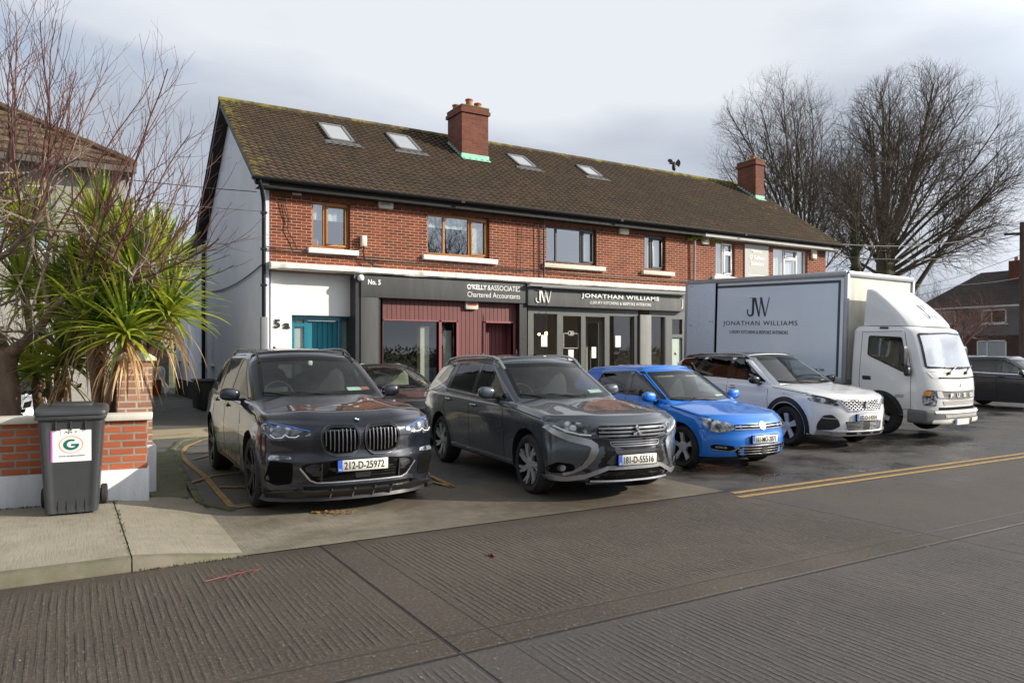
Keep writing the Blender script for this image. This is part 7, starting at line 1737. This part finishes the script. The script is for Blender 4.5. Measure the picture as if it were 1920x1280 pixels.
# ------------------------------------------------------------------ left garden
M_gbrk = brickmat('orange_garden_brick', (.30,.060,.022), (.46,.13,.055), (.33,.29,.24), bw=.235, bh=.0765, ms=.012, dirt=.15)
M_pbrk = brickmat('buff_pillar_brick', (.24,.11,.07), (.36,.19,.125), (.50,.44,.36), bw=.22, bh=.0765, ms=.012, dirt=.25)
M_cop = rendermat('coping_concrete', (.58,.55,.48), dirt=.5, bs=60); M_plin = rendermat('painted_plinth', (.68,.69,.72), dirt=.55, bs=40, bump=.01)
wa = atan2(-.14, 1.29); gw = thing('garden_wall', (.74,8.74,.1), 'low orange brick garden wall with white plinth and coping behind the wheelie bin', 'wall', rz=wa)
MB().box(-9,0,0,.22,.28,.82).build('brickwork', M_gbrk, gw, local=True)
MB().box(-9,.02,-.035,.26,-.05,.31).build('plinth', M_plin, gw, local=True, bevel=.012)
mb = MB()
for k in range(12): mb.box(-9+k*.755,-9+k*.755+.745,-.05,.28,.82,.885)
mb.build('coping', M_cop, gw, local=True, bevel=.012)
pl_ = thing('gate_pillar', (.67,9.75,0), 'tall brick gate pillar with pale rounded cap at the end of the garden wall', 'pillar')
MB().box(.50,.86,9.50,9.90,.45,1.53).build('brickwork', M_pbrk, pl_)
MB().box(.46,.90,9.46,9.94,0,.57).build('plinth', M_plin, pl_, bevel=.015)
MB().poly([(.46,1.53),(.90,1.53),(.90,1.57),(.80,1.63),(.56,1.63),(.46,1.57)], 'y', 9.46, 9.94).build('cap', M_cop, pl_, bevel=.015)
sheet('garden_soil', [(-12,8.95),(.75,8.95),(.8,16),(-12,16)], .06, M('garden_soil', (.05,.04,.022), .95, var=.5, bump=.04, bs=20))
# low brick wall of the neighbour seen through the plants
# wheelie bin
bn = thing('wheelie_bin', (.05,8.16,.1), 'dark grey wheelie bin with white Apt 3 label standing on the pavement', 'bin', rz=radians(-4))
def binbody(b, a, c):
    z = .02+c*.92; w = .215+.055*c; y0 = .0-.055*c; y1 = .46+.09*c; x = b*w; y = y0+a*(y1-y0)
    e = rnd3(None, w-abs(x), min(y-y0, y1-y), 9, (.035,.035,.01)); x -= e[0]*(1 if x > 0 else -1); y += e[1]*(1 if y-y0 < y1-y else -1)
    if a < .01 and abs(b) < .72:
        y += .010*min(1, (.72-abs(b))/.05)*(1 if .0 < c < .93 else 0)
    return (x, y, z)
M_bin = M('dark_grey_bin_plastic', (.040,.043,.047), .42, bump=.002, bs=150, var=.15)
cuboid(10, 26, 16, binbody, .5, .2, .3).build('body', M_bin, bn, smooth=35, local=True)
MB().box(-.29,.29,-.085,.60,.90,.945).build('rim', M_bin, bn, local=True, bevel=.012)
def lidf(b, a, c):
    y = -.10+a*.72; x = b*.30; z = .945+c*(.055+.03*sin(pi*a)); e = rnd3(None, .30-abs(x), min(a, 1-a)*.72, (1-c)*.08, (.05,.06,.04)); return (x-e[0]*(1 if x > 0 else -1), y+e[1]*(1 if a < .5 else -1), z-e[2])
ld = cuboid(16, 16, 6, lidf).build('lid', M_bin, bn, smooth=40, local=True)
MB().box(-.17,.17,.08,.42,1.0,1.045).build('lid_panel', M_bin, ld, local=True, bevel=.02)
MB().tube([(-.26,.60,.96),(-.26,.67,.98),(.26,.67,.98),(.26,.60,.96)], .018, 8).build('handle', M_bin, bn, smooth=40, local=True)
for s_ in (-1, 1): 
    w_ = MB().lathe([(.02,0),(.085,.0),(.10,.012),(.10,.05),(.085,.06),(.02,.06)], (s_*.255-.03,.50,.10), 'x', 24).build('wheel', M_tyre, bn, smooth=40, local=True)
MB().cyl((-.28,.50,.10), (.28,.50,.10), .012, 8).build('axle', M_trim, bn, local=True)
mb = MB()
for x in (-.12,0,.12): mb.box(x-.006,x+.006,-.058,-.03,.80,.90)
for x in (-.1,-.03,.05,.12): mb.box(x-.008,x+.008,-.002,.02,.02,.14)
mb.build('ribs', M_bin, bn, local=True)
M_lab = M('label_white', (.72,.73,.74), .5, var=.03)
def onbin(x, z, o=0): return (x, .008-.055*(z-.02)/.92-o, z)
def labq(x0, x1, z0, z1, o): return MB().face([onbin(x0,z0,o),onbin(x1,z0,o),onbin(x1,z1,o),onbin(x0,z1,o)])
lb_ = labq(-.165,.165,.505,.80,.002).build('label', M_lab, bn, local=True)
labq(-.165,-.150,.505,.80,.0035).build('magenta_edge', M('magenta', (.45,.12,.42), .5), lb_, local=True)
labq(-.085,.07,.755,.81,.0045).build('name_sticker', M('sticker_white', (.80,.80,.78), .5), lb_, local=True)
text('Apt 3', .05, onbin(-.055,.768,.007), M_plt, 'sticker_lettering', lb_, width=.10, height=.026, local=True, ext=.0006)
text('Marsdon Green', .05, onbin(-.06,.745,.005), M_plt, 'label_lettering', lb_, width=.12, height=.010, local=True, ext=.0004) if False else None
mb = MB(); n_ = 40
for i in range(n_):
    a, b = 2*pi*i/n_, 2*pi*(i+1)/n_; P = lambda t, r: onbin(.0+r*cos(t), .665+r*.82*sin(t), .004); mb.face([P(a,.098), P(b,.098), P(b,.092), P(a,.092)])
mb.build('orange_ring', M('label_orange', (.75,.30,.07), .5), lb_, local=True)
mb = MB(); M_gr = M('label_green', (.0,.13,.10), .5)
for i in range(24):
    a, b = radians(60+i*12.4), radians(60+(i+1)*12.4); P = lambda t, r: onbin(r*cos(t), .665+r*.80*sin(t), .0045); w0 = .020+.010*sin(pi*i/24); mb.face([P(a,.064), P(b,.064), P(b,.064-w0), P(a,.064-w0)])
mb.face([onbin(.0,.672,.0045),onbin(.0,.652,.0045),onbin(.064,.652,.0045),onbin(.064,.672,.0045)])
mb.build('green_letter_g', M_gr, lb_, local=True, weld=False)
text('www.greyhound.ie', .05, onbin(-.10,.552,.005), M_plt, 'label_lettering', lb_, width=.21, height=.014, local=True, ext=.0005, bold=.001)

# left house with hipped roof
lh = thing('house', (-4,18,0), 'grey pebble dashed house with mossy brown hipped roof behind the bare tree', 'house')
M_peb = rendermat('pebble_dash', (.30,.29,.26), dirt=.4, bs=50, bump=.02)
mb = MB(); wall_holes(mb, -12, 1.0, 0, 5.1, [(-1.6,-.15,3.45,4.75),(-6,-3.6,3.4,4.8)], 16.2, .1); mb.face([(1,16.2,0),(1,27,0),(1,27,5.1),(1,16.2,5.1)]); mb.build('wall', M_peb, lh, weld=False)
for a, b in ((-1.6,-.15),(-6,-3.6)):
    w = MB().box(a,b,16.25,16.31,3.45,3.53).box(a,b,16.25,16.31,4.68,4.76).box(a,a+.07,16.25,16.31,3.45,4.76).box(b-.07,b,16.25,16.31,3.45,4.76).box((a+b)/2-.03,(a+b)/2+.03,16.25,16.31,3.45,4.76).build('window', M_whitep, lh)
    MB().face([(a,16.29,3.45),(b,16.29,3.45),(b,16.29,4.76),(a,16.29,4.76)]).build('pane', M('pale_blue_window', (.28,.36,.42), .1, spec=1), w)
zt = lambda y: 5.17+(y-15.85)*.60
LR = [((1.12,15.85,5.17),(-14,15.85,5.17),(-14,21.2,zt(21.2)),(-4.23,21.2,zt(21.2))), ((1.12,15.85,5.17),(-4.23,21.2,zt(21.2)),(1.12,26.55,5.17))]
def tilecourse(P0, P1, P2, P3, rows=15):
    """stepped courses between eave edge P0-P1 and top edge P3-P2"""
    mb = MB(); P0, P1, P2, P3 = map(Vector, (P0,P1,P2,P3)); n = (P1-P0).cross(P3-P0).normalized()
    if n.z < 0: n = -n
    rnd = random.Random(2)
    for r in range(rows):
        a, b = r/rows, (r+1.05)/rows; b = min(b, 1)
        A0, A1, B0, B1 = P0.lerp(P3,a), P1.lerp(P2,a), P0.lerp(P3,b), P1.lerp(P2,b); m = max(2, int((A1-A0).length/.3))
        for i in range(m):
            f0, f1 = i/m, (i+1)/m; h = .055+rnd.uniform(-.012,.012); p, q = A0.lerp(A1,f0), A0.lerp(A1,f1); u, v = B0.lerp(B1,f0), B0.lerp(B1,f1)
            mb.face([p, q, q+n*h, p+n*h]); mb.face([p+n*h, q+n*h, v+n*.01, u+n*.01])
    return mb
M_lt = NT('mossy_plain_tiles'); _t = M_lt
_c2 = _t.mix(_t.rng(_t.noise(14,5,.7),.35,.65), (.055,.034,.022), (.14,.09,.055)); _c2 = _t.mix(_t.rng(_t.noise(3,5,.75),.52,.66), _c2, (.15,.14,.03)); M_lt = _t.fin(_c2, .9, _t.bump(_t.noise(30,4), .5, .02))
rf = tilecourse(*LR[0]).build('roof', M_lt, lh, weld=False)
MB().face([LR[1][0], LR[1][2], LR[1][1]]).build('roof_side', M_lt, rf)
mb = MB()
for k in range(14): 
    a = Vector(LR[1][0]).lerp(Vector(LR[1][1]), k/14); b = Vector(LR[1][0]).lerp(Vector(LR[1][1]), (k+1.08)/14); mb.tube([a+Vector((0,0,.03)), b+Vector((0,0,.05))], .09, 8)
mb.build('hip_tiles', M_lt, rf, smooth=40)
MB().box(-14,1.16,15.78,15.88,5.03,5.14).box(-14,1.1,15.88,16.2,5.02,5.05).build('gutter', M('grey_gutter', (.10,.09,.08), .5), rf)
# yard at the back of the lane
t_ = thing('brick_wall', (2.6,34,0), 'old buff brick yard wall with square piers at the end of the lane', 'wall')
MB().box(-8,3.7,34,34.25,0,1.9).build('brickwork', M_pbrk, t_); MB().box(3.1,3.55,33.7,34.1,0,2.0).build('pier', M_pbrk, t_); MB().box(3.02,3.63,33.62,34.18,2.0,2.1).build('pier_cap', M_cop, t_, bevel=.02)
t_ = thing('lean_to_shed', (.5,30.5,0), 'small dark flat roofed shed at the end of the lane', 'shed')
MB().box(-4,2.35,30.2,33.8,0,1.75).build('wall', M('shed_wall', (.10,.095,.075), .85), t_); MB().box(-4.2,2.6,29.9,33.9,1.78,2.0).build('roof', M('dark_shed_roof', (.035,.025,.022), .8), t_)
t_ = thing('plastic_tub', tuple(gr(292,741)), 'rusty orange tub standing at the end of the lane', 'tub')
p_ = Vector(gr(292,741)); MB().lathe([(.001,0),(.17,0),(.21,.55),(.235,.57),(.235,.6),(.19,.6),(.17,.1)], tuple(p_), n=20).build('tub', M('rust_orange_plastic', (.35,.09,.02), .5), t_, smooth=40)
p_ = Vector(gr(301,738)); mb = MB(); rnd = random.Random(9); ns, nz = 26, 14
t_ = thing('dust_sheet', tuple(p_), 'crumpled pale dust sheet draped over a stack beside the orange tub', 'sheet')
for i in range(nz+1):
    for j in range(ns):
        a = 2*pi*j/ns; f = i/nz; r_q = (.34-.14*f)*(1+.16*sin(a*5+f*3)+.08*sin(a*11-f*7)); mb.v.append((p_.x-.15+r_q*cos(a)*1.2+.05*sin(f*9), p_.y+.3+r_q*sin(a), .02+1.05*f+.04*sin(a*3)))
for i in range(nz):
    for j in range(ns): mb.f.append((i*ns+j, i*ns+(j+1) % ns, (i+1)*ns+(j+1) % ns, (i+1)*ns+j)); mb.m.append(0)
mb.f.append(tuple(nz*ns+j for j in range(ns))); mb.m.append(0); mb.build('sheet', M('pale_plastic_sheet', (.62,.62,.64), .4, var=.2), t_, smooth=60)
q_ = onX(388, 762, 3.5); t_ = thing('storage_box', (3.6,23.0,0), 'black slatted storage box against the gable wall', 'box')
MB().box(3.28,3.78,22.4,24.2,0,.80).build('case', M('black_slats', (.012,.012,.014), .6), t_, bevel=.015); MB().box(3.24,3.80,22.36,24.24,.80,.85).build('lid', M('black_slats', (.012,.012,.014), .6), t_, bevel=.01)
def leafy_tree(base, h, r, seed, mat, label, n=5200, s=.22):
    rnd = random.Random(seed); t = thing('garden_tree', base, label, 'tree', 'garden trees behind the lane'); B = Vector(base); tr = MB(); tr.tube([B, B+Vector((.1,0,h*.5)), B+Vector((0,.1,h*.8))], [.16,.12,.05], 8)
    mb = MB()
    for k in range(16):
        a = rnd.random()*6.28; rr_ = r*rnd.uniform(.15,.75); c = B+Vector((cos(a)*rr_, sin(a)*rr_, h*rnd.uniform(.35,.95))); tr.tube([B+Vector((0,0,h*.35)), c], [.05,.015], 4); leafblob(mb, rnd, c, (r*.38,r*.38,h*.13), n//16, s)
    tr.build('trunk', M_bark, t, weld=False); mb.build('crown', mat, t, weld=False)
leafy_tree((2.2,38,0), 5.4, 2.6, 3, M_autumn, 'yellow brown leafy tree at the end of the lane beside the house end')
leafy_tree((-1.5,40,0), 6.2, 3.2, 4, M_hedge, 'dark green tree behind the flat roofed shed')
leafy_tree((5.6,44,0), 5.5, 2.8, 5, M_hedge, 'green tree far behind the rear wing of the terrace')

# cordyline palms
M_lf = None
def leafmat(name, a, b):
    t = NT(name); f = t.noise(7, 3, .6); c = t.mix(t.rng(f, .35, .65), a, b)
    tr = t.n('ShaderNodeBsdfTranslucent', ins={'Color': tuple(min(1, x*1.5) for x in b)}); mx = t.n('ShaderNodeMixShader', ins={0: .28, 1: t.b.outputs[0], 2: tr})
    t.fin(c, .38, None, **{'Specular IOR Level': .6}); t.t.links.new(mx.outputs[0], t.o.inputs[0]); return t.m
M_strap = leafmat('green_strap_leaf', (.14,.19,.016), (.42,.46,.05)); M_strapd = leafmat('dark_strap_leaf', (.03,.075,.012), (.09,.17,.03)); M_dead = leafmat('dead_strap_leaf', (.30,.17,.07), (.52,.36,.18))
def strap(mb, p, d, L, w, droop, seg=6, roll=0):
    P = Vector(p); D = Vector(d).normalized(); pts = []
    side = D.cross(Vector((0,0,1)))
    if side.length < .1: side = Vector((cos(roll), sin(roll), 0))
    side.normalize(); side.rotate(Matrix.Rotation(roll*.4, 3, D))
    for i in range(seg+1):
        f = i/seg; ww = w*min(1, .45+f*3)*(1-f)**.55 if i < seg else .002
        n = side.cross(D).normalized(); pts.append((P-side*ww/2, P-n*ww*.12, P+side*ww/2))
        D = (D+Vector((0,0,-1))*droop*(.25+f)*1.0/seg*3).normalized(); P = P+D*L/seg
    k = len(mb.v)
    for a, b, c in pts: mb.v += [tuple(a), tuple(b), tuple(c)]
    for i in range(seg):
        for j in (0, 1): mb.f.append((k+i*3+j, k+i*3+j+1, k+(i+1)*3+j+1, k+(i+1)*3+j)); mb.m.append(0)
def palm(base, heads, seed, label, trunk_r=.05):
    rnd = random.Random(seed); t = thing('cordyline_palm', base, label, 'palm', 'cordyline palms behind the garden wall'); B = Vector(base); tr = MB(); g = MB(); dk = MB(); dd = MB()
    for hp, n, L, up, ndead in heads:
        n = int(n*1.6)
        H = Vector(hp); m = B.lerp(H, .5)+Vector((rnd.uniform(-.06,.06), rnd.uniform(-.06,.06), -.05)); tr.tube([B+Vector((rnd.uniform(-.03,.03),0,0)), B.lerp(m,.5)+Vector((rnd.uniform(-.03,.03),0,0)), m, m.lerp(H,.6), H], [trunk_r*1.2, trunk_r, trunk_r*.95, trunk_r*.9, trunk_r*.8], 8)
        for i in range(n):
            f = (i+.5)/n; el = pi/2*(1-f)**.8*1.0-.35*f+rnd.uniform(-.15,.15); el = min(el, 1.45); az = i*2.39996+rnd.uniform(-.2,.2)
            d = Vector((cos(az)*cos(el), sin(az)*cos(el), sin(el)*up)); o = H+d*.03+Vector((0,0,-.10*f))
            (g if rnd.random() < .72 else dk)
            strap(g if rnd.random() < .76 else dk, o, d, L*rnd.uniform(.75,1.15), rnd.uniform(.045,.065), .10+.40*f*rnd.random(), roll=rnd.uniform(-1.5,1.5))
        for i in range(ndead):
            az = rnd.random()*6.28; d = Vector((cos(az)*.7, sin(az)*.7, rnd.uniform(-.9,-.1))); strap(dd, H+Vector((0,0,-.12-rnd.random()*.25)), d, L*rnd.uniform(.8,1.4), rnd.uniform(.026,.042), rnd.uniform(.5,1.3), roll=rnd.uniform(-2,2))
    tr.build('trunk', barkmat('cordyline_trunk', (.15,.085,.05), (.30,.19,.12), 20, .012), t, smooth=60); g.build('crown', M_strap, t, weld=False, smooth=80)
    if dk.v: dk.build('darker_leaves', M_strapd, t, weld=False, smooth=80)  # random share of the leaves in a darker green
    if dd.v: dd.build('dead_leaves', M_dead, t, weld=False, smooth=80)
pb1 = atZ(183, 800, 8.75); pb1.z = .05
palm(tuple(pb1), [(atZ(262,540,8.9), 170, .92, 1.0, 30), (atZ(300,500,9.3), 90, .75, 1.0, 10), (atZ(236,612,8.45), 110, .66, .75, 40), (atZ(165,590,8.7), 80, .66, .9, 16), (atZ(200,520,9.0), 90, .7, 1.0, 10), (atZ(318,575,8.8), 80, .68, .8, 14)], 3, 'largest cordyline palm with bright green heads and hanging brown leaves beside the gate pillar', .055)
pb2 = atZ(205, 790, 9.3); pb2.z = .05
palm(tuple(pb2), [(atZ(186,415,9.4), 85, .66, 1.2, 10), (atZ(232,455,9.8), 80, .62, 1.0, 6), (atZ(150,520,9.2), 85, .62, 1.0, 18)], 4, 'tall slender cordyline palm rising behind the big one', .045)
pb3 = atZ(105, 790, 9.6); pb3.z = .05
palm(tuple(pb3), [(atZ(60,430,9.8), 80, .64, 1.1, 8), (atZ(20,400,10.0), 60, .6, 1.1, 6), (atZ(110,560,9.4), 80, .6, .9, 14), (atZ(125,665,9.1), 90, .62, .7, 20), (atZ(60,690,9.4), 70, .6, .7, 10), (atZ(40,530,9.6), 70, .6, .9, 10)], 5, 'bushy many headed cordyline palm at the left behind the wall', .04)

# bare cherry at the left edge
cb = atZ(8, 790, 8.9); cb.z = .05
ct = thing('bare_tree', tuple(cb), 'bare cherry tree with peeling bark and purple red shoots at the left edge', 'tree')
rnd = random.Random(17)
L1 = MB(); old = MB(); tw = MB()
def Zp(px, py, Z): return atZ(px, py, Z)
main = [([cb, Zp(14,740,8.9), Zp(8,690,8.9), Zp(18,655,8.85)], [.17,.145,.135,.12]),
        ([Zp(16,665,8.85), Zp(48,640,8.75), Zp(78,610,8.7), Zp(95,585,8.7), Zp(118,560,8.6), Zp(150,535,8.6)], [.12,.085,.07,.06,.05,.035]),
        ([Zp(12,670,8.85), Zp(-10,620,8.9), Zp(-30,540,9.0), Zp(-20,440,9.1), Zp(5,350,9.2), Zp(20,270,9.2)], [.12,.09,.08,.065,.05,.035]),
        ([Zp(5,640,8.8), Zp(-40,600,8.6), Zp(-110,560,8.4)], [.10,.08,.06]),
        ([Zp(-25,500,9.0), Zp(20,470,8.9), Zp(60,430,8.8), Zp(90,370,8.7)], [.06,.05,.04,.03]),
        ([Zp(95,585,8.7), Zp(80,520,8.8), Zp(95,450,8.9), Zp(85,380,9.0), Zp(80,300,9.1)], [.045,.038,.032,.026,.02]),
        ([Zp(150,535,8.6), Zp(190,520,8.5), Zp(240,525,8.4), Zp(300,540,8.4)], [.032,.025,.02,.014])]
for i_, (p_, r_q) in enumerate(main): L1.tube(p_, [x*(.95 if i_ == 0 else .72) for x in r_q], 9)
CO = [None, dict(n=5, ang=.9, len=.9, rr=.5, rmax=.022, seg=7, wig=.20, up=.0, tip=.45, sides=5, **{'from': .05}), dict(n=5, ang=.9, len=.42, rr=.6, rmax=.010, seg=5, wig=.26, up=.0, tip=.5, sides=4, **{'from': .1}), dict(n=3, ang=.8, len=.18, rr=.7, rmax=.006, seg=3, wig=.2, up=0, tip=.5, sides=3, **{'from': 0})]
CO[0] = dict()
def along(P, t):
    n = len(P)-1; f = t*n; i = min(int(f), n-1); return P[i].lerp(P[i+1], f-i)
outs = [MB() for _ in CO]
for p_, r_q in main[1:]:
    for k in range(6):
        q = along(p_, rnd.uniform(.15,1)); d = Vector((rnd.uniform(-.6,1), rnd.uniform(-1,.6), rnd.uniform(-.4,.6))).normalized(); grow(outs, rnd, q, d, rnd.uniform(.5,1.2), .018, 1, CO)
for o_ in outs[1:]: old.merge(o_)
CT = [dict(), dict(seg=9, wig=.06, up=.06, tip=.30, sides=5, **{'from': .15}), dict(n=11, ang=.62, len=.85, rr=.5, rmax=.009, seg=7, wig=.07, up=.10, tip=.5, sides=4, **{'from': .05}), dict(n=3, ang=.6, len=.36, rr=.7, rmax=.0055, seg=4, wig=.09, up=.08, tip=.6, sides=3, **{'from': .1})]
outs = [MB() for _ in CT]
starts = []
for (px, py, Z, tx, ty) in ((20,270,9.2,10,60),(80,300,9.1,100,40),(85,330,9.0,135,60),(90,370,8.7,215,130),(60,420,8.8,170,150),(190,520,8.5,330,150),(120,560,8.6,270,200),(150,535,8.6,360,260),(240,525,8.4,372,300),(240,525,8.4,425,470),(95,450,8.9,250,140),(5,350,9.2,-10,80),(40,440,8.8,60,110),(0,480,9,30,150),(-20,440,9.1,-60,60),(150,535,8.6,240,300),(95,585,8.7,190,330),(20,350,9.1,50,40),(200,520,8.4,300,330),(60,400,9,120,180),(240,525,8.4,400,390),(-20,500,9,60,250)):
    a = Zp(px, py, Z); b = Zp(tx, ty, Z+rnd.uniform(-.8,.5)); d = (b-a); starts.append((a, d))
for a, d in starts: grow(outs, rnd, a, (d.normalized()+Vector((0,0,-.12))).normalized(), d.length*1.02, rnd.uniform(.013,.020), 1, CT)
for o_ in outs[1:]: tw.merge(o_)
L1.build('trunk', M_cbark, ct, smooth=60, weld=False); old.build('old_branches', M_cold, ct, weld=False); tw.build('crown', M_ctwig, ct, weld=False)
hedge('shrub', [(-3,10.6),(-.2,11.6)], 1.2, M_hedge, 12, 'low dark green shrubs in the soil behind the garden wall', n=2200, s=.10, w=.5, cat='shrub')

# the opposite side of the road: seen only mirrored in the windows and paintwork
hedge('hedge', [(-25,-9.8),(45,-9.8)], 1.9, M_hedge, 31, 'long clipped hedge across the road mirrored in the shop windows', n=1500, s=.17, w=.45)
bb = Vector((27,-21,0))
def lm(rnd): return fan(rnd, bb, bb+Vector((0,0,7.5)), (4.6,4.6,5.6), 16, (2.5,5), .10)
bare_tree(91, tuple(bb), 4.5, .28, lm, CB((tuple(bb+Vector((0,0,7.5))),(4.6,4.6,5.6)), .8, .8), 'bare tree across the road mirrored in the upstairs windows', group=None)
